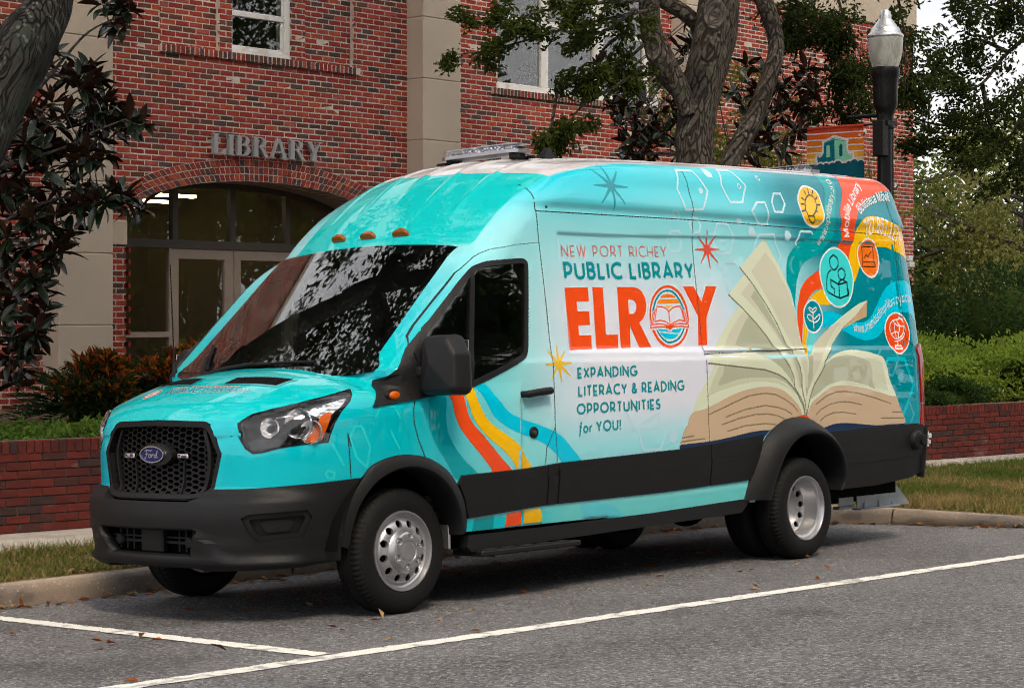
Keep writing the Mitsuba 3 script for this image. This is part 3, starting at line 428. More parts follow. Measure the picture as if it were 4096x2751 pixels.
VEG={"oak_limbs":[[[7.31,1.85,0.98,0.268],[7.3,1.85,1.52,0.214],[7.3,1.85,2.13,0.191],[7.3,1.85,2.7,0.18],[7.3,1.85,3.02,0.168],[7.3,1.85,3.3,0.168],[7.36,1.79,3.75,0.176],[7.42,1.72,4.14,0.187],[7.44,1.7,4.42,0.18],[7.47,1.67,4.88,0.168],[7.44,1.7,5.57,0.145],[7.37,1.78,6.41,0.115]],[[7.14,1.81,3.4,0.067],[7.1,1.85,3.6,0.089],[7.04,1.92,3.74,0.106],[6.99,1.97,3.88,0.111],[6.94,2.02,4.04,0.102],[6.92,2.05,4.2,0.096],[6.91,2.05,4.33,0.093],[6.91,2.06,4.46,0.089],[6.49,1.78,4.6,0.078],[5.86,1.43,4.74,0.067],[5.12,1.06,4.87,0.056]],[[7.58,1.99,4.17,0.057],[7.45,1.99,4.27,0.07],[7.37,2.07,4.36,0.068],[7.29,2.17,4.43,0.066],[7.19,2.27,4.52,0.062],[7.34,2.7,4.72,0.054],[7.53,3.23,4.95,0.045]],[[7.62,1.87,2.77,0.082],[7.71,1.78,3.04,0.085],[7.78,1.7,3.22,0.087],[7.86,1.62,3.42,0.085],[7.91,1.56,3.63,0.082],[7.96,1.51,3.84,0.079],[7.99,1.48,4.02,0.071],[7.97,1.5,4.22,0.073],[7.92,1.55,4.42,0.078],[8.12,1.78,4.68,0.071],[8.57,2.03,5.1,0.062],[9.15,2.28,5.67,0.054]],[[7.69,1.88,4.7,0.132],[8.25,1.71,5.23,0.117],[9.05,1.58,5.65,0.101],[9.89,1.26,5.9,0.078]],[[7.13,1.6,5.5,0.113],[5.94,1.41,5.91,0.098],[4.6,1.39,6.11,0.075],[3.33,1.29,6.07,0.053]]],"oak_knots":[[6.72,1.86,3.92,0.065,0.111],[7.01,1.43,4.2,0.099,0.141]],"oak_twigs":[[[6.53,1.66,4.24],[6.28,1.93,4.16],[6.03,2.2,4.08],[5.79,2.47,3.97],[5.54,2.74,3.88],[5.31,2.98,3.84]],[[6.33,1.59,4.28],[5.96,1.99,4.24],[5.69,2.28,4.17],[5.49,2.49,4.06],[5.33,2.67,4.08]],[[6.61,1.86,3.78],[6.44,2.06,3.6],[6.26,2.25,3.45],[6.16,2.36,3.26],[6.06,2.47,3.15]],[[6.46,1.88,4.1],[6.31,2.05,3.92],[6.21,2.15,3.7],[6.11,2.26,3.48]],[[6.69,1.93,3.98],[6.56,2.06,3.8],[6.46,2.17,3.61]],[[6.33,1.73,4.22],[6.16,1.92,4.04],[6.03,2.05,3.97]],[[6.11,2.41,3.56],[6.07,2.45,3.26],[6.0,2.53,3.13],[5.92,2.62,3.1]],[[11.34,3.38,5.06],[11.43,3.27,4.63],[11.59,3.1,4.26],[11.65,3.03,3.83]],[[11.33,3.09,5.21],[11.42,2.99,4.75],[11.51,2.89,4.47],[11.56,2.83,4.0]],[[11.02,3.27,4.92],[11.08,3.21,4.73],[10.93,3.38,4.59]],[[11.6,3.38,4.9],[11.73,3.25,3.95],[11.68,3.3,3.67]],[[12.11,2.83,5.28],[12.18,2.76,4.8],[12.19,2.74,4.28],[12.18,2.76,3.95]],[[12.4,2.81,4.83],[12.42,2.79,4.45],[12.38,2.83,4.16]],[[10.63,3.56,4.95],[10.84,3.32,4.81],[10.97,3.18,4.76]]],"oak2_twigs":[[[15.09,2.69,5.11],[14.81,3.0,4.75],[14.63,3.19,4.43],[14.42,3.42,4.33],[14.18,3.68,4.3]],[[15.33,2.87,4.68],[15.08,3.14,4.21],[14.94,3.3,3.89],[14.76,3.49,3.73],[14.58,3.69,3.73]],[[14.72,3.24,4.45],[14.79,3.16,3.92],[14.93,3.01,3.56],[15.01,2.93,3.35]],[[15.03,2.6,5.61],[14.75,2.91,5.41],[14.51,3.17,5.3],[14.33,3.37,5.2]],[[14.85,2.51,4.35],[14.68,2.7,3.99],[14.54,2.85,3.68],[14.36,3.04,3.42]],[[14.58,3.39,4.45],[14.4,3.58,4.6],[14.23,3.78,4.65]],[[14.84,2.96,4.8],[14.6,3.23,4.95],[14.39,3.45,4.85]],[[14.8,2.71,5.08],[14.73,2.78,5.29],[14.59,2.93,5.49]],[[15.03,3.35,3.9],[14.81,3.58,3.95],[14.56,3.86,4.0],[14.45,3.97,4.06]],[[15.2,2.86,3.72],[15.06,3.02,3.41],[14.92,3.17,3.2]]],"oakL":[[[0.83,3.72,1.11,0.291],[0.92,3.63,1.72,0.245],[1.01,3.53,2.34,0.196],[1.1,3.43,2.7,0.171],[1.18,3.34,2.95,0.159],[1.24,3.27,3.18,0.177],[1.31,3.2,3.41,0.202],[1.37,3.13,3.61,0.202],[1.43,3.06,3.74,0.171],[1.47,3.03,3.88,0.153],[1.49,3.0,4.08,0.141],[1.54,2.95,4.48,0.128],[1.62,2.86,5.15,0.104]],[[1.44,3.5,3.41,0.125],[1.31,3.64,3.73,0.112],[1.14,3.83,4.16,0.094]],[[1.57,3.21,3.96,0.093],[1.42,3.37,4.33,0.087],[1.21,3.6,4.83,0.068]]],"magL":[[3.41,4.88,4.17],[3.15,4.72,4.2],[3.57,5.15,4.12],[3.08,4.97,3.67],[3.42,5.31,3.74],[2.92,4.7,3.49],[3.13,4.82,3.59],[3.21,4.83,3.4],[2.83,5.16,3.98],[2.77,5.04,3.81],[2.88,5.28,3.69],[2.68,5.14,3.47],[3.04,5.72,3.37],[2.99,5.42,3.29],[2.96,5.18,3.24],[2.9,4.9,3.3],[3.33,5.32,3.26],[3.49,5.41,3.35],[3.38,5.0,3.27],[3.54,5.0,3.35],[3.43,4.77,3.25],[3.28,4.76,3.18],[3.51,5.3,3.16],[2.65,5.09,3.05],[2.92,5.24,3.06],[2.64,5.27,2.95],[2.88,5.37,2.9],[2.77,4.96,2.83],[3.39,5.61,3.05],[2.96,4.75,3.0],[2.98,4.63,2.9],[3.33,4.96,3.02],[2.75,5.5,2.76],[2.71,5.19,2.67],[3.05,5.44,2.58],[2.98,5.08,2.63],[2.91,4.8,2.52],[3.12,4.92,2.62],[3.07,4.63,2.58],[3.2,4.66,2.65],[3.53,5.02,2.59],[2.88,5.63,2.5],[2.64,5.01,2.43],[2.89,5.08,2.4],[3.25,5.41,2.33],[2.91,4.97,2.19],[2.52,5.14,2.29],[2.95,5.55,2.22],[2.91,5.16,2.12],[2.97,5.8,2.08],[2.77,5.21,1.95],[3.08,5.5,1.87],[2.84,5.5,1.81],[2.95,5.83,1.67],[2.68,5.14,1.65],[2.69,5.31,1.49],[2.68,5.05,1.52],[2.79,5.55,1.32],[3.03,5.73,1.2],[2.99,5.42,1.74],[2.63,5.37,2.64],[2.82,5.7,2.18],[2.97,5.89,1.89],[2.75,5.33,1.38]],"magL_br":[[[2.29,5.68,2.24],[2.53,5.42,2.38],[2.73,5.21,2.53],[2.92,5.0,2.63],[3.07,4.84,2.62],[3.24,4.65,2.63]],[[2.34,5.63,2.74],[2.58,5.36,2.87],[2.77,5.15,2.96],[2.97,4.94,3.06],[3.1,4.8,3.17],[3.27,4.61,3.27]],[[2.39,5.58,3.17],[2.63,5.31,3.35],[2.8,5.13,3.53],[2.94,4.97,3.78],[3.07,4.84,3.98],[3.22,4.67,4.1]],[[2.73,5.21,2.53],[2.85,5.07,2.35],[2.92,4.99,2.19]],[[2.48,5.47,2.1],[2.63,5.31,1.92],[2.73,5.21,1.67],[2.68,5.26,1.42],[2.7,5.23,1.24]],[[2.82,5.1,3.64],[2.94,4.97,3.62],[3.04,4.86,3.57]],[[2.63,5.31,3.35],[2.73,5.21,3.42],[2.8,5.13,3.28]],[[2.34,5.63,1.38],[2.43,5.52,1.92],[2.48,5.47,2.38],[2.43,5.52,2.88],[2.39,5.58,3.53]]],"magC":[[9.43,4.77,4.29],[9.72,4.87,4.19],[9.71,4.77,4.02],[9.02,4.08,4.15],[9.16,4.14,3.79],[9.91,4.66,4.1],[9.54,4.34,3.72],[9.7,4.37,3.6],[9.85,4.41,3.86],[9.45,4.03,3.6],[9.53,4.04,3.47],[9.39,4.09,3.38],[9.29,4.19,3.42],[9.54,3.93,3.56],[9.62,3.94,3.43],[9.43,4.36,3.35],[9.08,3.91,3.25],[9.17,3.81,3.28],[9.26,4.34,3.61],[9.43,4.57,3.82],[9.6,3.75,4.63],[9.76,3.79,4.51],[9.92,3.82,4.39],[10.1,4.14,4.39],[10.43,3.58,4.15],[10.32,3.39,3.94],[10.76,3.63,3.76],[10.42,3.49,3.59],[10.32,3.18,4.11],[10.07,2.83,3.97],[10.56,3.34,3.91],[10.79,3.39,3.8],[10.16,2.84,3.84],[10.86,3.22,4.11],[10.7,2.97,4.01],[10.25,2.74,3.8],[10.51,3.39,3.55],[10.14,3.37,3.43],[10.04,2.97,3.4],[10.94,3.44,3.41],[10.79,3.7,3.4],[10.83,3.25,3.6],[10.86,3.11,4.19],[10.17,3.45,3.84],[10.53,3.26,4.27],[9.55,4.02,4.11],[9.79,4.07,3.86],[9.68,3.87,3.66],[10.11,4.23,3.39]],"magC_br":[[[9.74,3.63,2.39],[9.73,3.65,2.88],[9.62,3.77,3.33],[9.44,3.96,3.55],[9.23,4.19,3.82],[9.04,4.39,4.18]],[[9.73,3.65,2.88],[9.8,3.57,3.11],[10.01,3.34,3.42],[10.17,3.17,3.69],[10.35,2.97,3.96],[10.47,2.84,4.09]],[[9.62,3.77,3.33],[9.38,4.03,3.33],[9.23,4.19,3.33]],[[10.01,3.34,3.42],[10.23,3.11,3.42],[10.35,2.97,3.51]],[[9.74,3.63,2.39],[9.74,3.63,1.76],[9.74,3.63,1.31]]]}
# ------------------------------------------------------------------ van: body shell
VAN = thing('library_van', 'turquoise high-roof mobile library van with printed open-book wrap, parked at the kerb', 'van')
def vpart(name, mesh, m, smooth=30, normals=None, parent=VAN):
    mm = mesh.copy(); mm.vertices = v2w(mm.vertices)
    nn = None if normals is None else normals @ VM.T
    return part(parent, name, mm, m, smooth if nn is None else False, nn)
def inpoly(poly, xy):
    return shapely.contains_xy(poly, xy[:, 0], xy[:, 1])
WINDOW = Polygon(catmull([(1.158, 1.245), (1.30, 1.225), (1.49, 1.226), (1.60, 1.252), (1.785, 1.313), (1.93, 1.366), (1.985, 1.392), (2.017, 1.45), (2.040, 1.6), (2.062, 1.75), (2.083, 1.90), (2.084, 1.952), (2.05, 1.973), (1.98, 1.972), (1.88, 1.963), (1.77, 1.952), (1.705, 1.94), (1.65, 1.924), (1.60, 1.90), (1.51, 1.83), (1.43, 1.76), (1.343, 1.684), (1.26, 1.61), (1.179, 1.533), (1.158, 1.40)], True, 3))
DOORLINE = [(2.21, 2.076), (2.005, 2.054), (1.822, 2.024), (1.74, 2.0), (1.676, 1.974), (1.61, 1.934), (1.533, 1.881), (1.348, 1.715), (1.205, 1.586), (1.135, 1.52), (1.085, 1.455), (1.07, 1.43)]
DOOR = Polygon([(1.095, .74), (1.068, 1.05), (1.075, 1.168), (1.078, 1.22), (1.06, 1.35)] + DOORLINE[::-1] + [(2.215, 1.7), (2.22, 1.2), (2.22, .98), (2.14, .86), (2.12, .76), (2.12, .40), (1.30, .40), (1.30, .6)])
WSX = lambda y, z: .838 + 1.10 * (z - 1.34) + .12 * y * y
ARCH_F = (1.023, .362); ARCH_R = (4.775, .40)
Vb, Qb = nets((-.10, -1.10, .26), (6.56, 1.10, 2.84), (.0175, .02, .0125))
Nb = FG(Vb)
fc = Vb[Qb].mean(1); fn = FG(fc)
left = fc[:, 1] < 0; ay = np.abs(fc[:, 1])
r_f = np.hypot(fc[:, 0] - ARCH_F[0], (fc[:, 2] - ARCH_F[1])); r_r = np.hypot(fc[:, 0] - ARCH_R[0], fc[:, 2] - ARCH_R[1])
cut = (r_f < .465) & (ay > .6) | (r_r < .50) & (ay > .5)
sidey = (np.abs(fn[:, 1]) > .6)
cut |= (fc[:, 0] < .70) & (fc[:, 2] < .70) | (fc[:, 2] < .52) & (fc[:, 0] > 5.1) | (fc[:, 2] < .42)
tri = np.vstack([Qb[:, [0, 1, 2]], Qb[:, [0, 2, 3]]]); cut2 = np.r_[cut, cut]
tri = tri[~cut2]
WSG = Polygon(catmull([(-.86, 1.33), (-.4, 1.30), (0, 1.295), (.4, 1.30), (.86, 1.33), (.815, 1.43), (.803, 1.547), (.785, 1.76), (.775, 1.94), (.762, 2.03), (.735, 2.052), (.4, 2.078), (0, 2.088), (-.4, 2.078), (-.735, 2.052), (-.762, 2.03), (-.775, 1.94), (-.785, 1.76), (-.803, 1.547), (-.815, 1.43)], True, 4))
GR = Polygon([(-.37, 1.082), (0, 1.092), (.37, 1.082), (.415, 1.068), (.452, 1.03), (.517, .91), (.465, .722), (.445, .694), (.40, .672), (.30, .662), (-.30, .662), (-.40, .672), (-.445, .694), (-.465, .722), (-.517, .91), (-.452, 1.03), (-.415, 1.068)])
HL = [(.209, 1.086), (.25, 1.114), (.32, 1.138), (.40, 1.159), (.49, 1.182), (.571, 1.199), (.66, 1.218), (.745, 1.234), (.675, 1.17), (.609, 1.12), (.566, 1.062), (.543, 1.009), (.527, .958), (.46, .955), (.403, .950), (.34, .942), (.285, .93), (.24, .914), (.209, .909), (.190, .935), (.184, .968), (.182, .998), (.181, 1.039), (.188, 1.066)]
HLP = Polygon(HL)
def clip_out(V, N, tri, cond, axes, poly):
    """cuts the outline poly (seen along the axis left out of axes) cleanly out of the triangles for which cond holds"""
    import mapbox_earcut as ec
    P = V[tri][:, :, axes]; b0, b1 = P.min(1), P.max(1); x0, y0, x1, y1 = poly.bounds
    cand = cond & (b0[:, 0] < x1) & (b1[:, 0] > x0) & (b0[:, 1] < y1) & (b1[:, 1] > y0)
    ii = np.nonzero(cand)[0]; tp = shapely.polygons(P[ii]); shapely.prepare(poly)
    inside = shapely.contains(poly, tp); cross = shapely.intersects(poly, tp) & ~inside & (shapely.area(tp) > 1e-9)
    nV, nN, nF, base = [], [], [], len(V)
    for k, t in zip(ii[cross], tp[cross]):
        for g in polys(t.difference(poly)):
            if g.area < 1e-9: continue
            c = np.asarray(g.exterior.coords)[:-1]; a, b_, d = V[tri[k]][:, axes]
            M_ = np.array([b_ - a, d - a]).T; w = np.linalg.solve(M_, (c - a).T).T; w = np.column_stack([1 - w.sum(1), w])
            f = ec.triangulate_float64(c, np.array([len(c)], np.uint32)).reshape(-1, 3).astype(int)
            v3 = w @ V[tri[k]]; q = np.cross(v3[f[:, 1]] - v3[f[:, 0]], v3[f[:, 2]] - v3[f[:, 0]]); o = V[tri[k]]; n0 = np.cross(o[1] - o[0], o[2] - o[0]); fl = q @ n0 < 0; f[fl] = f[fl][:, ::-1]
            nV.append(v3); nN.append(w @ N[tri[k]]); nF.append(f + base); base += len(c)
    drop = np.zeros(len(tri), bool); drop[ii[inside | cross]] = True
    tri = tri[~drop]
    if nV: V = np.vstack([V] + nV); N = np.vstack([N] + nN); tri = np.vstack([tri] + nF)
    return V, N / np.linalg.norm(N, axis=1, keepdims=True), tri
def tc(): c = Vb[tri].mean(1); return c, Nb[tri].mean(1)
c_, n_ = tc(); Vb, Nb, tri = clip_out(Vb, Nb, tri, np.abs(n_[:, 1]) > .5, [0, 2], WINDOW.buffer(-.006))
c_, n_ = tc(); Vb, Nb, tri = clip_out(Vb, Nb, tri, (np.abs(WSX(c_[:, 1], c_[:, 2]) - c_[:, 0]) < .14) & (n_[:, 0] < -.25) & (c_[:, 2] > 1.3), [1, 2], WSG.buffer(-.003))
c_, n_ = tc(); Vb, Nb, tri = clip_out(Vb, Nb, tri, (c_[:, 0] < .40) & (n_[:, 0] < -.1), [1, 2], GR.buffer(-.004))
c_, n_ = tc(); Vb, Nb, tri = clip_out(Vb, Nb, tri, (c_[:, 0] < .8) & (np.abs(c_[:, 1]) > .35), [0, 2], HLP)
fc, fn = tc(); ay = np.abs(fc[:, 1]); left = fc[:, 1] < 0; sidey = np.abs(fn[:, 1]) > .5
keep = np.ones(len(tri), bool)
door = keep & sidey & inpoly(DOOR, fc[:, [0, 2]]) & (fc[:, 2] > .42)
hood = keep & (fn[:, 2] > .35) & (fc[:, 0] < .95) & (fc[:, 2] > 1.05) & (fc[:, 2] < 1.40) & (ay < .86)
def sub(mask):
    q = tri[mask]; u, inv = np.unique(q, return_inverse=True); return TM(Vb[u], inv.reshape(q.shape)), Nb[u]
for nm, mk in (('body_shell', keep & ~door & ~hood), ('front_door', door & left), ('front_door', door & ~left), ('hood', hood)):
    m_, n_ = sub(mk); k_ = vpart(nm, m_, 'wrap_paint', normals=n_)
    if nm == 'front_door' and k_.endswith('front_door'): DOORK = k_
# ------------------------------------------------------------------ projected pieces that lie on the body
def tess(poly, step):
    """triangles of a shapely region, cut by a grid so that it can follow a curved surface"""
    V, Fc, n = [], [], 0
    import mapbox_earcut as ec
    for g in polys(poly):
        x0, y0, x1, y1 = g.bounds
        nx = max(1, math.ceil((x1 - x0) / step[0])); ny = max(1, math.ceil((y1 - y0) / step[1]))
        for i in range(nx):
            colp = g.intersection(sbox(x0 + (x1 - x0) * i / nx, y0 - 1, x0 + (x1 - x0) * (i + 1) / nx, y1 + 1)) if nx > 1 else g
            for j in range(ny):
                pc = colp.intersection(sbox(x0 - 1, y0 + (y1 - y0) * j / ny, x1 + 1, y0 + (y1 - y0) * (j + 1) / ny)) if ny > 1 else colp
                for q in polys(pc):
                    if q.area < 1e-8: continue
                    rings = [np.asarray(q.exterior.coords)[:-1]] + [np.asarray(r.coords)[:-1] for r in q.interiors]
                    vs = np.vstack(rings); ends = np.cumsum([len(r) for r in rings]).astype(np.uint32)
                    t = ec.triangulate_float64(vs, ends).reshape(-1, 3).astype(int)
                    V.append(vs); Fc.append(t + n); n += len(vs)
    return (np.vstack(V), np.vstack(Fc)) if V else (np.zeros((0, 2)), np.zeros((0, 3), int))
def side_pt(xz, off, sgn=-1):
    o = np.stack([xz[:, 0], np.zeros(len(xz)), xz[:, 1]], 1); p = surf(o, (0, sgn, 0), 0., .3, 1.2)
    n = FG(p); return p + n * off, n
def side_mesh(poly, off, sgn=-1, step=(.04, .03)):
    v, f = tess(poly, step)
    p, n = side_pt(v, off, sgn)
    if sgn < 0: pass
    m = TM(p, f)
    fnm = m.face_normals
    bad = (fnm * n[m.faces[:, 0]]).sum(1) < 0; fa = m.faces.copy(); fa[bad] = fa[bad][:, ::-1]
    return TM(p, fa), n
def thick(mesh, n, h):
    """gives a surface patch a rim so that it reads as a solid trim piece of thickness h (its back lies h below)"""
    e = np.sort(mesh.edges, axis=1); u, inv, cnt = np.unique(e, axis=0, return_inverse=True, return_counts=True)
    bd = mesh.edges[cnt[inv.reshape(-1)] == 1]
    v2 = mesh.vertices - n * h; N = len(v2)
    f = np.vstack([mesh.faces, np.stack([bd[:, 0], bd[:, 0] + N, bd[:, 1]], 1), np.stack([bd[:, 1], bd[:, 0] + N, bd[:, 1] + N], 1)])
    return TM(np.vstack([mesh.vertices, v2]), f)
def weld(m):
    m = m.copy(); m.merge_vertices(digits_vertex=5); return m
def side_trim(name, poly, off, mat_, sgn=-1, step=(.12, .03), parent=VAN, smooth=35, h=None):
    m, n = side_mesh(poly, off, sgn, step)
    mw = TM(*[m.vertices, m.faces]); 
    # weld by position so that the rim follows only the outline
    r = np.round(m.vertices, 5); u, ix, inv = np.unique(r, axis=0, return_index=True, return_inverse=True); inv = inv.reshape(-1)
    mw = TM(m.vertices[ix], inv[m.faces]); mw.update_faces(mw.nondegenerate_faces()); 
    return vpart(name, thick(mw, n[ix], h if h else off + .006), mat_, smooth, parent=parent)
def ring(pts, r0=0): return np.asarray(pts)
def decal(name, poly, off, ink, sgn=-1, step=(.045, .03), parent=VAN):
    m, n = side_mesh(poly, off, sgn, step)
    return vpart(name, m, ink, normals=n, parent=parent)
# ------------------------------------------------------------------ van: cladding, arches, bumpers
def arc_pts(c, rx, rz, a0, a1, n=24):
    a = np.radians(np.linspace(a0, a1, n)); return np.stack([c[0] + rx * np.cos(a), c[1] + rz * np.sin(a)], 1)
def flare(outer, inner, prof, sgn, label=None):
    """outer, inner: curves in (x, z); prof: list of (t from outer to inner, bulge)"""
    o = catmull(outer, False, 4); i_ = catmull(inner, False, 4); k = 60
    def res(c):
        L = np.r_[0, np.cumsum(np.linalg.norm(np.diff(c, axis=0), axis=1))]; s = np.linspace(0, L[-1], k)
        return np.stack([np.interp(s, L, c[:, 0]), np.interp(s, L, c[:, 1])], 1)
    o, i_ = res(o), res(i_)
    base, _ = side_pt(o, 0, sgn); rows = []
    for t, b in prof:
        xz = o * (1 - t) + i_ * t
        y = np.abs(base[:, 1]) + b
        rows.append(np.stack([xz[:, 0], sgn * y, xz[:, 1]], 1))
    m = grid_mesh(np.array(rows)); 
    if sgn > 0: m.invert()
    m.invert()
    return m
fo = [(.613, .40), (.622, .506), (.642, .612), (.680, .70), (.728, .763), (.78, .819), (.859, .852), (.948, .870), (1.038, .871), (1.141, .852), (1.231, .812), (1.309, .762), (1.368, .70), (1.428, .615), (1.464, .522), (1.480, .392)]
fi = [(.668, .38), (.678, .50), (.708, .605), (.765, .69), (.84, .751), (.934, .788), (1.02, .798), (1.111, .783), (1.203, .74), (1.292, .667), (1.36, .575), (1.404, .472), (1.412, .385)]
ro = [(4.12, .405), (4.14, .47), (4.184, .576), (4.27, .753), (4.355, .856), (4.46, .915), (4.56, .952), (4.695, .968), (4.829, .956), (4.963, .906), (5.1, .807), (5.214, .691), (5.272, .587), (5.274, .497), (5.20, .446)]
ri = [(4.345, .405), (4.352, .47), (4.372, .56), (4.41, .65), (4.47, .735), (4.56, .80), (4.66, .838), (4.775, .848), (4.90, .832), (5.02, .785), (5.11, .71), (5.17, .62), (5.195, .53), (5.19, .48), (5.17, .446)]
for sgn in (-1, 1):
    vpart('front_wheel_flare', flare(fo, fi, [(0, -.01), (0, .010), (.12, .020), (.55, .032), (.85, .034), (1, .022), (1.02, -.03), (1.02, -.16)], sgn), 'black_trim', 40)
    vpart('rear_wheel_flare', flare(ro, ri, [(0, -.01), (0, .008), (.08, .022), (.25, .055), (.5, .085), (.75, .098), (.92, .096), (1, .08), (1.03, .02), (1.03, -.14)], sgn), 'black_trim', 40)
CL1 = Polygon([(1.380, .690), (1.41, .739), (1.967, .752), (2.14, .762), (2.14, .529), (1.477, .495), (1.46, .53), (1.43, .61)])
CL2 = Polygon([(2.147, .763), (2.236, .769), (2.236, .531), (2.147, .529)])
CL3 = Polygon([(2.243, .77), (3.42, .803), (3.722, .822), (3.722, .557), (3.217, .542), (2.243, .531)])
CL4 = Polygon([(3.729, .822), (4.30, .862), (4.28, .76), (4.20, .61), (4.165, .57), (3.729, .557)])
CR = Polygon([(5.06, .850), (5.463, .863), (6.235, .876), (6.36, .845), (6.36, .52), (6.20, .480), (5.728, .447), (5.19, .444), (5.272, .50), (5.27, .60), (5.20, .71), (5.09, .82)])
CRU = CR.intersection(Polygon([(5, .612), (5.9, .628), (6.5, .645), (6.5, 1), (5, 1)])); CRL = CR.intersection(Polygon([(5, .611), (5.9, .627), (6.5, .644), (6.5, .3), (5, .3)]))
SILLP = Polygon([(1.478, .495), (2.144, .526), (3.217, .538), (4.165, .566), (4.13, .435), (3.236, .415), (2.142, .400), (1.479, .392)])
for sgn in (-1, 1):
    for c_ in (CL1, CL2, CL3, CL4, CRU, CRL):
        side_trim('side_cladding', c_.buffer(-.004).buffer(.004), .010 if c_ is CRL else .016, 'black_trim', sgn, (.15, .035))
        lo_ = c_.intersection(sbox(0, 0, 9, .70 if c_ in (CL1, CL2) else .735)) if c_ not in (CRU, CRL) else None
        if lo_ is not None: side_trim('side_cladding', lo_.buffer(-.003), .024, 'black_trim', sgn, (.15, .035), h=.012)
# sill board printed in the wrap's colours, running board, dark floor pan
def print_layers(layers, name_of, off, clip=None, sgn=-1, base=None):
    shapes = []
    for ink, kind, pts in layers:
        shapes.append((ink, art_shape(kind, pts)))
    done = None; by = {}
    for ink, g in reversed(shapes):
        if clip is not None: g = g.intersection(clip)
        vis = g if done is None else g.difference(done)
        done = g if done is None else done.union(g)
        if ink not in ('base', 'hole'): by.setdefault(name_of(ink), {}).setdefault(ink, []).append(vis)
    return by, done
def stroke(pts, w, closed=False, round_=True):
    return LineString(pts).buffer(w / 2, cap_style='round' if round_ else 'flat', join_style='round', quad_segs=3)
def art_shape(kind, pts):
    if kind == 'p': return Polygon(pts).buffer(0)
    if kind == 's': return Polygon(catmull(pts, True, 5)).buffer(0)
    if kind == 'disc': return Polygon(catmull(pts, True, 6)).buffer(0)
    if kind == 'star':
        c = np.array(pts[0]); sh = []
        for t in pts[1:]:
            t = np.array(t); d = (t - c) / np.linalg.norm(t - c); nrm = np.array([-d[1], d[0]])
            sh.append(Polygon([c + nrm * .014, t + nrm * .003, t - nrm * .003, c - nrm * .014]))
        return unary_union(sh + [Point(c).buffer(.022)])
    if kind[0] == 'h': return Polygon(pts).exterior.buffer(float(kind[1:]) / 2, join_style='mitre')
    if kind[0] == 'c': return stroke(catmull(pts, False, 4), float(kind[2:]) if kind[1] == '.' and False else float(kind.split('.', 1)[1].join(['0.', ''])))
    if kind[0] == 'l': return stroke(pts, float('0.' + kind.split('.', 1)[1]))
ART2 = []
for ink, kind, pts in ART:
    if isinstance(kind, float): kind = 'l.%03d' % round(kind * 1000)
    if kind == 'disc':
        ART2.append(('white', kind, pts)); c = np.mean(pts, 0); q = np.array(pts); d_ = q - c; L_ = np.linalg.norm(d_, axis=1, keepdims=True)
        ART2.append((ink, kind, (c + d_ * (1 - .013 / L_)).tolist()))
    else: ART2.append((ink, kind, pts))
def part_of(ink):
    if ink in ('page', 'greyl', 'greyl2', 'greyd', 'taupe', 'tan', 'navy', 'edge', 'brown'): return 'open_book_graphic'
    if ink in ('pale', 'cyanh', 'tealh', 'fenderh'): return 'hexagon_graphic'
    if ink in ('teal', 'red', 'yellow2'): return 'star_graphic'
    if ink in ('black', 'white', 'turq', 'ribbonB'): return 'icon_graphic'
    return 'ribbon_graphic'
ARCHHOLE = unary_union([Polygon(catmull(fo, False, 4)).convex_hull, Polygon(catmull(ro, False, 4)).convex_hull])
CLADALL = unary_union([CL1, CL2, CL3, CL4, CR, SILLP, ARCHHOLE])
SAIL = Polygon([(.807, 1.137), (1.07, 1.439), (1.179, 1.535), (1.162, 1.40), (1.158, 1.242), (1.231, 1.189), (1.065, 1.170), (.931, 1.150)])
GLASSES = WINDOW.buffer(.002).union(SAIL).union(HLP.buffer(.004))
GAPS = [LineString(q) for q in ([(2.24, 2.435), (2.212, 2.28), (2.21, 2.076), (2.215, 1.7), (2.22, 1.2), (2.22, .98), (2.232, .86), (2.238, .77)],
    [(2.22, .98), (2.14, .86), (2.135, .765)], DOORLINE[:-1],
    [(1.075, 1.168), (1.062, 1.11), (1.068, 1.04), (1.094, .955), (1.142, .852)],
    [(3.75, 2.60), (3.748, 2.5), (3.735, 2.33), (3.728, 2.25), (3.722, 2.13), (3.712, 1.9), (3.707, 1.42), (3.715, 1.39), (3.712, 1.0), (3.722, .82)],
    [(3.715, 1.402), (4.88, 1.43)], [(2.21, 2.264), (3.74, 2.274), (6.24, 2.262)],
    [(6.30, 1.425), (6.17, 1.50), (6.16, 1.7), (6.165, 2.0), (6.165, 2.2), (6.15, 2.4), (6.155, 2.6), (6.15, 2.64)], [(.66, .93), (.64, 1.0), (.66, .762)])]
SEAM = unary_union([g.buffer(.0014 if i == 2 else .0030, cap_style='flat') for i, g in enumerate(GAPS)])
by, done = print_layers(ART2, part_of, 0)
CLIP = sbox(.2, .3, 6.46, 2.72).difference(unary_union([CLADALL, GLASSES, SEAM]))
dull('shut_line', (.02, .03, .032), .7)
side_trim_seam, _n = side_mesh(SEAM.difference(GLASSES).difference(unary_union([CL1, CL3, CL4])), .0012, -1, (.12, .03))
k_ = vpart('panel_gap', side_trim_seam, 'shut_line', normals=_n)
for nm, d_ in by.items():
    for ink, gs in d_.items():
        g = unary_union(gs).intersection(CLIP).simplify(.0008)
        if g.area > 1e-5: decal(nm, g, .0016, 'ink_' + ink)
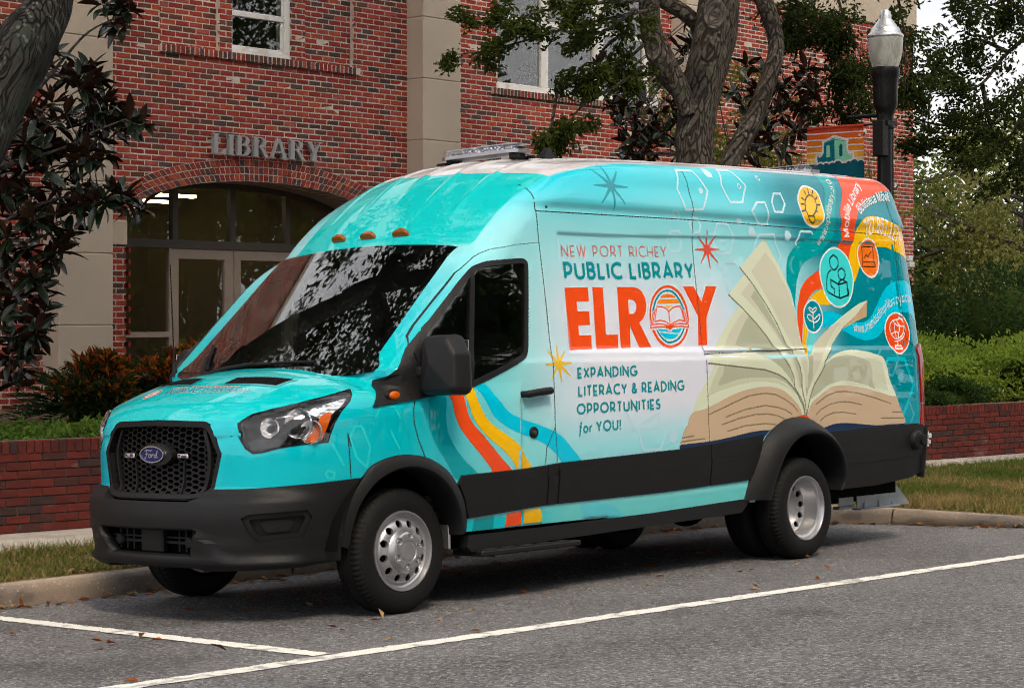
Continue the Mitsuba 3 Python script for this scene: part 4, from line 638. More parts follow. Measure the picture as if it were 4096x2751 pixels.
# sill print
sby, _ = print_layers(SILL, lambda i: 'sill_graphic', 0, SILLP.buffer(-.002))
used_s = unary_union([x for d_ in sby.values() for l in d_.values() for x in l])
dk = vpart('sill_board', side_mesh(SILLP.difference(used_s), .012, -1)[0], 'ink_sillbase', 25)
for d_ in sby.values():
    for ink, gs in d_.items(): decal('sill_graphic', unary_union(gs), .012, 'ink_' + ink)
side_trim('sill_board', SILLP, .012, 'ink_sillbase', 1)
for sgn in (-1, 1):
    pts = [(1.50, .395), (1.49, .33), (1.53, .30), (4.10, .355), (4.20, .43), (4.18, .445), (3.2, .415), (2.1, .397)]
    m = extrude(Polygon(pts), .06); m.apply_transform(rotm([1, 0, 0], math.pi / 2)); m.apply_translation([0, -.93 if sgn < 0 else .99, 0]); vpart('side_skirt', m, 'black_trim', 25)
m = cbox(1.56, 2.42, -1.04, -.80, .272, .305, .008); vpart('step_board', m, 'black_trim', 25)
dull('tread', (.012, .012, .013), .85)
for k in range(5): vpart('step_board', box(1.60 + .155 * k, 1.70 + .155 * k, -1.035, -.83, .303, .310), 'tread')
m = cat_([box(1.6, 6.3, -.80, .80, .36, .46), box(.75, 6.4, -.42, -.30, .28, .40), box(.75, 6.4, .30, .42, .28, .40), box(1.9, 2.6, -.25, .3, .24, .38), box(2.9, 4.2, .42, .75, .20, .38), box(5.0, 5.9, -.3, .3, .26, .40)])
vpart('chassis', m, 'dark_void')
m = cat_([tube([(4.775, -.8, .345), (4.775, .8, .345)], .05, 10), lathe([(0, -.16), (.10, -.12), (.15, 0), (.10, .12), (0, .16)], 16)])
m.vertices[-1]; ax = tube([(4.775, -.8, .345), (4.775, .8, .345)], .055, 10); df = trimesh.creation.icosphere(2, .16); df.apply_translation([4.775, 0, .345]); vpart('rear_axle', cat_([ax, df, tube([(1.023, -.75, .33), (1.023, .75, .33)], .05, 8), tube([(2.6, 0, .34), (4.7, 0, .345)], .045, 8), tube([(2.2, .35, .26), (3.6, .4, .25), (6.2, .45, .3)], .04, 8)]), 'dark_void', 30)
for c_, r_, x0 in ((ARCH_F, .50, 1), (ARCH_R, .55, 2)):
    for sgn in (-1, 1):
        a = np.radians(np.linspace(2, 178, 30)); P = np.array([[(c_[0] + r_ * math.cos(t), sgn * y, c_[1] + r_ * math.sin(t)) for t in a] for y in (.97, .40)])
        P2 = np.array([[(c_[0] + q * math.cos(t), sgn * .40, c_[1] + q * math.sin(t)) for t in a] for q in (r_, .05)])
        vpart('wheel_well', cat_([grid_mesh(P), grid_mesh(P2)]), 'dark_void', 40)
vpart('mud_liner', cbox(1.405, 1.425, -.93, -.72, .32, .62, .006), 'silver_wheel', 25)
# front bumper, wrapped round the nose: s is the plan angle seen from (1.0, 0)
def nose_pt(sz, off):
    sz = np.asarray(sz, float); o = np.stack([np.full(len(sz), 1.0), np.zeros(len(sz)), sz[:, 1]], 1)
    d = np.stack([-np.cos(sz[:, 0]), np.sin(sz[:, 0]), np.zeros(len(sz))], 1)
    p = surf(o, d, 0., .3, 1.4); n = FG(p); n[:, 2] *= .3; n /= np.linalg.norm(n, axis=1, keepdims=True); return p + n * off[:, None], n
def ang(x, y): return math.atan2(y, 1.0 - x)
def ns(pts): return [(ang(x, y), z) for x, y, z in pts]
def nose_piece(name, poly, offf, h, mat_='black_trim', step=(.05, .02), smooth=35, parent=VAN):
    v, f = tess(poly, step); r = np.round(v, 5); u, ix, inv = np.unique(r, axis=0, return_index=True, return_inverse=True); inv = inv.reshape(-1)
    v = v[ix]; p, n = nose_pt(v, offf(v[:, 0], v[:, 1]))
    m = TM(p, inv[f]); m.update_faces(m.nondegenerate_faces()); nb = n[m.faces[:, 0]]
    fa = m.faces.copy(); bad = (m.face_normals * nb).sum(1) < 0; fa[bad] = fa[bad][:, ::-1]; m = TM(p, fa)
    return vpart(name, thick(m, n, h), mat_, smooth, parent=parent)
L1 = [(.118, -.465, .722), (.199, -.659, .724), (.488, -.889, .745), (.708, -.95, .760), (.680, -.94, .70), (.642, -.92, .612), (.622, -.90, .506), (.613, -.89, .40), (.625, -.87, .325)]
top = ns(L1); right = [(-a, z) for a, z in top][::-1]
bot = [(-.95, .305), (-.7, .300), (-.4, .290), (0, .286), (.4, .290), (.7, .300), (.95, .305)]
BUMP = Polygon(top + bot + right + [(.42, .675), (.35, .655), (-.35, .655), (-.42, .675)])
INT = Polygon([(-.40, .500), (.40, .500), (.335, .382), (-.335, .382)]).buffer(.008)
fogl = ns([(.15, -.654, .57), (.174, -.684, .588), (.407, -.849, .603), (.437, -.856, .568), (.395, -.823, .463), (.214, -.701, .449), (.178, -.678, .486)])
FOG = Polygon(fogl).buffer(.006); FOGR = affinity.scale(FOG, -1, 1, origin=(0, 0))
def boff(a, z):
    aa = np.abs(a)
    o = .014 + .022 * sst(.70, .655, z) * (1 - sst(.9, 1.05, aa))            # stepped shelf under the paint line
    o = o - .012 * sst(.42, .50, aa) * (1 - sst(.60, .72, aa)) * sst(.42, .48, z)  # hollow beside the centre panel
    lipz = .505 - .155 * sst(.38, .62, aa)
    lip = sst(lipz + .006, lipz - .012, z) * sst(.335, .40, aa)
    o = o + .020 * lip * (1 - sst(.9, 1.0, aa)) + .018 * sst(.375, .355, z) * (1 - sst(.3, .4, aa) * .3) * (1 - sst(.8, 1.0, aa))
    o = o - .03 * sst(.335, .29, z)
    dn = .0
    o = o + .010 * sst(1.0, 1.15, aa) * sst(.49, .47, z)
    return o
bk = nose_piece('front_bumper', BUMP.difference(INT).difference(FOG).difference(FOGR), boff, .05)
for fg in (FOG, FOGR):
    k2 = nose_piece('fog_lamp_bezel', fg.difference(fg.buffer(-.028)), lambda a, z: np.full(len(a), .008), .05, parent=VAN)
    nose_piece('fog_lamp_recess', fg.buffer(-.026), lambda a, z: np.full(len(a), -.018), .01, 'gloss_black' if False else 'black_rubber', parent=VAN)
    nose_piece('fog_lamp_recess', affinity.scale(fg, .5, .42), lambda a, z: np.full(len(a), -.008), .02, 'black_trim', parent=VAN)
# lower intake behind the bumper opening
k = vpart('lower_grille', cat_([box(.14, .15, -.44, .44, .36, .53)]), 'dark_void')
m = cat_([box(.075, .095, -.40, .40, .425, .440), box(.075, .095, -.38, .38, .455, .463)] + [box(.08, .10, y - .006, y + .006, .385, .505) for y in (-.32, -.2, .2, .32, -.26, .26)] + [cbox(.045, .09, -.095, .095, .375, .51, .01)])
vpart('lower_grille', m, 'black_trim', 25)
for y in (-.305, .305): mm = lathe([(0, -.02), (.03, -.02), (.034, 0), (.026, .012), (0, .014)], 16); mm.apply_transform(rotm([0, 1, 0], -math.pi / 2)); mm.apply_translation([.068, y, .438]); vpart('tow_cap', mm, 'black_trim', 40)
for y in (-.101, .101): mm = lathe([(.005, -.004), (.012, -.002), (.014, .004), (.012, .006), (.006, .003), (.0, .003)], 14); mm.apply_transform(rotm([0, 1, 0], -math.pi / 2)); mm.apply_translation([-.012, y, .574]); vpart('plate_screw', mm, 'black_rubber', 40)
# grille
def front_pt(yz, off=0.):
    o = np.stack([np.full(len(yz), .9), yz[:, 0], yz[:, 1]], 1); p = surf(o, (-1, 0, 0), 0., 0, 1.2); n = FG(p); return p + n * off, n
GX = lambda y, z: XN(np.clip(z, .2, 1.04)) + .25 * y * y + .036
def gsurf(yz, dx): return np.stack([GX(yz[:, 0], yz[:, 1]) + dx, yz[:, 0], yz[:, 1]], 1)
GRo = GR
def gpiece(name, poly, dx, h, mat_='black_trim', step=(.06, .06), dxf=None):
    v, f = tess(poly, step); r = np.round(v, 5); u, ix, inv = np.unique(r, axis=0, return_index=True, return_inverse=True); v = v[ix]; f = inv.reshape(-1)[f]
    p = gsurf(v, -dx if dxf is None else -dxf(v)); m = TM(p, f); m.update_faces(m.nondegenerate_faces()); fa = m.faces.copy(); bad = m.face_normals[:, 0] > 0; fa[bad] = fa[bad][:, ::-1]
    return vpart(name, thick(TM(p, fa), np.tile([[-1., 0, 0]], (len(p), 1)), h), mat_, 25)
inn = GRo.buffer(-.032)
def bez(v): 
    d_ = shapely.distance(shapely.points(v), GRo.exterior); return .006 + .022 * np.clip(d_ / .02, 0, 1) - .02 * np.clip((d_ - .022) / .01, 0, 1)
gpiece('grille_surround', GRo.difference(GRo.buffer(-.008)), .018, .05); gpiece('grille_surround', GRo.buffer(-.008).difference(inn), .028, .06)
gpiece('grille_mesh', inn.buffer(.004), -.045, .004, 'dark_void')
hexes = []; a_ = .034; 
hp = lambda cy, cz, w, h: Polygon([(cy - w, cz), (cy - w * .5, cz + h), (cy + w * .5, cz + h), (cy + w, cz), (cy + w * .5, cz - h), (cy - w * .5, cz - h)])
up_, dn_ = [], []
for i in range(-16, 17):
    for j in range(0, 22):
        cy = i * .048; cz = .665 + j * .0310 + (i % 2) * .0155
        if cz < 1.09: (up_ if cz > .865 else dn_).append(hp(cy, cz, .028, .0135) if cz > .865 else hp(cy, cz, .026, .0105))
gm = inn.intersection(sbox(-.6, .6, .6, 1.2)).difference(unary_union(up_ + dn_).buffer(-.0005))
gpiece('grille_mesh', gm, -.012, .022, 'black_trim', (.12, .12))
for s in (-1, 1):
    q = catmull([(s * .365, 1.035), (s * .405, .92), (s * .395, .80), (s * .355, .69)], False, 6); gpiece('grille_rib', LineString(q).buffer(.011, cap_style='flat'), .004, .03)
    gpiece('grille_rib', LineString([(s * .20, .70), (s * .215, .86)]).buffer(.006), -.005, .02)
    # small strobe lamps set in the grille
    mm = cbox(-.014, .0, -.048, .048, -.013, .013, .008); mm.apply_translation([GX(s * .235, .9) - .012, s * .235, .897]); kk = vpart('strobe_lamp', mm, 'chrome', 30)
    mm = cbox(-.006, .0, -.036, .036, -.009, .009, .003); mm.apply_translation([GX(s * .235, .9) - .026, s * .235, .897]); vpart('strobe_lens', mm, 'led_mass', 30, parent=kk) if kk.count('__') < 2 else None
# oval badge
def oval(a, b, n=40): t = np.arange(n) * 2 * np.pi / n; return Polygon(np.stack([a * np.cos(t), b * np.sin(t)], 1))
def yz_ext(poly, x, h, y0=0, z0=0, mirror=True):
    m = extrude(poly, h)     # polygon's first axis runs to the viewer's right, i.e. -y on this nose
    v = m.vertices.copy(); m.vertices = np.stack([x - v[:, 2], y0 - v[:, 0], z0 + v[:, 1]], 1); m.invert() if np.linalg.det([[0, 0, -1], [-1, 0, 0], [0, 1, 0]]) < 0 else None
    return m
bx_ = GX(0, .905) - .02
vpart('badge', yz_ext(oval(.135, .062), bx_ + .03, .035, -.03, .905), 'black_trim', 35)
kb = vpart('badge', yz_ext(oval(.105, .046).difference(oval(.098, .040)), bx_ - .004, .012, 0, .905), 'chrome', 35); vpart('badge', yz_ext(oval(.098, .040), bx_ - .004, .006, 0, .905), 'ford_blue', 35)
scr = [[(-.062, .020), (-.05, .026), (-.02, .022), (.0, .024)], [(-.045, .022), (-.05, .0), (-.058, -.018), (-.07, -.018)], [(-.06, .003), (-.035, .005)], [(-.022, .002), (-.032, -.006), (-.026, -.016), (-.015, -.012), (-.012, .0), (-.022, .002)], [(-.008, .002), (-.004, -.012), (.002, .0), (.012, .002)],
       [(.036, .0), (.024, .0), (.018, -.012), (.028, -.016), (.036, -.004), (.046, .022), (.040, -.012), (.05, -.014)]]
vpart('badge', yz_ext(unary_union([stroke(catmull(q, False, 5), .0055) for q in scr]), bx_ - .0095, .002, 0, .903), 'chrome', 30)
# ------------------------------------------------------------------ van: glass, lamps, mirrors, wheels, fittings
def ws_mesh(poly, off, step=(.08, .06)):
    v, f = tess(poly, step); p = np.stack([WSX(v[:, 0], v[:, 1]), v[:, 0], v[:, 1]], 1)
    n = np.stack([-np.ones(len(v)), .24 * v[:, 0], 1.10 * np.ones(len(v))], 1); n /= np.linalg.norm(n, axis=1, keepdims=True)
    m = TM(p + n * off, f); fa = m.faces.copy(); bad = (m.face_normals * n[m.faces[:, 0]]).sum(1) < 0; fa[bad] = fa[bad][:, ::-1]
    return TM(p + n * off, fa), n
m, n = ws_mesh(WSG, .004); kw = vpart('windscreen', m, 'screen_glass', normals=n)
m, n = ws_mesh(WSG.difference(WSG.buffer(-.055)).union(WSG.intersection(Polygon([(-1, 1.2), (1, 1.2), (1, 1.385), (-1, 1.385)]))), -.002); kf = vpart('windscreen_frit', m, 'gloss_black', normals=n)
for sgn in (-1, 1):
    side_trim('window_gasket', WINDOW.difference(WINDOW.buffer(-.030)), .006, 'black_trim', sgn, (.1, .03))
    m, n = side_mesh(WINDOW.buffer(-.026), -.008, sgn, (.1, .04)); kg = vpart('door_window', m, 'tint_glass', normals=n)
    side_trim('window_bar', Polygon([(1.593, 1.885), (1.628, 1.90), (1.526, 1.245), (1.489, 1.245)]), .006, 'black_trim', sgn, (.1, .04))
    side_trim('mirror_sail', SAIL.buffer(.002), .016, 'black_trim', sgn, (.05, .03))
    side_trim('mirror_sail', Polygon([(1.09, 1.42), (1.16, 1.50), (1.15, 1.25), (1.20, 1.205), (1.10, 1.19)]), .030, 'black_trim', sgn, (.05, .03))
    q, nn = side_pt(np.array([(.955, 1.190)]), .014, sgn); nn = nn[0]
    def disc(c, nrm, prof, rx=1., rz=1.):
        mm = lathe(prof, 28); mm.vertices[:, 0] *= rx; mm.vertices[:, 1] *= rz
        mm.apply_transform(trimesh.geometry.align_vectors([0, 0, 1], nrm)); mm.apply_translation(c); return mm
    yv = np.array([0, sgn, 0.])
    def ydisc(c, prof, rx=1., rz=1.):
        mm = lathe(prof, 28); v = mm.vertices.copy(); mm.vertices = np.stack([v[:, 0] * rx, sgn * v[:, 2], v[:, 1] * rz], 1); 
        if np.linalg.det([[1, 0, 0], [0, 0, 1], [0, sgn, 0]]) < 0: mm.invert()
        mm.apply_translation(c); return mm
    ks = vpart('side_marker', ydisc(q[0], [(.056, -.01), (.056, .004), (.050, .010), (.0, .010)], 1, .62), 'black_trim', 35)
    vpart('side_marker', ydisc(q[0] + yv * .008, [(.040, 0), (.038, .008), (.026, .016), (0, .019)], 1, .62), 'amber_lens', 60)
    # mirror: two-armed van mirror
    import manifold3d as m3
    def hull(pts, r, res=16):
        V_ = []
        for p, rr in zip(pts, np.broadcast_to(r, len(pts))):
            s = trimesh.creation.icosphere(2, rr); V_.append(s.vertices + p)
        return trimesh.convex.convex_hull(np.vstack(V_))
    y0 = sgn
    mh = hull([(1.13, -1.10, 1.47), (1.13, -1.225, 1.47), (1.12, -1.085, 1.24), (1.12, -1.28, 1.24), (1.19, -1.09, 1.475), (1.19, -1.235, 1.475), (1.19, -1.075, 1.235), (1.19, -1.285, 1.235), (1.10, -1.16, 1.36), (1.13, -1.27, 1.40), (1.19, -1.28, 1.40)], .046)
    mg = cbox(1.232, 1.238, -1.29, -1.08, 1.24, 1.49, .002)
    if sgn > 0:
        for q_ in (mh, mg): q_.apply_transform(trimesh.transformations.rotation_matrix(-1.15, [0, 0, 1], [1.12, -1.07, 0])); q_.apply_transform(trimesh.transformations.reflection_matrix([0, 0, 0], [0, 1, 0])); q_.invert(); q_.apply_translation([.20, -.08, -.02])
    km = vpart('door_mirror', mh, 'black_trim', 40); vpart('door_mirror', mg, 'chrome', 20)
    if sgn < 0:
        vpart('mirror_arm', hull([(1.10, -.99, 1.33), (1.18, -.99, 1.33), (1.12, -1.10, 1.33), (1.19, -1.10, 1.33), (1.10, -.99, 1.30), (1.19, -1.10, 1.30)], .026), 'black_trim', 40)
    vpart('mirror_arm', hull([(1.14, y0 * 1.0, 1.225), (1.22, y0 * 1.0, 1.225), (1.14, y0 * 1.1, 1.235), (1.21, y0 * 1.1, 1.235)], .024), 'black_trim', 40)
    # handle, lock
    hp_, hn_ = side_pt(np.array([(1.93, 1.180), (2.03, 1.189), (2.135, 1.197)]), .045, sgn)
    kh = vpart('door_handle', cat_([tube(catmull(hp_, False, 5), .022, 12), tube([side_pt(np.array([(1.935, 1.181)]), -.01, sgn)[0][0], hp_[0]], .02, 10), tube([side_pt(np.array([(2.13, 1.196)]), -.01, sgn)[0][0], hp_[2]], .02, 10), trimesh.creation.icosphere(2, .022).apply_translation(hp_[0]), trimesh.creation.icosphere(2, .022).apply_translation(hp_[2])]), 'black_rubber', 45)
    q, _ = side_pt(np.array([(2.026, .957)]), .0, sgn)
    vpart('lock', ydisc(q[0], [(.038, -.005), (.037, .008), (.03, .014), (0, .014)], 1, .9), 'black_rubber', 40); vpart('lock', ydisc(q[0] + yv * .012, [(.013, 0), (.012, .006), (0, .006)]), 'chrome', 40)
    # headlamp
    side_trim('headlamp_housing', HLP.buffer(.004), -.050, 'dark_void', sgn, (.04, .03), h=.002)
    side_trim('headlamp_housing', HLP.buffer(.002).difference(HLP.buffer(-.006)), .0025, 'gloss_black', sgn, (.04, .03), h=.055)
    def bowl(x, z, r, dep, m_='headlamp_chrome', off=-.012):
        c, n_ = side_pt(np.array([(x, z)]), off, sgn); d_ = np.array([-.93, .30 * sgn, .05]); d_ /= np.linalg.norm(d_)
        a = np.linspace(0, 1, 9); prof = [(max(r * t, 1e-4), dep * t * t - dep) for t in a] + [(r * 1.06, .004), (r * 1.1, -.01)]
        mm = trimesh.creation.revolve(np.array(prof), sections=30); mm.apply_transform(trimesh.geometry.align_vectors([0, 0, 1], d_)); mm.apply_translation(c[0] + d_ * -.005)
        return vpart('headlamp_reflector', mm, m_, 40)
    bowl(.375, 1.065, .075, .06); bowl(.265, 1.045, .050, .045); bowl(.43, 1.015, .06, .04)
    side_trim('headlamp_reflector', Polygon([(.30, 1.105), (.50, 1.165), (.70, 1.214), (.62, 1.15), (.55, 1.10), (.50, 1.085), (.44, 1.13)]), -.028, 'headlamp_chrome', sgn, (.03, .02), h=.004)
    side_trim('headlamp_reflector', Polygon([(.20, .925), (.30, .945), (.36, .955), (.30, .985), (.22, .99), (.195, .97)]), -.030, 'gloss_black', sgn, (.03, .02), h=.004)
    side_trim('turn_signal', Polygon([(.418, .968), (.50, .972), (.565, 1.12), (.545, 1.122), (.497, 1.100)]), -.014, 'amber_lens', sgn, (.03, .02), h=.004)
    m, n = side_mesh(HLP.buffer(-.006), .004, sgn, (.035, .025)); vpart('headlamp_lens', m, 'clear_glass', normals=n)
    # rear corner: tail lamp and bumper end
    def corner_pt(sz, off):
        o = np.stack([np.full(len(sz), 6.0), np.full(len(sz), sgn * .55), sz[:, 1]], 1); d = np.stack([np.sin(sz[:, 0]), sgn * np.cos(sz[:, 0]), 0 * sz[:, 0]], 1)
        p = surf(o, d, 0., .0, 1.2); nn = FG(p); return p + nn * off, nn
    def corner_piece(name, poly, off, h, mt, step=(.06, .05)):
        v, f = tess(poly, step); r = np.round(v, 5); u, ix, inv = np.unique(r, axis=0, return_index=True, return_inverse=True); v = v[ix]; f = inv.reshape(-1)[f]
        p, nn = corner_pt(v, off); mm = TM(p, f); mm.update_faces(mm.nondegenerate_faces()); fa = mm.faces.copy(); bad = (mm.face_normals * nn[fa[:, 0]]).sum(1) < 0; fa[bad] = fa[bad][:, ::-1]
        return vpart(name, thick(TM(p, fa), nn, h), mt, 40)
    corner_piece('tail_lamp', Polygon([(.56, .87), (.70, .85), (1.1, .86), (1.1, .98), (.60, 1.02)]), .012, .03, 'red_lens'); corner_piece('tail_lamp', Polygon([(.60, 1.02), (1.1, .98), (1.1, 1.20), (.66, 1.20)]), .012, .03, 'white_plastic'); corner_piece('tail_lamp', Polygon([(.585, 1.03), (.66, 1.02), (.70, 1.20), (1.1, 1.2), (1.1, 1.46), (.66, 1.46), (.56, 1.42)]), .016, .03, 'red_lens')
    corner_piece('rear_bumper', Polygon([(.69, .845), (.70, .52), (.72, .475), (1.0, .485), (2.0, .50), (2.0, .86), (1.0, .85), (.8, .835)]), .035, .05, 'black_trim')
    vpart('rear_hinge', cat_([cbox(6.53, 6.56, sgn * .93 - .03, sgn * .93 + .03, .71, .74, .004), cbox(6.53, 6.575, sgn * .93 - .03, sgn * .93 + .03, .755, .79, .004), cbox(6.53, 6.55, sgn * .93 - .02, sgn * .93 + .02, .69, .81, .004)]), 'white_plastic', 25)
    vpart('rear_hinge', cat_([cbox(6.50, 6.56, sgn * .84 - .03, sgn * .84 + .03, 2.04, 2.08, .004), cbox(6.50, 6.555, sgn * .84 - .02, sgn * .84 + .02, 2.09, 2.13, .004)]), 'white_plastic', 25)
q, _ = side_pt(np.array([(6.242, .757)]), .014, -1)
sgn = -1
def ydisc_(c, prof, rx=1., rz=1.):
    mm = lathe(prof, 28); v = mm.vertices.copy(); mm.vertices = np.stack([v[:, 0] * rx, -v[:, 2], v[:, 1] * rz], 1); mm.apply_translation(c); return mm
vpart('parking_sensor', ydisc_(q[0] - [.03, 0, 0], [(.075, 0), (.068, .03), (.055, .04), (0, .04)], 1, 1), 'black_trim', 40); vpart('parking_sensor', ydisc_(q[0] + [.01, -.035, 0], [(.04, 0), (.038, .018), (.03, .022), (0, .018)]), 'black_rubber', 40)
# wheels
def tyre(rows, n=72):
    """rows: (radius, y, shoulder groove depth)"""
    prof = [(.222, -.0), (.232, .006), (.262, .010), (.290, .008), (.312, .0), (.328, -.012), (.338, -.024), (.3435, -.036), (.3445, -.052), (.3445, -.058), (.339, -.060), (.339, -.066), (.3450, -.068), (.3455, -.095), (.340, -.097), (.340, -.103), (.3455, -.105)]
    prof = prof + [(r, -.20 - y) for r, y in prof[::-1]]
    grv = {4: .0, 5: .004, 6: .007, 7: .007, 8: .006}
    a = np.arange(n * 4) * 2 * np.pi / (n * 4); P = np.zeros((len(prof), len(a) + 1, 3)); aa = np.r_[a, 2 * np.pi]
    for i, (r, y) in enumerate(prof):
        j = min(i, len(prof) - 1 - i); g = grv.get(j, 0); rr = r - g * (np.arange(len(aa)) % 4 == 0)
        P[i] = np.stack([rr * np.cos(aa), np.full_like(aa, -y), rr * np.sin(aa)], 1)
    m = grid_mesh(P); m.invert(); m.merge_vertices(); return m
def man(m): return m3.Manifold(m3.Mesh(np.asarray(m.vertices, np.float32), np.asarray(m.faces, np.uint32)))
def unman(x): q = x.to_mesh(); return TM(q.vert_properties[:, :3], q.tri_verts)
def solid_rev(prof, n=64):
    m = trimesh.creation.revolve(np.array(prof + prof[:1], float), sections=n); m.merge_vertices(); 
    if m.volume < 0: m.invert()
    return m
def cyl(r, h, c, ax=(0, 0, 1), n=20):
    m = trimesh.creation.cylinder(r, h, sections=n); m.apply_transform(trimesh.geometry.align_vectors([0, 0, 1], ax)); m.apply_translation(c); return m
rimF = solid_rev([(.221, -.002), (.219, .006), (.212, .006), (.206, -.004), (.199, -.020), (.188, -.028), (.181, -.026), (.176, -.016), (.168, -.006), (.155, .001), (.140, .008), (.124, .012), (.116, .020), (.106, .040), (.096, .046), (.060, .046), (.056, .040), (.0, .040), (.0, .030), (.09, .030), (.105, .0), (.15, -.012), (.172, -.03), (.180, -.045), (.185, -.20), (.20, -.20), (.205, -.03), (.215, -.01)])
holes = [cyl(.0205, .2, (.151 * math.cos(t), .151 * math.sin(t), 0)) for t in np.arange(12) * np.pi / 6 + .2]
lugpock = [cyl(.023, .06, (.088 * math.cos(t), .088 * math.sin(t), .066), n=18) for t in np.arange(6) * np.pi / 3 + .35]
rm = man(rimF)
for h in holes + lugpock: rm = rm - man(h)
rimF = unman(rm)
rimR = solid_rev([(.221, -.002), (.219, .006), (.212, .006), (.206, -.004), (.200, -.020), (.186, -.030), (.183, -.060), (.180, -.105), (.172, -.130), (.155, -.142), (.120, -.147), (.0, -.15), (.0, -.16), (.155, -.155), (.180, -.14), (.19, -.11), (.195, -.045), (.207, -.025), (.215, -.01)])
rm = man(rimR)
for t in np.arange(12) * np.pi / 6 + .1: rm = rm - man(cyl(.0215, .2, (.146 * math.cos(t), .146 * math.sin(t), -.14)))
rimR = unman(rm)
def wheel(x, y, sgn, kind, z=.345):
    k = numbered(VAN + '__wheel')
    def put(name, m, mt, sm=35):
        m = m.copy(); v = m.vertices.copy()
        m.vertices = np.stack([v[:, 0] + x, sgn * v[:, 2] + y, v[:, 1] + z], 1)
        if sgn > 0: m.invert()
        mm = m.copy(); mm.vertices = v2w(mm.vertices); return part(k, name, mm, mt, sm)
    t = tyre(None); t.vertices = t.vertices[:, [0, 2, 1]] * [1, 1, -1]; t.invert() if t.volume < 0 else None
    ty = t.copy(); put('tyre', ty, 'tyre_rubber', 30)
    if kind == 'front':
        put('rim', rimF, 'silver_wheel', 30)
        for tt in np.arange(6) * np.pi / 3 + .35: put('wheel_nut', lathe([(0, .058), (.008, .056), (.0115, .046), (.0125, .030), (.016, .028)], 8).apply_translation([.088 * math.cos(tt), .088 * math.sin(tt), 0]), 'chrome', 20)
        put('hub_cap', lathe([(0, .047), (.042, .0465), (.052, .044), (.055, .038)], 32), 'silver_wheel', 40)
        put('hub_backing', lathe([(0, -.06), (.19, -.06)], 32), 'dark_void')
    else:
        put('rim', rimR, 'silver_wheel', 30); put('hub_backing', lathe([(0, -.175), (.18, -.175)], 32), 'dark_void')
        put('valve', tube([(-.168, .03, -.13), (-.168, .03, -.09)], .007, 8), 'black_rubber')
for sgn in (-1, 1):
    wheel(1.023, sgn * .952, sgn, 'front'); wheel(4.775, sgn * 1.035, sgn, 'rear'); wheel(4.775, sgn * .775, sgn, 'rear')
# roof bars, fin, marker lamps
def roofz(x, y): return float(surf(np.array([[x, y, 1.5]]), (0, 0, 1), 0., 0, 1.6)[0, 2])
def light_bar(xc, yh, z0, name='light_bar'):
    k = numbered(VAN + '__' + name)
    def put(nm, m, mt, sm=30): m = m.copy(); m.vertices = v2w(m.vertices); part(k, nm, m, mt, sm)
    base = [(xc - .085, -yh + .06), (xc - .05, -yh), (xc + .05, -yh), (xc + .085, -yh + .06), (xc + .085, yh - .06), (xc + .05, yh), (xc - .05, yh), (xc - .085, yh - .06)]
    pb = Polygon(base).buffer(.012)
    m = extrude(pb, .022); m.apply_translation([0, 0, z0 + .012]); put('base', m, 'silver_wheel')
    m = extrude(pb.buffer(-.008), .034); m.apply_translation([0, 0, z0 + .034]); put('dome', m, 'clear_glass', False)
    put('reflector_row', cat_([box(xc - .072, xc - .06, -yh + .10 + .095 * i, -yh + .18 + .095 * i, z0 + .036, z0 + .062) for i in range(int((2 * yh - .2) / .095))] + [box(xc + .06, xc + .072, -yh + .10 + .095 * i, -yh + .18 + .095 * i, z0 + .036, z0 + .062) for i in range(int((2 * yh - .2) / .095))] + [box(xc - .04, xc + .04, s * (yh - .055) - .02, s * (yh - .055) + .02, z0 + .036, z0 + .06) for s in (-1, 1)]), 'led_mass', False)
    put('lid', extrude(pb.buffer(-.02), .006).apply_translation([0, 0, z0 + .0685]), 'silver_wheel')
    put('foot', cat_([cbox(xc - .06, xc + .06, s * (yh - .05) - .02, s * (yh - .05) + .02, z0 - .05, z0 + .014, .004) for s in (-1, 1)] + [cbox(xc + sx * .075 - .012, xc + sx * .075 + .012, sy * yh * .98 - .04, sy * yh * .98 + .04, z0 - .02, z0 - .004, .004) for sx in (-1, 1) for sy in (-1, 1)]), 'black_rubber')
light_bar(2.78, .33, 2.692); light_bar(5.98, .38, 2.752)
fp = Polygon(catmull([(3.00, 0), (3.03, .04), (3.06, .068), (3.075, .072), (3.085, .06), (3.10, .025), (3.15, .010), (3.16, 0)], False, 4)); m = extrude(fp, .05); v = m.vertices.copy(); m.vertices = np.stack([v[:, 0], (v[:, 2] - .025) * (1.3 - 8 * v[:, 1]) - .28, v[:, 1] + roofz(3.08, -.28) - .004], 1); m.invert(); vpart('antenna_fin', m, 'black_trim', 40)
mat('headlamp_chrome', two({'type': 'bumpmap', 'arbitrary': mikit.proc(lambda p, n, uv: noise(p.x * 60, p.y * 60, p.z * 60), 1e-3), 'scale': .006, 'b': {'type': 'roughconductor', 'material': 'Al', 'alpha': .12}}))
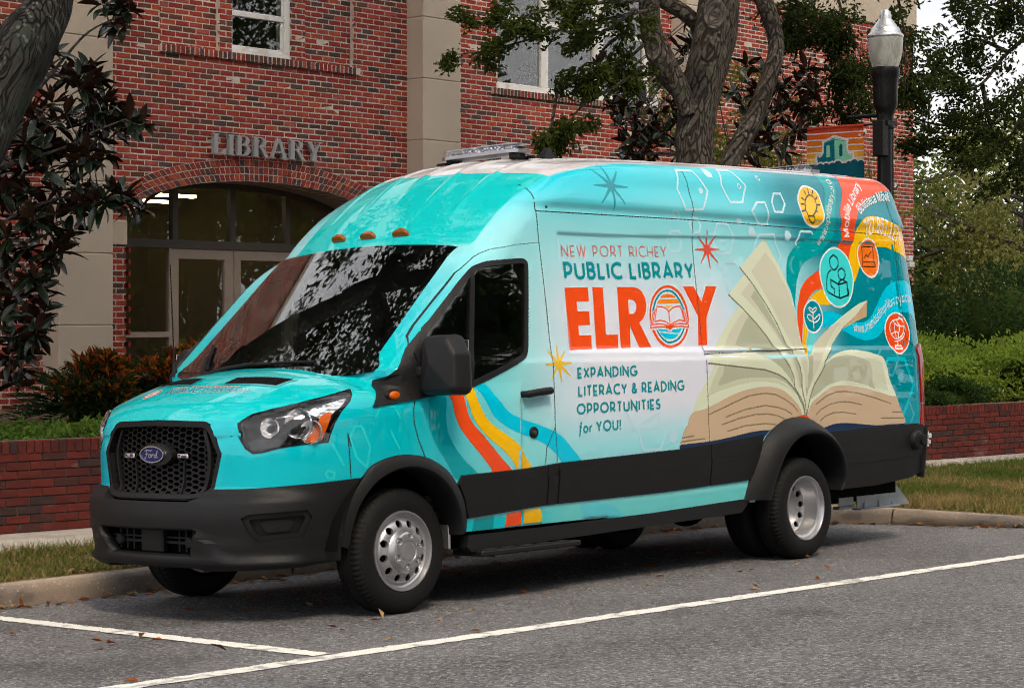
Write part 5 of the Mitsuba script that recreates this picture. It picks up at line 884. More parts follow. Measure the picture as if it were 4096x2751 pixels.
for y in (-.272, 0, .272):
    o = surf(np.array([[2.4, y, 2.150]]), (-1, 0, 0), 0., 0, 1.2); n_ = FG(o)[0]; T_ = np.stack([np.cross([0, 0, 1], n_) / np.linalg.norm(np.cross([0, 0, 1], n_)), np.cross(n_, np.cross([0, 0, 1], n_)), n_], 1)
    pf = Polygon(catmull([(-.062, -.026), (-.03, -.032), (.03, -.032), (.062, -.026), (.052, .012), (.022, .034), (-.022, .034), (-.052, .012)], True, 4))
    rr = [np.asarray(affinity.scale(pf, s, s).exterior.coords)[:-1] for s in (1, .97, .8, .45)]; hh = (-.004, .016, .030, .037)
    P = np.array([np.column_stack([r, np.full(len(r), h)]) for r, h in zip(rr, hh)]); P = np.concatenate([P, P[:, :1]], 1); mm = grid_mesh(P); mm.invert()
    top_ = trimesh.convex.convex_hull(np.column_stack([np.vstack([rr[3], rr[3]]), np.r_[np.full(len(rr[3]), .030), np.full(len(rr[3]), .0375)]]))
    mm = cat_([mm, top_]); mm.vertices = mm.vertices @ T_.T + o[0]; vpart('roof_marker', mm, 'marker_amber', 50)
# hood: vents, lettering, wipers, aerial, cowl
def top_pt(xy, off):
    o = np.stack([xy[:, 0], xy[:, 1], np.full(len(xy), .95)], 1); p = surf(o, (0, 0, 1), 0., 0, .9); n_ = FG(p); return p + n_ * off, n_
def top_mesh(v, f, off):
    p, n_ = top_pt(v, off); mm = TM(p, f); mm.update_faces(mm.nondegenerate_faces()); fa = mm.faces.copy(); bad = mm.face_normals[:, 2] < 0; fa[bad] = fa[bad][:, ::-1]; return TM(p, fa), n_
for s in (-1, 1):
    vp = Polygon([(.452, s * .143), (.553, s * .145), (.625, s * .55), (.505, s * .53)])
    for nm, pp, off, mt in (('hood_vent', vp.buffer(.012, join_style='mitre').difference(vp), .004, 'wrap_paint'), ('hood_vent', vp, .0015, 'dark_void'), ('hood_vent', vp.difference(vp.buffer(-.010)), .003, 'black_trim')):
        v, f = tess(pp, (.04, .04)); mm, n_ = top_mesh(v, f, off); vpart(nm, mm, mt, normals=n_)
    bars = unary_union([LineString([(.45 + .03 * k * .4, s * (.21 + .085 * k)), (.57 + .016 * k, s * (.20 + .085 * k))]).buffer(.004) for k in range(4)]).intersection(vp)
    v, f = tess(bars, (.04, .04)); mm, n_ = top_mesh(v, f, .004); vpart('hood_vent', mm, 'black_trim', normals=n_)
hl_ = LineString([(.157, -.515), (.182, -.572), (.207, -.60)]); 
vpart('aerial', cat_([tube([(.95, .925, 1.33), (.95, .93, 1.42)], [.024, .010], 10), tube([(.95, .93, 1.42), (.95, .946, 2.02)], [.005, .0035], 6)]), 'black_rubber', 40)
def wp(y, z, off): 
    a = np.array([[y, z]]); p = np.array([WSX(y, z), y, z]); n_ = np.array([-1, .24 * y, 1.1]); return p + n_ / np.linalg.norm(n_) * off
for pth, arm in (([(.30, 1.35), (.05, 1.372), (-.20, 1.382), (-.42, 1.380)], [(.52, 1.30), (.30, 1.345), (.06, 1.368)]), ([(.52, 1.35), (.60, 1.42), (.68, 1.50)], [(.50, 1.30), (.60, 1.42)])):
    vpart('wiper', tube(catmull([wp(y, z, .016) for y, z in pth], False, 4), .010, 6), 'black_rubber', 40); vpart('wiper', tube([wp(y, z, .034) for y, z in arm], .012, 6), 'black_trim', 40)
vpart('wiper', cbox(.86, .90, -.01, .10, 1.375, 1.40, .006), 'black_trim', 30)
# cabin behind the glass: dash, wheel, seats, bulkhead
dull('cabin_dark', (.018, .019, .02), .8); dull('cabin_grey', (.05, .052, .055), .8)
vpart('dashboard', cat_([cbox(.98, 1.42, -.85, .85, 1.02, 1.26, .05), cbox(1.0, 1.25, -.80, .80, 1.22, 1.32, .04), cbox(1.10, 1.36, -.75, -.25, 1.24, 1.37, .05)]), 'cabin_dark', 30)
st = trimesh.creation.torus(.19, .016, 32, 10); st.apply_transform(rotm([0, 1, 0], -.9)); st.apply_translation([1.52, -.50, 1.25]); vpart('steering_wheel', st, 'cabin_dark', 60)
for y in (-.5, .5):
    for mm in (cbox(1.75, 2.2, y - .26, y + .26, .78, .95, .05), cbox(2.10, 2.25, y - .25, y + .25, .92, 1.55, .05), cbox(2.14, 2.24, y - .13, y + .13, 1.58, 1.78, .04)): vpart('seat', mm, 'cabin_dark', 30)
vpart('bulkhead', box(2.30, 2.32, -.93, .93, .5, 2.3), 'cabin_dark')
vpart('cab_floor', box(.9, 2.3, -.9, .9, .50, .54), 'dark_void')
vpart('tow_step', cat_([cbox(6.07, 6.54, -.61, -.598, .245, .37, .003), cbox(6.07, 6.62, -.64, -.56, .235, .247, .003)]), 'galvanised', False)
m = trimesh.convex.convex_hull(np.array([(6.50, -.60, .36), (6.64, -.60, .39), (6.82, -.60, .238), (6.575, -.60, .245), (6.50, -.592, .36), (6.64, -.592, .39), (6.82, -.592, .238), (6.575, -.592, .245)])); vpart('tow_step', m, 'galvanised', False)
vpart('tow_step', cat_([cbox(5.83, 6.02, -.61, -.60, .27, .36, .003), cbox(5.80, 6.03, -.63, -.57, .255, .275, .003), tube([(6.16, -.615, .25), (6.16, -.615, .29)], .008, 6), tube([(6.36, -.615, .25), (6.36, -.615, .29)], .008, 6)]), 'galvanised', False)
# ------------------------------------------------------------------ van: lettering
def glyphs():
    A = lambda cx, cy, rx, ry, a0, a1: [(cx + rx * math.cos(math.radians(t)), cy + ry * math.sin(math.radians(t))) for t in np.linspace(a0, a1, 20)]
    g = {}
    g['A'] = (.72, [[(0, 0), (.36, 1), (.72, 0)], [(.12, .28), (.60, .28)]]); g['B'] = (.52, [[(0, 0), (0, 1), (.22, 1)] + A(.22, .77, .24, .23, 90, -90) + [(0, .54)], [(.22, .54)] + A(.22, .27, .28, .27, 90, -90) + [(0, 0)]])
    g['C'] = (.72, [A(.46, .5, .46, .5, 48, 312)]); g['D'] = (.68, [[(0, 0), (0, 1), (.2, 1)] + A(.2, .5, .46, .5, 90, -90) + [(0, 0)]]); g['E'] = (.44, [[(.44, 1), (0, 1), (0, 0), (.44, 0)], [(0, .40), (.38, .40)]])
    g['G'] = (.86, [A(.46, .5, .46, .5, 48, 330) + [(.86, .42), (.5, .42)]]); g['H'] = (.62, [[(0, 0), (0, 1)], [(.62, 0), (.62, 1)], [(0, .44), (.62, .44)]]); g['I'] = (.0, [[(0, 0), (0, 1)]]); g['L'] = (.42, [[(0, 1), (0, 0), (.42, 0)]])
    g['N'] = (.68, [[(0, 0), (0, 1), (.68, 0), (.68, 1)]]); g['O'] = (.94, [A(.47, .5, .47, .5, 0, 360)]); g['P'] = (.5, [[(0, 0), (0, 1), (.2, 1)] + A(.2, .66, .3, .34, 90, -90) + [(0, .32)]]); g['R'] = (.54, [[(0, 0), (0, 1), (.2, 1)] + A(.2, .68, .3, .32, 90, -90) + [(0, .36)], [(.2, .36), (.54, 0)]])
    g['S'] = (.46, [A(.24, .75, .21, .25, 40, 180) + A(.24, .75, .21, .25, 190, 250) + [(.32, .46)] + A(.22, .26, .25, .26, 50, -60) + A(.22, .26, .25, .26, -70, -150)]); g['T'] = (.52, [[(0, 1), (.52, 1)], [(.26, 1), (.26, 0)]]); g['U'] = (.64, [[(0, 1), (0, .32)] + A(.32, .32, .32, .32, 180, 360) + [(.64, 1)]])
    g['W'] = (1.0, [[(0, 1), (.26, 0), (.5, 1), (.74, 0), (1.0, 1)]]); g['X'] = (.6, [[(0, 0), (.6, 1)], [(0, 1), (.6, 0)]]); g['Y'] = (.62, [[(0, 1), (.31, .44), (.62, 1)], [(.31, .44), (.31, 0)]]); g['!'] = (.06, [[(.03, .26), (.03, 1)], [(.03, -.10), (.03, .09)]])
    g['&'] = (.62, [[(.62, 0), (.16, .62)] + A(.28, .80, .15, .19, 200, -20) + [(.20, .48)] + A(.25, .24, .24, .24, 130, 330) + [(.58, .42)]]); g[' '] = (.30, [])
    g['f'] = (.34, [[(.0, -.34), (.08, -.3), (.14, -.05), (.22, .7), (.30, .98), (.42, .96)], [(.06, .58), (.36, .58)]]); g['o'] = (.48, [A(.24, .30, .24, .30, 0, 360)]); g['r'] = (.3, [[(0, 0), (.06, .6)], [(.04, .36), (.16, .56), (.32, .58)]])
    return g
GL = glyphs()
def text_poly(t, weight, gap):
    x, out = weight / 2, []
    for ch in t:
        w, st = GL[ch]
        for s in st:
            s = [(max(min(a, 9), -9), weight / 2 + b * (1 - weight)) for a, b in s]; out.append(LineString([(x + a, b) for a, b in s]).buffer(weight / 2, cap_style='flat' if len(s) < 12 else 'flat', join_style='mitre', mitre_limit=2.2))
        x += w + gap + (weight if ch != ' ' else 0)
    return unary_union(out), x - gap - weight / 2
for font, t, ink, h, path in TEXTS:
    p0, p1 = np.array(path[0]), np.array(path[-1])
    if font in ('thin', 'bold', 'low'):
        g, L_ = text_poly(t, {'thin': .085, 'bold': .19, 'low': .17}[font], {'thin': .24, 'bold': .15, 'low': .12}[font])
        wdt = np.linalg.norm(p1 - p0); ax = (p1 - p0) / L_; g = affinity.affine_transform(g, [ax[0], 0, ax[1], h, p0[0], p0[1]])
        decal('lettering', g.difference(SEAM), .0030, 'ink_' + ink)
    else:
        tm = meshkit.text_mesh(t, h, .001, bold=t[0] in '7MB'); fz = tm.face_normals[:, 2] > .9; V2 = tm.vertices[:, :2]; F2 = tm.faces[fz]
        c = catmull(path, False, 8); s = np.r_[0, np.cumsum(np.linalg.norm(np.diff(c, axis=0), axis=1))]; u = V2[:, 0] / V2[:, 0].max() * s[-1]
        cx_, cz_ = np.interp(u, s, c[:, 0]), np.interp(u, s, c[:, 1]); tg = np.stack([np.gradient(c[:, 0], s), np.gradient(c[:, 1], s)], 1); tx, tz = np.interp(u, s, tg[:, 0]), np.interp(u, s, tg[:, 1]); nl = np.hypot(tx, tz)
        xz = np.stack([cx_ - tz / nl * V2[:, 1], cz_ + tx / nl * V2[:, 1]], 1)
        p, n_ = side_pt(xz, .0030, -1); vpart('lettering', TM(p, F2), 'ink_' + ink, normals=n_)
def hood_text(t, weight, gap, ya, yb, xa, xb, h, ink, off=.002, fat=0):
    g, L_ = text_poly(t, weight, gap); g = g.buffer(fat)
    g = affinity.affine_transform(g, [(xb - xa) / L_, h, (yb - ya) / L_, 0, xa, ya])
    v, f = tess(g, (.05, .05)); mm, n_ = top_mesh(v, f, off); vpart('hood_lettering', mm, 'ink_' + ink, normals=n_)
for fat, ink, off in ((.05, 'white', .0015), (0, 'teal', .0025)): hood_text('PUBLIC LIBRARY', .19, .15, .262, -.425, .338, .366, .062, ink, off, fat)
for fat, ink, off in ((.07, 'white', .0015), (0, 'red', .0025)): hood_text('NEW PORT RICHEY', .11, .22, .258, -.300, .408, .420, .024, ink, off, fat)
for r, ink, off in ((.052, 'white', .0012), (.048, 'red', .0018), (.040, 'white', .0024)):
    v, f = tess(affinity.scale(Point(.375, .395).buffer(r), 1.0, 1.25), (.03, .03)); mm, n_ = top_mesh(v, f, off); vpart('hood_lettering', mm, 'ink_' + ink, normals=n_)
bk_ = unary_union([stroke([(.36, .34), (.39, .345), (.385, .395), (.39, .445), (.36, .45), (.355, .395), (.36, .34)], .006), stroke([(.385, .395), (.355, .395)], .005)])
v, f = tess(bk_, (.03, .03)); mm, n_ = top_mesh(v, f, .003); vpart('hood_lettering', mm, 'ink_red', normals=n_)
# ------------------------------------------------------------------ ground: road, kerb, verge, pavement
def road_z(x, y):
    x, y = np.asarray(x, float), np.asarray(y, float)
    yy = np.where(y < -6, -12 - y, y); yy = np.clip(yy, -60, 3)
    return PT_ * np.clip(x, -14, 14) - S_ * np.clip(yy, -6, 3)
KERB = catmull([(-40, 1.36), (-10, 1.33), (0, 1.30), (3, 1.33), (5.6, 1.34), (6.5, 1.28), (7.05, 1.08), (7.38, .78), (7.55, .42), (7.64, -.05), (7.70, -.53), (7.75, -1.07), (7.92, -1.65), (8.35, -2.1), (9.1, -2.38), (10.5, -2.45), (14, -2.45), (20, -2.6), (34, -3.4), (60, -4.8), (110, -7)], False, 6)
def verge_z(x, y): return .068 + .013 * np.clip(np.asarray(y, float) - 1.4, -6, 1.2) * np.clip((9 - np.asarray(x, float)) / 4, 0, 1) + .010 * np.clip((np.asarray(x) - 9) / 4, 0, 1)
def sheet(poly, zf, step, name, m, dz=0.):
    v, f = tess(poly, step); p = np.column_stack([v, zf(v[:, 0], v[:, 1]) + dz])
    mm = TM(p, f); fa = mm.faces.copy(); bad = mm.face_normals[:, 2] < 0; fa[bad] = fa[bad][:, ::-1]; mm = TM(p, fa)
    add(name, mm, m); return mm
def asphalt_c(p, n, uv):
    f1, f2, w = voronoi(p.x * 75, p.y * 75); w2 = voronoi(p.x * 38 + 5, p.y * 38)[2]
    big = fbm(p.x * .55, p.y * 1.1, 0., 4); st = fbm(p.x * 3.1 + 9, p.y * 3.1, 0., 4)
    v = .094 + .085 * (w - .42) + .035 * (w2 - .5) + .09 * smoothstep(.84, .98, w) + .05 * (big - .5) + .03 * (st - .5)
    v = v * (1 - .28 * smoothstep(.60, .74, fbm(p.x * .9 + 31, p.y * .9 + 5, 0., 4)))
    return mi.Color3f(v * 1.03, v, v * 1.03)
mat('asphalt', {'type': 'bumpmap', 'arbitrary': mikit.proc(lambda p, n, uv: voronoi(p.x * 95, p.y * 95)[0] + .6 * fbm(p.x * 24, p.y * 24), 3e-3), 'scale': .0035, 'b': two(principled(mikit.proc(asphalt_c), .82, .35))})
roadp = sbox(-60, -80, 120, 2.0)
sheet(roadp, road_z, (3., 1.5), 'road', 'asphalt'); struct('road')
def paint_c(p, n, uv):
    w = fbm(p.x * 14, p.y * 14, 0., 4); g = voronoi(p.x * 110, p.y * 110)[2]
    return mix((.62, .61, .57), (.26, .25, .24), smoothstep(.56, .72, w) * .8 + .25 * smoothstep(.8, .95, g))
mat('road_paint', two(principled(mikit.proc(paint_c), .7, .3)))
def rough_strip(x0, y0, x1, y1, w, n=160, amp=.005):
    t = np.linspace(0, 1, n); d = np.array([x1 - x0, y1 - y0]); L_ = np.linalg.norm(d); d /= L_; nn = np.array([-d[1], d[0]])
    r = np.random.default_rng(int(abs(x0 * 100) + abs(y1 * 10)))
    a = np.array([x0, y0]) + t[:, None] * d * L_
    return Polygon(np.vstack([a + nn * (w / 2 + r.normal(0, amp, n))[:, None], (a - nn * (w / 2 + r.normal(0, amp, n))[:, None])[::-1]])).buffer(0)
LINE1 = rough_strip(-14, -1.15, 30, -3.55, .135, 900); LINE2 = rough_strip(-.345, -1.80, -.345, 1.26, .118, 160)
m1 = sheet(LINE1, road_z, (1., .5), 'edge_line', 'road_paint', .004); struct('edge_line')
m2 = sheet(LINE2.difference(LINE1), road_z, (.2, .5), 'stall_line', 'road_paint', .004); struct('stall_line')
# kerb: concrete with a rounded nose, laid in lengths with open joints
def concrete(a, b, s=1., stain=.5):
    def fn(p, n, uv):
        w = fbm(p.x * 2.2 * s, p.y * 2.2 * s, p.z * 3, 4); g = noise(p.x * 130, p.y * 130, p.z * 130); d = fbm(p.x * 7 + 3, p.y * 7, p.z * 9, 3)
        c = mix(a, b, smoothstep(.35, .68, w)); return c * (1 - stain * smoothstep(.5, .75, d)) * (.82 + .36 * g)
    return fn
def kerb_c(p, n, uv):
    c = concrete((.30, .235, .185), (.185, .155, .135), 1., .35)(p, n, uv)
    g = voronoi(p.x * 55 + p.z * 40, p.y * 55 + p.z * 31); spot = smoothstep(.84, .9, g[2]) * smoothstep(.30, .2, g[0]) * smoothstep(.45, .6, noise(p.x * 6, p.y * 6, p.z * 20))
    dark = smoothstep(.48, .62, fbm(p.x * 3, p.y * 3, p.z * 12 + 5, 3)) * smoothstep(.05, -.02, p.z) * smoothstep(6.5, 8., p.x)
    return mix(c, (.55, .52, .48), spot * .8) * (1 - .6 * dark)
mat('kerb_concrete', {'type': 'bumpmap', 'arbitrary': mikit.proc(lambda p, n, uv: fbm(p.x * 60, p.y * 60, p.z * 60), 2e-3), 'scale': .003, 'b': two(principled(mikit.proc(kerb_c), .85, .3))})
kl = np.r_[0, np.cumsum(np.linalg.norm(np.diff(KERB, axis=0), axis=1))]
tan = np.gradient(KERB, axis=0); tan /= np.linalg.norm(tan, axis=1, keepdims=True); nrm_k = np.stack([-tan[:, 1], tan[:, 0]], 1)
def kerb_run(s0, s1, n):
    s = np.linspace(s0, s1, n); c = np.stack([np.interp(s, kl, KERB[:, k]) for k in (0, 1)], 1); nn = np.stack([np.interp(s, kl, nrm_k[:, k]) for k in (0, 1)], 1)
    prof = [(.0, -.25), (0, .0), (.004, .055), (.016, .088), (.035, .106), (.06, .112), (.15, .112), (.155, .108), (.155, -.25)]
    P = np.array([[(*(c[i] + nn[i] * o), float(road_z(*c[i])) + (verge_z(*c[i]) - road_z(*c[i]) + .012 - .112) * (h > -.1) * min(1, max(h, 0) / .112) + h) for o, h in prof] for i in range(n)])
    return grid_mesh(P)
s = np.arange(30, 62, 3.05)
k_ = 'kerb'; struct('kerb'); used.add('kerb')
for a, b in list(zip(s[:-1], s[1:])) + [(0., 30.), (s[-1], kl[-1])]:
    m = kerb_run(a + .006, b - .006, max(8, int((b - a) / .12))); add(numbered('kerb__length'), m, 'kerb_concrete', 40)
# gutter pan edge line on the bulb-out
# verge and pavement
SWF = [(-40, 3.4), (-10, 2.85), (0, 2.62), (3, 2.52), (6, 2.42), (11.5, 2.08), (13.1, 1.86), (18, 1.2), (30, -.5), (60, -5)]
SWB = [(-40, 5.6), (-10, 4.5), (-2, 4.06), (0, 3.80), (1.42, 3.59), (2.06, 3.50), (4, 3.30), (8, 3.0), (12.58, 2.70), (14.36, 2.50), (17, 2.2), (22, 1.5), (30, .5), (60, -3.4)]
kb_ = [tuple(q) for q in (KERB + nrm_k * .13)]
VERGE = Polygon([q for q in kb_ if q[0] < 60] + [(60, -5)] + SWF[::-1][1:]).buffer(0)
PAVE = Polygon(SWF + SWB[::-1]).buffer(0)
def soil_c(p, n, uv):
    w = fbm(p.x * 5, p.y * 5, 0., 4); g = noise(p.x * 60, p.y * 60)
    c = mix((.10, .07, .04), (.17, .13, .075), w) * (.7 + .6 * g); return mix(c, (.20, .17, .10), smoothstep(7., 9., p.x) * .7)
mat('verge_soil', two(principled(mikit.proc(soil_c), .95, .1)))
sheet(VERGE, verge_z, (1., .5), 'verge', 'verge_soil', .008); struct('verge')
mat('pave_concrete', two(principled(mikit.proc(concrete((.34, .31, .28), (.25, .225, .205), 1., .2)), .85, .3)))
swl = LineString(SWF); pts = []
slabs = []
for i in range(30):
    a = 36 + 1.5 * i
    p0, p1 = swl.interpolate(a + .004), swl.interpolate(a + 1.496)
    slabs.append(Polygon([(p0.x, p0.y - .01), (p1.x, p1.y - .01), (p1.x + .45, p1.y + 2.5), (p0.x + .45, p0.y + 2.5)]).intersection(PAVE))
struct('pavement'); used.add('pavement')
for g in slabs:
    v, f = tess(g, (.5, .5)); p = np.column_stack([v, verge_z(v[:, 0], v[:, 1]) + .020]); mm = TM(p, f)
    if len(f): mm = thick(TM(p, np.where((mm.face_normals[:, 2] < 0)[:, None], f[:, ::-1], f)), np.tile([[0, 0, 1.]], (len(p), 1)), .05); add(numbered('pavement__slab'), mm, 'pave_concrete', 20)
sheet(PAVE, verge_z, (1.5, .6), 'pavement__bed', 'pave_concrete', .009)
# planted ground behind the walls, lawn to the right
def bed_z(x, y):
    x, y = np.asarray(x, float), np.asarray(y, float)
    return .56 + .10 * sst(12, 4, x) + .85 * sst(17, 30, x) * sst(2, 12, y) + .0 * y
BED = Polygon(SWB + [(60, 70), (-40, 70)]).buffer(-.12)
mat('bed_soil', two(principled(mikit.proc(lambda p, n, uv: mix((.05, .035, .022), (.10, .075, .05), fbm(p.x * 7, p.y * 7, 0., 4)) ), .95, .1)))
def lawn_c(p, n, uv): return mix((.17, .19, .06), (.33, .30, .12), fbm(p.x * 2, p.y * 2, 0., 4)) * (.7 + .6 * noise(p.x * 40, p.y * 40))
mat('lawn_grass', two(principled(mikit.proc(lawn_c), .95, .1)))
sheet(BED.intersection(sbox(-40, 0, 17.0, 70)), bed_z, (2., 2.), 'planting_bed', 'bed_soil'); struct('planting_bed')
sheet(BED.intersection(sbox(17.0, -10, 60, 70)), bed_z, (2., 2.), 'lawn', 'lawn_grass'); struct('lawn')
# ground across the street and far around
sheet(sbox(-200, -160, 300, 300).difference(roadp).difference(sbox(-40, 0, 60, 70)), lambda x, y: -.25 + .0 * x, (60, 60), 'far_ground', 'lawn_grass'); struct('far_ground')
# ------------------------------------------------------------------ planter walls, every brick a piece
BR = {'br_red': (134, 48, 40), 'br_red2': (148, 58, 46), 'br_brown': (98, 57, 47), 'br_plum': (84, 60, 62), 'br_dark': (72, 53, 50), 'br_rose': (154, 72, 64), 'br_orange': (158, 70, 46)}
BR['pl_red'] = (98, 38, 31); BR['pl_red2'] = (86, 34, 30); BR['pl_brown'] = (72, 40, 36); BR['pl_dark'] = (60, 41, 40)
def brick_fn(c):
    c = np.array(lin(*c))
    def fn(p, n, uv):
        w = fbm(p.x * 13, p.y * 13, p.z * 22, 3); g = noise(p.x * 160, p.y * 160, p.z * 160)
        return mi.Color3f(*c.tolist()) * (.62 + .7 * w) * (.85 + .3 * g) + mi.Color3f(.05) * smoothstep(.68, .82, fbm(p.x * 5 + 2, p.y * 5, p.z * 7, 3))
    return fn
for k, c in BR.items(): mat(k, two(principled(mikit.proc(brick_fn(c)), .82, .35)))
mat('mortar_pale', two(principled(mikit.proc(lambda p, n, uv: mix((.66, .59, .53), (.42, .36, .32), fbm(p.x * 9, p.y * 9, p.z * 9, 3))), .95, .1)))
mat('mortar_dark', two(principled(mikit.proc(lambda p, n, uv: mix((.055, .05, .05), (.12, .105, .10), fbm(p.x * 9, p.y * 9, p.z * 9, 3))), .95, .1)))
def brick_box(w, h, d, c=.004):
    """front faces -y, with a worn (chamfered) front edge; centre of the face at the origin"""
    a, b = w / 2, h / 2
    v = np.array([(-a, c, -b), (a, c, -b), (a, c, b), (-a, c, b), (-a + c, 0, -b + c), (a - c, 0, -b + c), (a - c, 0, b - c), (-a + c, 0, b - c), (-a, d, -b), (a, d, -b), (a, d, b), (-a, d, b)])
    q = [(4, 5, 6, 7), (0, 1, 5, 4), (1, 2, 6, 5), (2, 3, 7, 6), (3, 0, 4, 7), (8, 9, 1, 0), (9, 10, 2, 1), (10, 11, 3, 2), (11, 8, 0, 3)]
    return v, np.array([[x[0], x[1], x[2]] for x in q] + [[x[0], x[2], x[3]] for x in q])
RB = np.random.default_rng(5)
def wall_bricks(line, courses, bl, ch, joint, z0, mats, wts, zoff=None):
    """bricks along a plan polyline (front face to the left of travel reversed -> towards -y); returns list of (verts, faces, mat, centre)"""
    ls = LineString(line); out = []
    for k, kind in courses:
        n = int(ls.length / bl); off = (k % 2) * bl / 2
        step = bl if kind == 's' else bl / 3
        for i in range(int(ls.length / step)):
            s_ = i * step + (off if kind == 's' else 0) + step / 2
            if s_ > ls.length - step / 2: continue
            a, b = ls.interpolate(s_ - step / 2), ls.interpolate(s_ + step / 2); t = np.array([b.x - a.x, b.y - a.y]); t /= np.linalg.norm(t)
            c = np.array([(a.x + b.x) / 2, (a.y + b.y) / 2]); nn = np.array([t[1], -t[0]])
            hgt = ch if kind == 's' else .098
            v, f = brick_box(step - joint, hgt - joint * .85, .09, .003); v = v + RB.normal(0, .0008, v.shape); pr = RB.normal(0, .0018) + (.006 if kind != 's' else 0)
            zz = z0(*c) + k * ch + hgt / 2
            w = np.column_stack([c[0] + v[:, 0] * t[0] - (v[:, 1] - pr) * nn[0], c[1] + v[:, 0] * t[1] - (v[:, 1] - pr) * nn[1], v[:, 2] + zz])
            out.append((w, f, RB.choice(mats, p=wts), np.array([*c, zz])))
    return out
def put_bricks(key, bricks, most=300, name='brick', stuffname='brickwork'):
    bricks = sorted(bricks, key=lambda b: np.linalg.norm(b[3] - CAM) * (1 if in_view(b[3]) else 100)); by_ = {}
    for i, (v, f, m_, c) in enumerate(bricks):
        if i < most and in_view(c): add(numbered(f'{key}__{name}'), TM(v, f), str(m_))
        else: by_.setdefault(str(m_), []).append(TM(v, f))
    if by_:
        sk = numbered(f'{key}__{stuffname}'); labels[sk] = {'kind': 'stuff'}
        for i, (m_, l) in enumerate(by_.items()): add(f'{sk}__{i + 1:03d}', cat_(l), m_)
def in_view(p, mg=.0):
    d = np.asarray(p) - CAM; dep = d[0] * math.sin(YAW) + d[1] * math.cos(YAW); lat = d[0] * math.cos(YAW) - d[1] * math.sin(YAW)
    if dep < 1: return False
    u, v = 2048 + 8029.2 * lat / dep, 1275 - 8029.2 * d[2] / dep; return -60 < u < 4156 and -60 < v < 2811
def strip_wall(line, z0, h, th):
    L = np.array(line); ls = []
    t = np.gradient(L, axis=0); t /= np.linalg.norm(t, axis=1, keepdims=True); nn = np.stack([-t[:, 1], t[:, 0]], 1)
    z = np.array([float(z0(*q)) for q in L])
    P = np.array([np.column_stack([L + nn * o, z + hh]) for o, hh in ((.012, -.2), (.012, h - .008), (th, h - .008), (th, -.2))]); return grid_mesh(P.transpose(1, 0, 2))
base_z = lambda x, y: float(verge_z(x, y)) + .02
PW1 = thing('planter_wall', 'low dark red brick planter wall in front of the library beside the front of the van', 'wall')
l1 = [(-3.0, 4.30)] + SWB[2:7] + [(8.2, 2.99)]
l1 = [(x, y - .02) for x, y in l1]
add(PW1 + '__core', strip_wall(l1, base_z, .665, .22), 'mortar_dark')
put_bricks(PW1, wall_bricks(l1, [(k, 's') for k in range(9)] + [(9 - .15, 'r')], .192, .0640, .0105, base_z, ['pl_red', 'pl_red2', 'pl_brown', 'pl_dark'], [.42, .33, .14, .11]))
PW2 = thing('planter_wall', 'low red brick planter wall below the clipped hedge behind the van, with a row of upright bricks on top', 'wall')
l2 = [(8.22, 2.98)] + SWB[8:12] + [(30, .5)]; l2 = [(x, y - .02) for x, y in l2]
add(PW2 + '__core', strip_wall(l2, base_z, .59, .22), 'mortar_dark')
put_bricks(PW2, wall_bricks([(8.22, 2.96)] + l2[1:4] + [(19.5, 1.83)], [(k, 's') for k in range(8)] + [(8 - .15, 'r')], .192, .0625, .0095, base_z, ['pl_red', 'pl_red2', 'pl_brown', 'pl_dark'], [.40, .34, .16, .10]))
# ------------------------------------------------------------------ library building
LIB = thing('library_building', 'two-storey red brick library with pale stucco pilasters and an arched glass entrance', 'building')
FY = 10.1
CH, BL = .0677, .2030
mat('stucco', {'type': 'bumpmap', 'arbitrary': mikit.proc(lambda p, n, uv: fbm(p.x * 70, p.y * 70, p.z * 70, 3), 2e-3), 'scale': .0022, 'b': two(principled(mikit.proc(lambda p, n, uv: mix((.50, .425, .35), (.43, .36, .295), fbm(p.x * 1.6, p.y * 1.6, p.z * .7, 4)) * (1 - .25 * smoothstep(1.2, .5, p.z) * fbm(p.x * 6, p.y * 6, p.z * 2, 3))), .9, .2))})
mat('window_white', two(principled(mikit.proc(lambda p, n, uv: mix((.66, .66, .66), (.50, .49, .45), smoothstep(.55, .8, fbm(p.x * 8, p.y * 8, p.z * 3, 3)))), .45, .4)))
dull('bronze_frame', (.055, .042, .036), .45, .5); dull('taupe_frame', (.27, .215, .18), .45, .5); dull('soffit', (.22, .19, .16), .9)
mat('pane_glass', {'type': 'thindielectric', 'int_ior': 1.75, 'specular_transmittance': rgb((.60, .64, .62))})
mat('letter_grey', two(principled((.34, .345, .36), .5)))
dull('room_dark', (.045, .042, .04), .9); dull('room_wall', (.16, .14, .12), .9)
scene['strip_light_mat'] = {'type': 'diffuse', 'reflectance': rgb((.7, .7, .6))}
wm, wp_ = ['br_red', 'br_red2', 'br_brown', 'br_plum', 'br_rose', 'br_orange', 'br_dark'], [.36, .24, .13, .06, .08, .08, .05]
ARC = (9.41, 2.77); AIN = (2.06, .55); AOUT = (2.38, .815)
def ell(a, b, n=60, x0=ARC[0], z0=ARC[1], lo=0, hi=180): t = np.radians(np.linspace(lo, hi, n)); return np.stack([x0 + a * np.cos(t), z0 + b * np.sin(t)], 1)
ENTR = Polygon([(7.35, 0)] + [(7.35, 2.77)] + ell(*AIN)[::-1].tolist() + [(11.47, 2.77), (11.47, 0)])
ARCHB = Polygon(ell(*AOUT).tolist() + [(7.0, 2.77), (7.0, 2.5), (11.84, 2.5), (11.84, 2.77)]).union(ENTR)
W1 = sbox(8.92, 4.86, 9.87, 7.6); SIL1 = sbox(7.83, 4.765, 11.0, 4.86)
NICHE = sbox(7.83, 4.86, 10.92, 7.8)
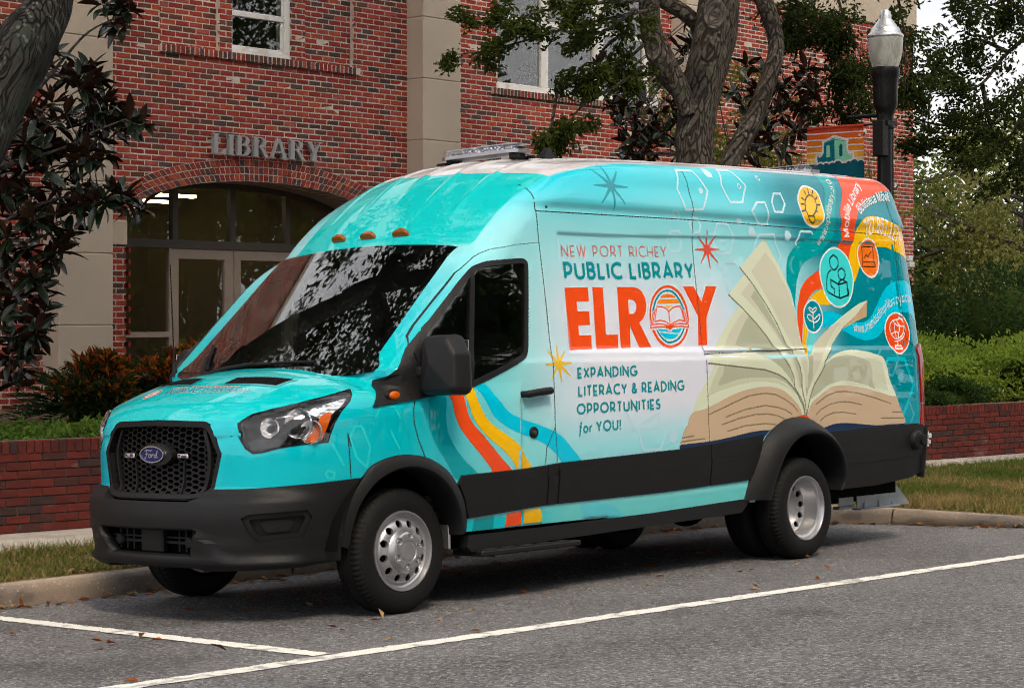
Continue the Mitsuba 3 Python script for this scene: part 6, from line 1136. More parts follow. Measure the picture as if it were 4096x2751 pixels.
W2 = sbox(13.62, 4.83, 17.25, 7.6); SIL2 = sbox(13.5, 4.735, 17.4, 4.83)
SOLD = sbox(20.39, 6.15, 24.47, 6.37)
BLK = sbox(6.95, 2.49, 7.35, 2.77).union(sbox(11.47, 2.49, 11.87, 2.77))
WALLZ = [(sbox(-6, .3, 6.22, 8.4), FY, 0), (sbox(6.95, .3, 11.87, 8.4), FY, 0), (sbox(12.58, .3, 24.47, 6.72), FY, 0)]
def face_box(g, y0, y1):
    """slab in the wall plane (x, z) between depths y0 < y1"""
    m = extrude(g, y1 - y0); v = m.vertices.copy(); m.vertices = np.stack([v[:, 0], y1 - v[:, 2], v[:, 1]], 1); return m
HOLES = unary_union([ARCHB, NICHE, SIL1, W2, SIL2])
core = unary_union([g for g, _, _ in WALLZ]).difference(unary_union([ENTR, NICHE, W2]))
add(LIB + '__wall', face_box(core, FY + .0045, FY + .30), 'mortar_pale')
NR_ = NICHE.difference(sbox(8.73, 4.86, 10.10, 7.8))
add(LIB + '__wall__panel_backing', cat_([face_box(NR_, FY + .0795, FY + .30), face_box(sbox(8.73, 4.86, 10.10, 7.8).difference(W1), FY + .0145, FY + .30)]), 'mortar_pale')
BRK = []
def brick_field(region, y, z0=.3, seed=0, mats=wm, wts=wp_):
    r = np.random.default_rng(seed); prep = region; x0, zz0, x1, zz1 = region.bounds; shapely.prepare(prep)
    k0 = int((zz0 - z0) / CH)
    for k in range(k0, int((zz1 - z0) / CH) + 1):
        zc = z0 + (k + .5) * CH
        row = sbox(x0 - 1, zc - CH / 2 + .0066, x1 + 1, zc + CH / 2 - .0066)
        for i in range(int((x0) / BL) - 1, int(x1 / BL) + 2):
            xc = (i + (.5 if k % 2 else 0)) * BL
            b = sbox(xc - BL / 2 + .0066, zc - CH / 2 + .0066, xc + BL / 2 - .0066, zc + CH / 2 - .0066)
            if not prep.intersects(b): continue
            full = prep.contains(b)
            if not full:
                q = b.intersection(region)
                if q.area < .0009: continue
                bx = q.bounds
                if q.area < .8 * (bx[2] - bx[0]) * (bx[3] - bx[1]):          # cut brick along a curve
                    for g in polys(q):
                        pr = r.normal(0, .0015); m = face_box(g, y + pr, y + .03); BRK.append((m.vertices, m.faces, r.choice(mats, p=wts), np.array([xc, y, zc])))
                    continue
            else: bx = b.bounds
            pr = r.normal(0, .0018); v, f = brick_box(bx[2] - bx[0], bx[3] - bx[1], .03, .0035); v = v + r.normal(0, .0009, v.shape)
            BRK.append((v + [(bx[0] + bx[2]) / 2, y + pr, (bx[1] + bx[3]) / 2], f, r.choice(mats, p=wts), np.array([xc, y, zc])))
for i, (g, y, _) in enumerate(WALLZ): brick_field(g.difference(HOLES).difference(SOLD), y, seed=20 + i)
brick_field(NR_, FY + .075, seed=31); brick_field(sbox(8.73, 4.86, 8.92, 7.8).union(sbox(9.87, 4.86, 10.10, 7.8)), FY + .010, seed=32)
put_bricks(LIB + '__wall', BRK)
# side brickwork of the jamb beside the entrance: the returns
jb = []
for xs, sg in ((7.35, 1), (11.47, -1)):
    for k in range(int((2.49 - .3) / CH)):
        for j in range(3):
            v, f = brick_box(.19, CH - .009, .03, .003); w = np.column_stack([xs + sg * (-v[:, 1]), FY + .11 + j * .2 - (.1 if k % 2 else 0) + v[:, 0], .3 + (k + .5) * CH + v[:, 2]]); jb.append(TM(w, f))
labels[LIB + '__jamb_brickwork'] = {'kind': 'stuff'}; add(LIB + '__jamb_brickwork', cat_(jb), 'br_red')
# arch: three rings of bricks on edge
RA = np.random.default_rng(8); arch = []
for ring_ in range(3):
    f0, f1 = ring_ / 3 + .022, (ring_ + 1) / 3 - .022
    A0 = np.array(AIN) + (np.array(AOUT) - AIN) * f0; A1 = np.array(AIN) + (np.array(AOUT) - AIN) * f1
    t = np.radians(np.linspace(0, 180, 4000)); pm = np.stack([A0[0] * np.cos(t), A0[1] * np.sin(t)], 1); L_ = np.r_[0, np.cumsum(np.linalg.norm(np.diff(pm, axis=0), axis=1))]
    nb = int(L_[-1] / .0735)
    for i in range(nb):
        ta, tb = np.interp([(i + .09) / nb * L_[-1], (i + .91) / nb * L_[-1]], L_, t)
        g = Polygon([(ARC[0] + A[0] * math.cos(q), ARC[1] + A[1] * math.sin(q)) for A, q in ((A0, ta), (A1, ta), (A1, tb), (A0, tb))])
        m = face_box(g, FY - .004 + RA.normal(0, .002), FY + .09); arch.append((m.vertices, m.faces, RA.choice(['br_red', 'br_brown', 'br_plum', 'br_orange', 'br_red2', 'br_dark'], p=[.30, .2, .13, .17, .15, .05]), np.array([g.centroid.x, FY, g.centroid.y])))
put_bricks(LIB + '__arch', arch)
add(LIB + '__arch__bed', face_box(Polygon(ell(*AOUT).tolist()).difference(Polygon(ell(*AIN).tolist())), FY + .0015, FY + .20), 'mortar_pale')
# soldier and rowlock courses
def rowlock(key, g, y, w, mats, wts, seed):
    r = np.random.default_rng(seed); x0, z0, x1, z1 = g.bounds; out = []
    for i in range(int((x1 - x0) / w)):
        v, f = brick_box(w - .013, z1 - z0 - .006, .10, .004); out.append((v + [x0 + (i + .5) * w, y + r.normal(0, .002), (z0 + z1) / 2], f, r.choice(mats, p=wts), np.array([x0 + (i + .5) * w, y, z0])))
    put_bricks(key, out); add(key + '__bed', face_box(sbox(x0 - .005, z0 + .004, x1 + .005, z1 - .004), y + .005, y + .14), 'mortar_pale')
rowlock(LIB + '__sill', SIL1, FY - .035, .0705, ['br_red', 'br_brown', 'br_plum', 'br_dark', 'br_rose'], [.38, .22, .16, .14, .10], 3)
rowlock(LIB + '__sill_001', SIL2, FY - .035, .0705, ['br_plum', 'br_brown', 'br_dark', 'br_red'], [.4, .25, .25, .10], 4); used.add(LIB + '__sill_001'); used.add(LIB + '__sill')
rowlock(LIB + '__soldier_course', SOLD, FY - .012, .0700, ['br_red', 'br_rose', 'br_brown'], [.45, .4, .15], 6)
# stucco pilasters in jointed lengths on a moulded base
def pilaster(x0, x1, y0):
    k = numbered(LIB + '__pilaster'); zs = [.86] + [1.57 + .805 * i for i in range(9)] + [8.4]
    for a, b in zip(zs[:-1], zs[1:]): add(numbered(k + '__block'), cbox(x0, x1, y0, FY + .1, a + .004, b - .004, .008), 'stucco')
    add(k + '__core', box(x0 + .012, x1 - .012, y0 + .012, FY + .1, .3, 8.4), 'stucco')
    pr = [(.00, .87), (.012, .868), (.018, .855), (.012, .842), (.03, .83), (.034, .80), (.022, .785), (.05, .772), (.075, .755), (.082, .725), (.07, .70), (.055, .69), (.055, .3)]
    P = []
    for o, z in pr: P.append([(x0 - o, FY + .1, z), (x0 - o, y0 - o, z), (x1 + o, y0 - o, z), (x1 + o, FY + .1, z)])
    m = grid_mesh(np.array(P)); add(k + '__base', m, 'stucco', 25)
pilaster(6.22, 6.95, 9.8); pilaster(11.87, 12.58, 9.8); pilaster(17.5, 18.22, 9.8)
for x0, x1 in ((6.955, 7.352), (11.468, 11.865)): add(numbered(LIB + '__impost'), cbox(x0, x1, FY - .022, FY + .1, 2.49, 2.77, .008), 'stucco')
add(LIB + '__attic', cat_([cbox(12.58, 24.55, FY - .03, FY + .5, 6.74, 8.5, .02)]), 'stucco', 30)
add(LIB + '__parapet', cat_([cbox(-6, 12.58, FY - .06, FY + .4, 8.42, 8.6, .02)]), 'stucco', 30)
add(LIB + '__side_wall', cat_([box(24.2, 24.455, FY + .03, 24, .3, 8.4), box(-6, 24.4, 23.8, 24, .3, 8.4), box(-6, -5.8, FY + .3, 24, .3, 8.4)]), 'br_red')
add(LIB + '__roof', box(-6, 24.4, FY + .3, 24, 8.2, 8.4), 'stucco')
# sash window and big window: frames proud, glass set back, dark rooms behind
def bars(rects, y0, y1): return cat_([cbox(a, c, y0, y1, b, d, .006) for a, b, c, d in rects])
WN = numbered(LIB + '__window')
add(WN + '__frame', bars([(8.925, 4.865, 9.865, 4.925), (9.775, 4.925, 9.865, 7.5), (8.925, 4.925, 8.945, 7.5)], FY + .03, FY + .10), 'window_white', 30)
add(WN + '__sash', bars([(8.945, 4.925, 8.965, 5.33), (8.945, 4.925, 9.775, 4.965), (9.735, 4.965, 9.775, 5.33)], FY + .055, FY + .085), 'window_white', 30)
add(WN + '__sash_001', bars([(8.945, 5.315, 9.775, 5.385), (9.74, 5.385, 9.775, 7.4)], FY + .04, FY + .075), 'window_white', 30)
def pane(key, x0, x1, z0, z1, y): add(numbered(key), TM([(x0, y, z0), (x1, y, z0), (x1, y, z1), (x0, y, z1)], [[0, 1, 2], [0, 2, 3]]), 'pane_glass')
pane(WN + '__pane', 8.955, 9.745, 4.95, 5.33, FY + .072); pane(WN + '__pane', 8.945, 9.75, 5.36, 7.5, FY + .058)
WN2 = numbered(LIB + '__window')
add(WN2 + '__frame', bars([(13.62, 4.835, 17.25, 4.925), (13.62, 4.925, 13.655, 7.6), (14.585, 4.925, 14.735, 7.6), (15.735, 4.925, 15.96, 7.6), (16.90, 4.925, 17.02, 7.6), (17.2, 4.925, 17.25, 7.6)], FY + .05, FY + .12), 'window_white', 30)
add(WN2 + '__muntin', bars([(13.655, 5.815, 14.585, 5.875), (14.735, 5.80, 15.735, 5.87), (15.96, 5.80, 16.9, 5.87), (17.02, 5.8, 17.2, 5.87)], FY + .065, FY + .105), 'window_white', 30)
for a, b in ((13.655, 14.585), (14.735, 15.735), (15.96, 16.9), (17.02, 17.2)): pane(WN2 + '__pane', a, b, 4.92, 5.82, FY + .09); pane(WN2 + '__pane', a, b, 5.86, 7.6, FY + .09)
# entrance: storefront, doors, soffit, lobby
SY = 10.72
E0 = LIB + '__entrance'
inner = Polygon([(7.35, .3), (7.35, 2.77)] + ell(*AIN)[::-1].tolist() + [(11.47, 2.77), (11.47, .3)])
add(E0 + '__frame', cat_([face_box(sbox(7.2, 2.50, 11.6, 2.60), SY - .045, SY + .045)] + [face_box(sbox(x - .04, 2.6, x + .04, 3.4).intersection(inner.buffer(.05)), SY - .04, SY + .04) for x in (8.51, 9.41, 10.31)] + [face_box(inner.buffer(.03).difference(inner.buffer(-.06)).intersection(sbox(7, 2.6, 12, 4)), SY - .04, SY + .04)] + [face_box(sbox(x - .045, .3, x + .045, 2.5), SY - .04, SY + .04) for x in (7.40, 11.42)]), 'bronze_frame', 30)
for i, (x0, x1) in enumerate(((8.46, 9.385), (9.435, 10.36))):
    dk_ = numbered(E0 + '__door')
    add(dk_, cat_([face_box(sbox(x0, .35, x1, 2.49).difference(sbox(x0 + .105, .62, x1 - .105, 2.375)), SY - .03, SY + .03), tube([(x1 - .07 if i == 0 else x0 + .07, SY - .09, 1.2), (x1 - .07 if i == 0 else x0 + .07, SY - .09, 1.55)], .014, 8)]), 'taupe_frame', 30)
    pane(E0 + '__pane', x0 + .1, x1 - .1, .6, 2.39, SY)
add(E0 + '__rail', cat_([face_box(sbox(7.44, 1.42, 8.42, 1.485), SY - .035, SY + .035), face_box(sbox(10.40, 1.42, 11.38, 1.485), SY - .035, SY + .035), face_box(sbox(8.42, .3, 8.458, 2.5), SY - .035, SY + .035), face_box(sbox(10.362, .3, 10.40, 2.5), SY - .035, SY + .035), face_box(sbox(9.388, .35, 9.432, 2.5), SY - .02, SY + .02)]), 'taupe_frame', 30)
pane(E0 + '__pane', 7.44, 8.42, 1.48, 2.5, SY); pane(E0 + '__pane', 7.44, 8.42, .3, 1.42, SY); pane(E0 + '__pane', 10.40, 11.38, 1.48, 2.5, SY); pane(E0 + '__pane', 10.4, 11.38, .3, 1.42, SY)
for x0, x1 in ((7.36, 8.47), (8.55, 9.37), (9.45, 10.27), (10.35, 11.46)):
    g = sbox(x0, 2.6, x1, 3.4).intersection(inner.buffer(-.05)); v, f = tess(g, (5, 5)); k = numbered(E0 + '__pane'); add(k, TM(np.column_stack([v[:, 0], np.full(len(v), SY + .002), v[:, 1]]), f), 'pane_glass')
c_ = ell(*AIN, 40); P = np.array([[(x, y, z) for x, z in c_] for y in (FY + .005, SY + .3)]); add(E0 + '__soffit', grid_mesh(P), 'soffit', 60)
add(E0 + '__floor', box(7.2, 11.6, FY - .4, SY + 4, .2, .33), 'stucco')
add(LIB + '__lobby', cat_([box(7.0, 11.9, SY + 5, SY + 5.1, .3, 3.6), box(6.9, 7.0, SY + .1, SY + 5, .3, 3.6), box(11.9, 12.0, SY + .1, SY + 5, .3, 3.6), box(7, 12, SY + .1, SY + 5, 3.45, 3.5)]), 'room_wall')
add(LIB + '__upper_room', cat_([box(8.2, 10.6, FY + 3, FY + 3.1, 4.5, 7.8), box(8.2, 8.3, FY + .31, FY + 3, 4.5, 7.8), box(10.5, 10.6, FY + .31, FY + 3, 4.5, 7.8), box(8.2, 10.6, FY + .31, FY + 3, 4.5, 4.55), box(8.2, 10.6, FY + .31, FY + 3, 7.7, 7.8), box(13.2, 17.6, FY + 4, FY + 4.1, 4.4, 7.8), box(13.2, 13.3, FY + .31, FY + 4, 4.4, 7.8), box(17.5, 17.6, FY + .31, FY + 4, 4.4, 7.8), box(13.2, 17.6, FY + .31, FY + 4, 4.4, 4.5), box(13.2, 17.6, FY + .31, FY + 4, 7.7, 7.8)]), 'room_dark')
def tubelight(x0, x1, y, z):
    k = numbered(LIB + '__ceiling_light'); scene[k] = {**mikit.ply(box(x0, x1, y - .05, y + .05, z - .02, z + .02), 'strip_light_mat'), 'emitter': {'type': 'area', 'radiance': rgb((2.2, 1.6, .75))}}
for q in ((7.9, 8.8, 12.2, 3.25), (9.1, 10.0, 12.2, 3.25), (8.2, 9.0, 13.4, 3.25), (9.8, 10.6, 13.4, 3.25), (8.4, 9.3, 14.8, 3.25), (10.2, 11.0, 14.8, 3.25), (13.8, 14.6, 11.6, 6.9), (14.9, 15.7, 12.2, 6.9), (15.9, 16.6, 11.6, 6.9)): tubelight(*q)
# raised letters over the arch
def slab_letters():
    R_ = lambda a, b, c, d: sbox(a, b, c, d); S = .19; t = .055; sf = .05
    def stem(x): return unary_union([R_(x, 0, x + S, 1), R_(x - sf, 0, x + S + sf, t), R_(x - sf, 1 - t, x + S + sf, 1)])
    bowl = lambda x, z0, z1, w: (affinity.scale(Point(0, 0).buffer(1, quad_segs=12), w, (z1 - z0) / 2).intersection(sbox(0, -2, 5, 2)).difference(affinity.scale(Point(0, 0).buffer(1, quad_segs=12), w - .17, (z1 - z0) / 2 - t)))
    tr = affinity.translate
    L = unary_union([stem(.05), R_(.05, 0, .62, t), Polygon([(.62, 0), (.62, .30), (.57, .30), (.48, .08), (.4, t), (.4, 0)])])
    I = stem(.05)
    def bw(z0, z1, w): return tr(bowl(0, z0, z1, w), .24 + .1, (z0 + z1) / 2).union(R_(.2, z0, .345, z0 + t)).union(R_(.2, z1 - t, .345, z1))
    B = unary_union([stem(.05), bw(.52, 1, .29), bw(0, .56, .33)])
    R = unary_union([stem(.05), bw(.48, 1, .31), Polygon([(.30, .52), (.48, .50), (.74, .05), (.80, .04), (.80, 0), (.58, 0)])])
    A = unary_union([Polygon([(.34, 1), (.46, 1), (.80, 0), (.60, 0)]), Polygon([(.34, 1), (.40, .92), (.10, 0), (.045, 0)]), R_(.18, .28, .6, .34), R_(-.02, 0, .20, t), R_(.52, 0, .86, t)])
    Y = unary_union([Polygon([(.0, 1), (.21, 1), (.46, .46), (.46, .36), (.30, .40)]), Polygon([(.64, 1), (.70, 1), (.46, .42), (.40, .42)]), R_(.29, 0, .48, .46), R_(-.04, 1 - t, .28, 1), R_(.54, 1 - t, .78, 1), R_(.22, 0, .56, t)])
    return {'L': (L, .62), 'I': (I, .30), 'B': (B, .70), 'R': (R, .78), 'A': (A, .84), 'Y': (Y, .78)}
SL = slab_letters(); hL = .242; adv = [SL[c][1] + .10 for c in 'LIBRARY']; sc = (10.335 - 8.555) / sum(adv); x = 8.555
SIGN = thing('library_sign', 'raised grey serif letters reading LIBRARY on the brick above the arch', 'sign')
for ch_, a_w in zip('LIBRARY', adv):
    g = affinity.scale(SL[ch_][0], sc, hL, origin=(0, 0)); g = affinity.translate(g, x, 3.614)
    add(numbered(SIGN + '__letter'), face_box(g.buffer(.0), FY - .085, FY - .03), 'letter_grey', 25); x += a_w * sc
    b = g.bounds; add(numbered(SIGN + '__stud'), cat_([tube([((b[0] + b[2]) / 2 + .0, FY - .03, b[1] + o), ((b[0] + b[2]) / 2, FY + .02, b[1] + o)], .006, 6) for o in (.06, .18)]), 'letter_grey')
# ------------------------------------------------------------------ trees and plants
RV = np.random.default_rng(42)
def bark_c(a, b, moss, lich):
    def fn(p, n, uv):
        f1, f2, _ = voronoi((p.x + .5 * fbm(p.x * 9, p.y * 9, p.z * 5, 2) * .12) * 52 + p.y * 30, p.z * 8 + p.y * 12); r = smoothstep(.02, .30, f2 - f1) * (.55 + .5 * fbm(p.x * 60, p.y * 60, p.z * 30, 2)); w = fbm(p.x * 5, p.y * 5, p.z * 5, 4); l = voronoi(p.x * 30 + p.z * 22, p.y * 30 + p.z * 17)
        c = mix(a, b, r); c = mix(c, moss, smoothstep(.52, .75, w) * .6)
        return mix(c, (.30, .32, .28), lich * smoothstep(.62, .85, l[2]) * smoothstep(.5, .3, l[0]) * smoothstep(.42, .6, fbm(p.x * 3 + 7, p.y * 3, p.z * 3, 3)))
    return fn
def bark_h(p, n, uv):
    f1, f2, _ = voronoi((p.x + .5 * fbm(p.x * 9, p.y * 9, p.z * 5, 2) * .12) * 52 + p.y * 30, p.z * 8 + p.y * 12)
    return smoothstep(.0, .32, f2 - f1) + .5 * fbm(p.x * 60, p.y * 60, p.z * 30, 2)
def bark(name, a, b, moss, lich, sc):
    mat(name, {'type': 'bumpmap', 'arbitrary': mikit.proc(bark_h, 2e-3), 'scale': sc, 'b': two(principled(mikit.proc(bark_c(a, b, moss, lich)), .9, .2))})
bark('oak_bark', (.030, .024, .020), (.118, .100, .086), (.075, .08, .055), .35, .020)
bark('lichen_bark', (.020, .018, .016), (.085, .077, .07), (.085, .095, .075), .55, .020)
bark('grey_bark', (.06, .05, .045), (.16, .14, .125), (.12, .12, .10), .2, .012)
def leafmat(name, c, trans=.35, rough=.55, back=None, var=.5):
    c = np.array(c)
    def fn(p, n, uv):
        w = noise(p.x * 3.1, p.y * 3.1, p.z * 3.1); g = cell_rand(p.x * 23, p.y * 23, p.z * 23)
        return mi.Color3f(*c.tolist()) * (1 - var / 2 + var * g) * (.75 + .5 * w)
    if back is None: mat(name, {'type': 'principledthin', 'base_color': mikit.proc(fn), 'roughness': rough, 'diff_trans': trans * 2, 'eta': 1.4, 'spec_trans': 0.})
    else: mat(name, two(principled(mikit.proc(fn), rough, .6), principled(back, .7, .2)))
leafmat('oak_leaf', (.070, .092, .022)); leafmat('oak_leaf_dark', (.050, .070, .022)); leafmat('canopy_leaf', (.045, .062, .02))
leafmat('magnolia_leaf', (.013, .026, .012), 0, .30, (.042, .017, .009)); leafmat('croton_green', (.035, .055, .018)); leafmat('croton_red', (.26, .062, .016), .4); leafmat('croton_orange', (.42, .16, .02), .4)
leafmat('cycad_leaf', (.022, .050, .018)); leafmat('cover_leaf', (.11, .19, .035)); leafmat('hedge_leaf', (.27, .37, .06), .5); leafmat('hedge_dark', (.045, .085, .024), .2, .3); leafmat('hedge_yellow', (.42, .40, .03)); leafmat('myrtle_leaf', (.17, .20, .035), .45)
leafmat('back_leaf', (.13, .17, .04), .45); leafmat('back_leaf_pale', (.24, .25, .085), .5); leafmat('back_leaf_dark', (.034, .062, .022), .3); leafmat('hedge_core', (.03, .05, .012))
def leaves(pos, size, asp=.42, up=.4, fold=.18, seed=0, dirs=None, spread=1.):
    r = np.random.default_rng(seed); n = len(pos); size = np.broadcast_to(size, n) * r.uniform(.7, 1.25, n)
    d = r.normal(0, 1, (n, 3)) if dirs is None else dirs + r.normal(0, spread, (n, 3)); d /= np.linalg.norm(d, axis=1, keepdims=True)
    u = r.normal(0, 1, (n, 3)); u[:, 2] += up * 2; s = np.cross(d, u); s /= np.linalg.norm(s, axis=1, keepdims=True) + 1e-9; nn = np.cross(s, d)
    L_, w = size[:, None], size[:, None] * asp / 2
    base = pos; tip = pos + d * L_ - nn * L_ * .12; mid = pos + d * L_ * .48; l_ = mid + s * w + nn * L_ * fold; r_ = mid - s * w + nn * L_ * fold
    v = np.stack([base, l_, tip, r_], 1).reshape(-1, 3); i = np.arange(n) * 4
    return TM(v, np.vstack([np.stack([i, i + 1, i + 2], 1), np.stack([i, i + 2, i + 3], 1)]))
def rough_tube(path, n=24, seed=0, amp=.06, steps=10):
    path = np.asarray(path); c = catmull(path, False, steps); r = c[:, 3]; m = tube(c[:, :3], r, n, cap=True)
    v = m.vertices.copy(); k = len(c) * n; ctr = np.repeat(c[:, :3], n, axis=0); rad_ = np.repeat(r, n)
    d = v[:k] - ctr; q = meshkit.fbm(v[:k] * [5, 5, 2.2] + seed, 3, seed=seed) - .5; f2 = meshkit.fbm(v[:k] * [22, 22, 4] + seed * 3, 2, seed=seed + 5) - .5
    v[:k] = ctr + d * (1 + amp * 2.2 * q[:, None] + .10 * f2[:, None]); m.vertices = v; return m
def along(paths, per_m, rad, seed, taper=True):
    r = np.random.default_rng(seed); out, dr_ = [], []
    for p in paths:
        c = catmull(np.asarray(p)[:, :3], False, 8); s = np.r_[0, np.cumsum(np.linalg.norm(np.diff(c, axis=0), axis=1))]; n = int(s[-1] * per_m)
        t = s[-1] * (1 - r.random(n) ** 1.4 * .92); q = np.stack([np.interp(t, s, c[:, k]) for k in range(3)], 1); tg = np.gradient(c, axis=0); td = np.stack([np.interp(t, s, tg[:, k]) for k in range(3)], 1); td /= np.linalg.norm(td, axis=1, keepdims=True)
        # side twiglets: leaves bunch on short shoots
        nb = max(4, int(s[-1] * 9)); sc = s[-1] * (1 - r.random(nb) * .95); bc = np.stack([np.interp(sc, s, c[:, k]) for k in range(3)], 1); bd = r.normal(0, 1, (nb, 3)); bd /= np.linalg.norm(bd, axis=1, keepdims=True); bd[:, 2] *= .6
        j = np.argmin(np.abs(t[:, None] - sc[None] + r.normal(0, .06, (n, nb))), axis=1); a = r.random(n)[:, None] ** .7 * rad
        out.append(bc[j] + bd[j] * a + r.normal(0, rad * .13, (n, 3))); dr_.append(bd[j] + .5 * td)
    return np.vstack(out), np.vstack(dr_)
def blob(center, radii, n, seed, shell=.5, clumps=26):
    """leaf points in clumps through an uneven crown"""
    r = np.random.default_rng(seed); cd = r.normal(0, 1, (clumps, 3)); cd /= np.linalg.norm(cd, axis=1, keepdims=True)
    cc = cd * (shell + (1 - shell) * r.random((clumps, 1)) ** .5); cr = r.uniform(.16, .36, clumps)
    j = r.integers(0, clumps, n); o = r.normal(0, 1, (n, 3)); o /= np.linalg.norm(o, axis=1, keepdims=True); o *= r.random((n, 1)) ** .45
    p = cc[j] + o * cr[j][:, None]; return np.asarray(center) + p * np.asarray(radii), o + cd[j] * .6
OAK = thing('oak_tree', 'old oak whose furrowed grey trunk forks into thick limbs behind the van roof', 'tree')
limbs = [np.array(l) for l in VEG['oak_limbs']]
limbs[0] = np.vstack([[[limbs[0][0][0], limbs[0][0][1], -.05, .36]], [[limbs[0][0][0], limbs[0][0][1], .12, .31]], limbs[0]])
for i, l in enumerate(limbs): add(OAK + '__trunk' if i == 0 else numbered(OAK + '__limb'), rough_tube(l, 40 if i < 4 else 16, i + 3), 'oak_bark', 60)
used.add(OAK + '__trunk')
for x, y, z, a, b in VEG['oak_knots']:
    d = np.array([CAM[0] - x, CAM[1] - y, 0]); d /= np.linalg.norm(d); m = lathe([(a * 1.05, -.06), (a, .0), (a * .86, .035), (a * .68, .03), (a * .5, .008), (0, -.004)], 24); m.vertices[:, 1] *= b / a; v = m.vertices.copy()
    sx = np.array([d[1], -d[0], 0]); m.vertices = v[:, :1] * sx + v[:, 1:2] * [0, 0, 1] + v[:, 2:] * d + [x, y, z] + d * .12; add(numbered(OAK + '__pruning_scar'), m, 'grey_bark', 60)
tw = VEG['oak_twigs']; add(OAK + '__twig', cat_([tube(catmull(p, False, 6), np.linspace(.018, .004, len(catmull(p, False, 6))), 6) for p in tw]), 'oak_bark', 50); labels[OAK + '__twig'] = {'kind': 'stuff'}
p1, d1 = along(tw[:7], 760, .27, 1); p2, d2 = along(tw[7:], 1150, .46, 2)
add(OAK + '__foliage', cat_([leaves(p1, .062, .45, .5, seed=1, dirs=d1, spread=.6)]), 'oak_leaf'); labels[OAK + '__foliage'] = {'kind': 'stuff'}
add(OAK + '__foliage_001', leaves(p2, .066, .45, .5, seed=2, dirs=d2, spread=.6), 'oak_leaf_dark'); labels[OAK + '__foliage_001'] = {'kind': 'stuff'}
# high crown over the street (mostly above the frame): branches and clumps, lets sky through
def crown(cs, n, size, seed):
    P_, D_ = [], []
    for i, (c, r_) in enumerate(cs): a, b = blob(c, r_, n, seed + i, .35, 30); P_.append(a); D_.append(b)
    return leaves(np.vstack(P_), size, .5, .6, seed=seed, dirs=np.vstack(D_), spread=.8)
CR1 = [((6.5, 3.0, 7.6), (2.2, 2.0, 1.1)), ((3.8, 1.8, 8.2), (2.0, 1.7, 1.0)), ((9.4, 2.2, 8.0), (2.2, 1.8, 1.0)), ((7.2, -.4, 8.8), (2.4, 1.6, 1.0)), ((11.5, 5.0, 8.2), (2.2, 1.8, 1.1)), ((5.0, 5.6, 8.8), (2.4, 1.6, 1.1)), ((8.5, 6.2, 9.6), (2.6, 1.9, 1.2))]
add(OAK + '__foliage_002', crown(CR1, 4200, .12, 50), 'canopy_leaf'); labels[OAK + '__foliage_002'] = {'kind': 'stuff'}
hub = limbs[0][-1][:3]; add(OAK + '__branch', cat_([tube(catmull([hub, (hub + np.array(c)) / 2 + [0, 0, .3], c], False, 5), np.linspace(.10, .03, 11), 8) for c, _ in CR1]), 'oak_bark', 50)
for i in range(3): used.add(OAK + '__foliage' + ('' if i == 0 else f'_{i:03d}'))
OAK2 = thing('oak_tree', 'leafy oak boughs hanging in at the upper right against white sky', 'tree')
tw = VEG['oak2_twigs']; add(OAK2 + '__twig', cat_([tube(catmull(p, False, 6), np.linspace(.03, .005, len(catmull(p, False, 6))), 6) for p in tw]), 'oak_bark', 50); labels[OAK2 + '__twig'] = {'kind': 'stuff'}
p1, d1 = along(tw, 760, .52, 3); add(OAK2 + '__foliage', leaves(p1, .075, .45, .5, seed=4, dirs=d1, spread=.6), 'oak_leaf_dark'); labels[OAK2 + '__foliage'] = {'kind': 'stuff'}
add(OAK2 + '__trunk', rough_tube([(17.6, -.2, -.1, .34), (17.6, -.1, 1.5, .28), (17.4, .2, 3.2, .26), (17.0, .6, 4.6, .2), (16.2, 1.2, 5.6, .12), (15.2, 2.2, 6.2, .06)], 20, 9), 'oak_bark', 60)
CR2 = [((17.0, .0, 7.2), (2.4, 2.2, 1.0)), ((14.2, .4, 7.6), (2.0, 1.8, .8)), ((18.8, 2.4, 7.6), (2.0, 1.8, .9))]
add(OAK2 + '__foliage_001', crown(CR2, 2600, .11, 80), 'canopy_leaf'); labels[OAK2 + '__foliage_001'] = {'kind': 'stuff'}
OAKL = thing('oak_tree', 'leaning oak trunk with pale lichen at the upper left corner', 'tree')
lb = [np.array(l) for l in VEG['oakL']]; lb[0] = np.vstack([[[lb[0][0][0] - .1, lb[0][0][1], -.1, .36]], lb[0]])
for i, l in enumerate(lb): add(OAKL + '__trunk' if i == 0 else numbered(OAKL + '__limb'), rough_tube(l, 44, 20 + i), 'lichen_bark', 60)
CR3 = [((2.5, 2.2, 6.4), (1.9, 1.6, .9)), ((.6, 3.6, 6.6), (2.0, 1.8, 1.0)), ((4.2, 4.0, 7.4), (1.9, 1.7, 1.0)), ((2.0, 5.6, 7.2), (2.2, 1.6, 1.0)), ((-1.5, 1.2, 7.0), (2.0, 1.8, 1.0)), ((1.2, -.6, 7.6), (1.8, 1.4, .8))]
add(OAKL + '__foliage', crown(CR3, 3600, .12, 90), 'canopy_leaf'); labels[OAKL + '__foliage'] = {'kind': 'stuff'}
hub = lb[0][-1][:3]; add(OAKL + '__branch', cat_([tube(catmull([hub, (hub + np.array(c)) / 2 + [0, 0, .3], c], False, 5), np.linspace(.10, .03, 11), 8) for c, _ in CR3]), 'lichen_bark', 50)
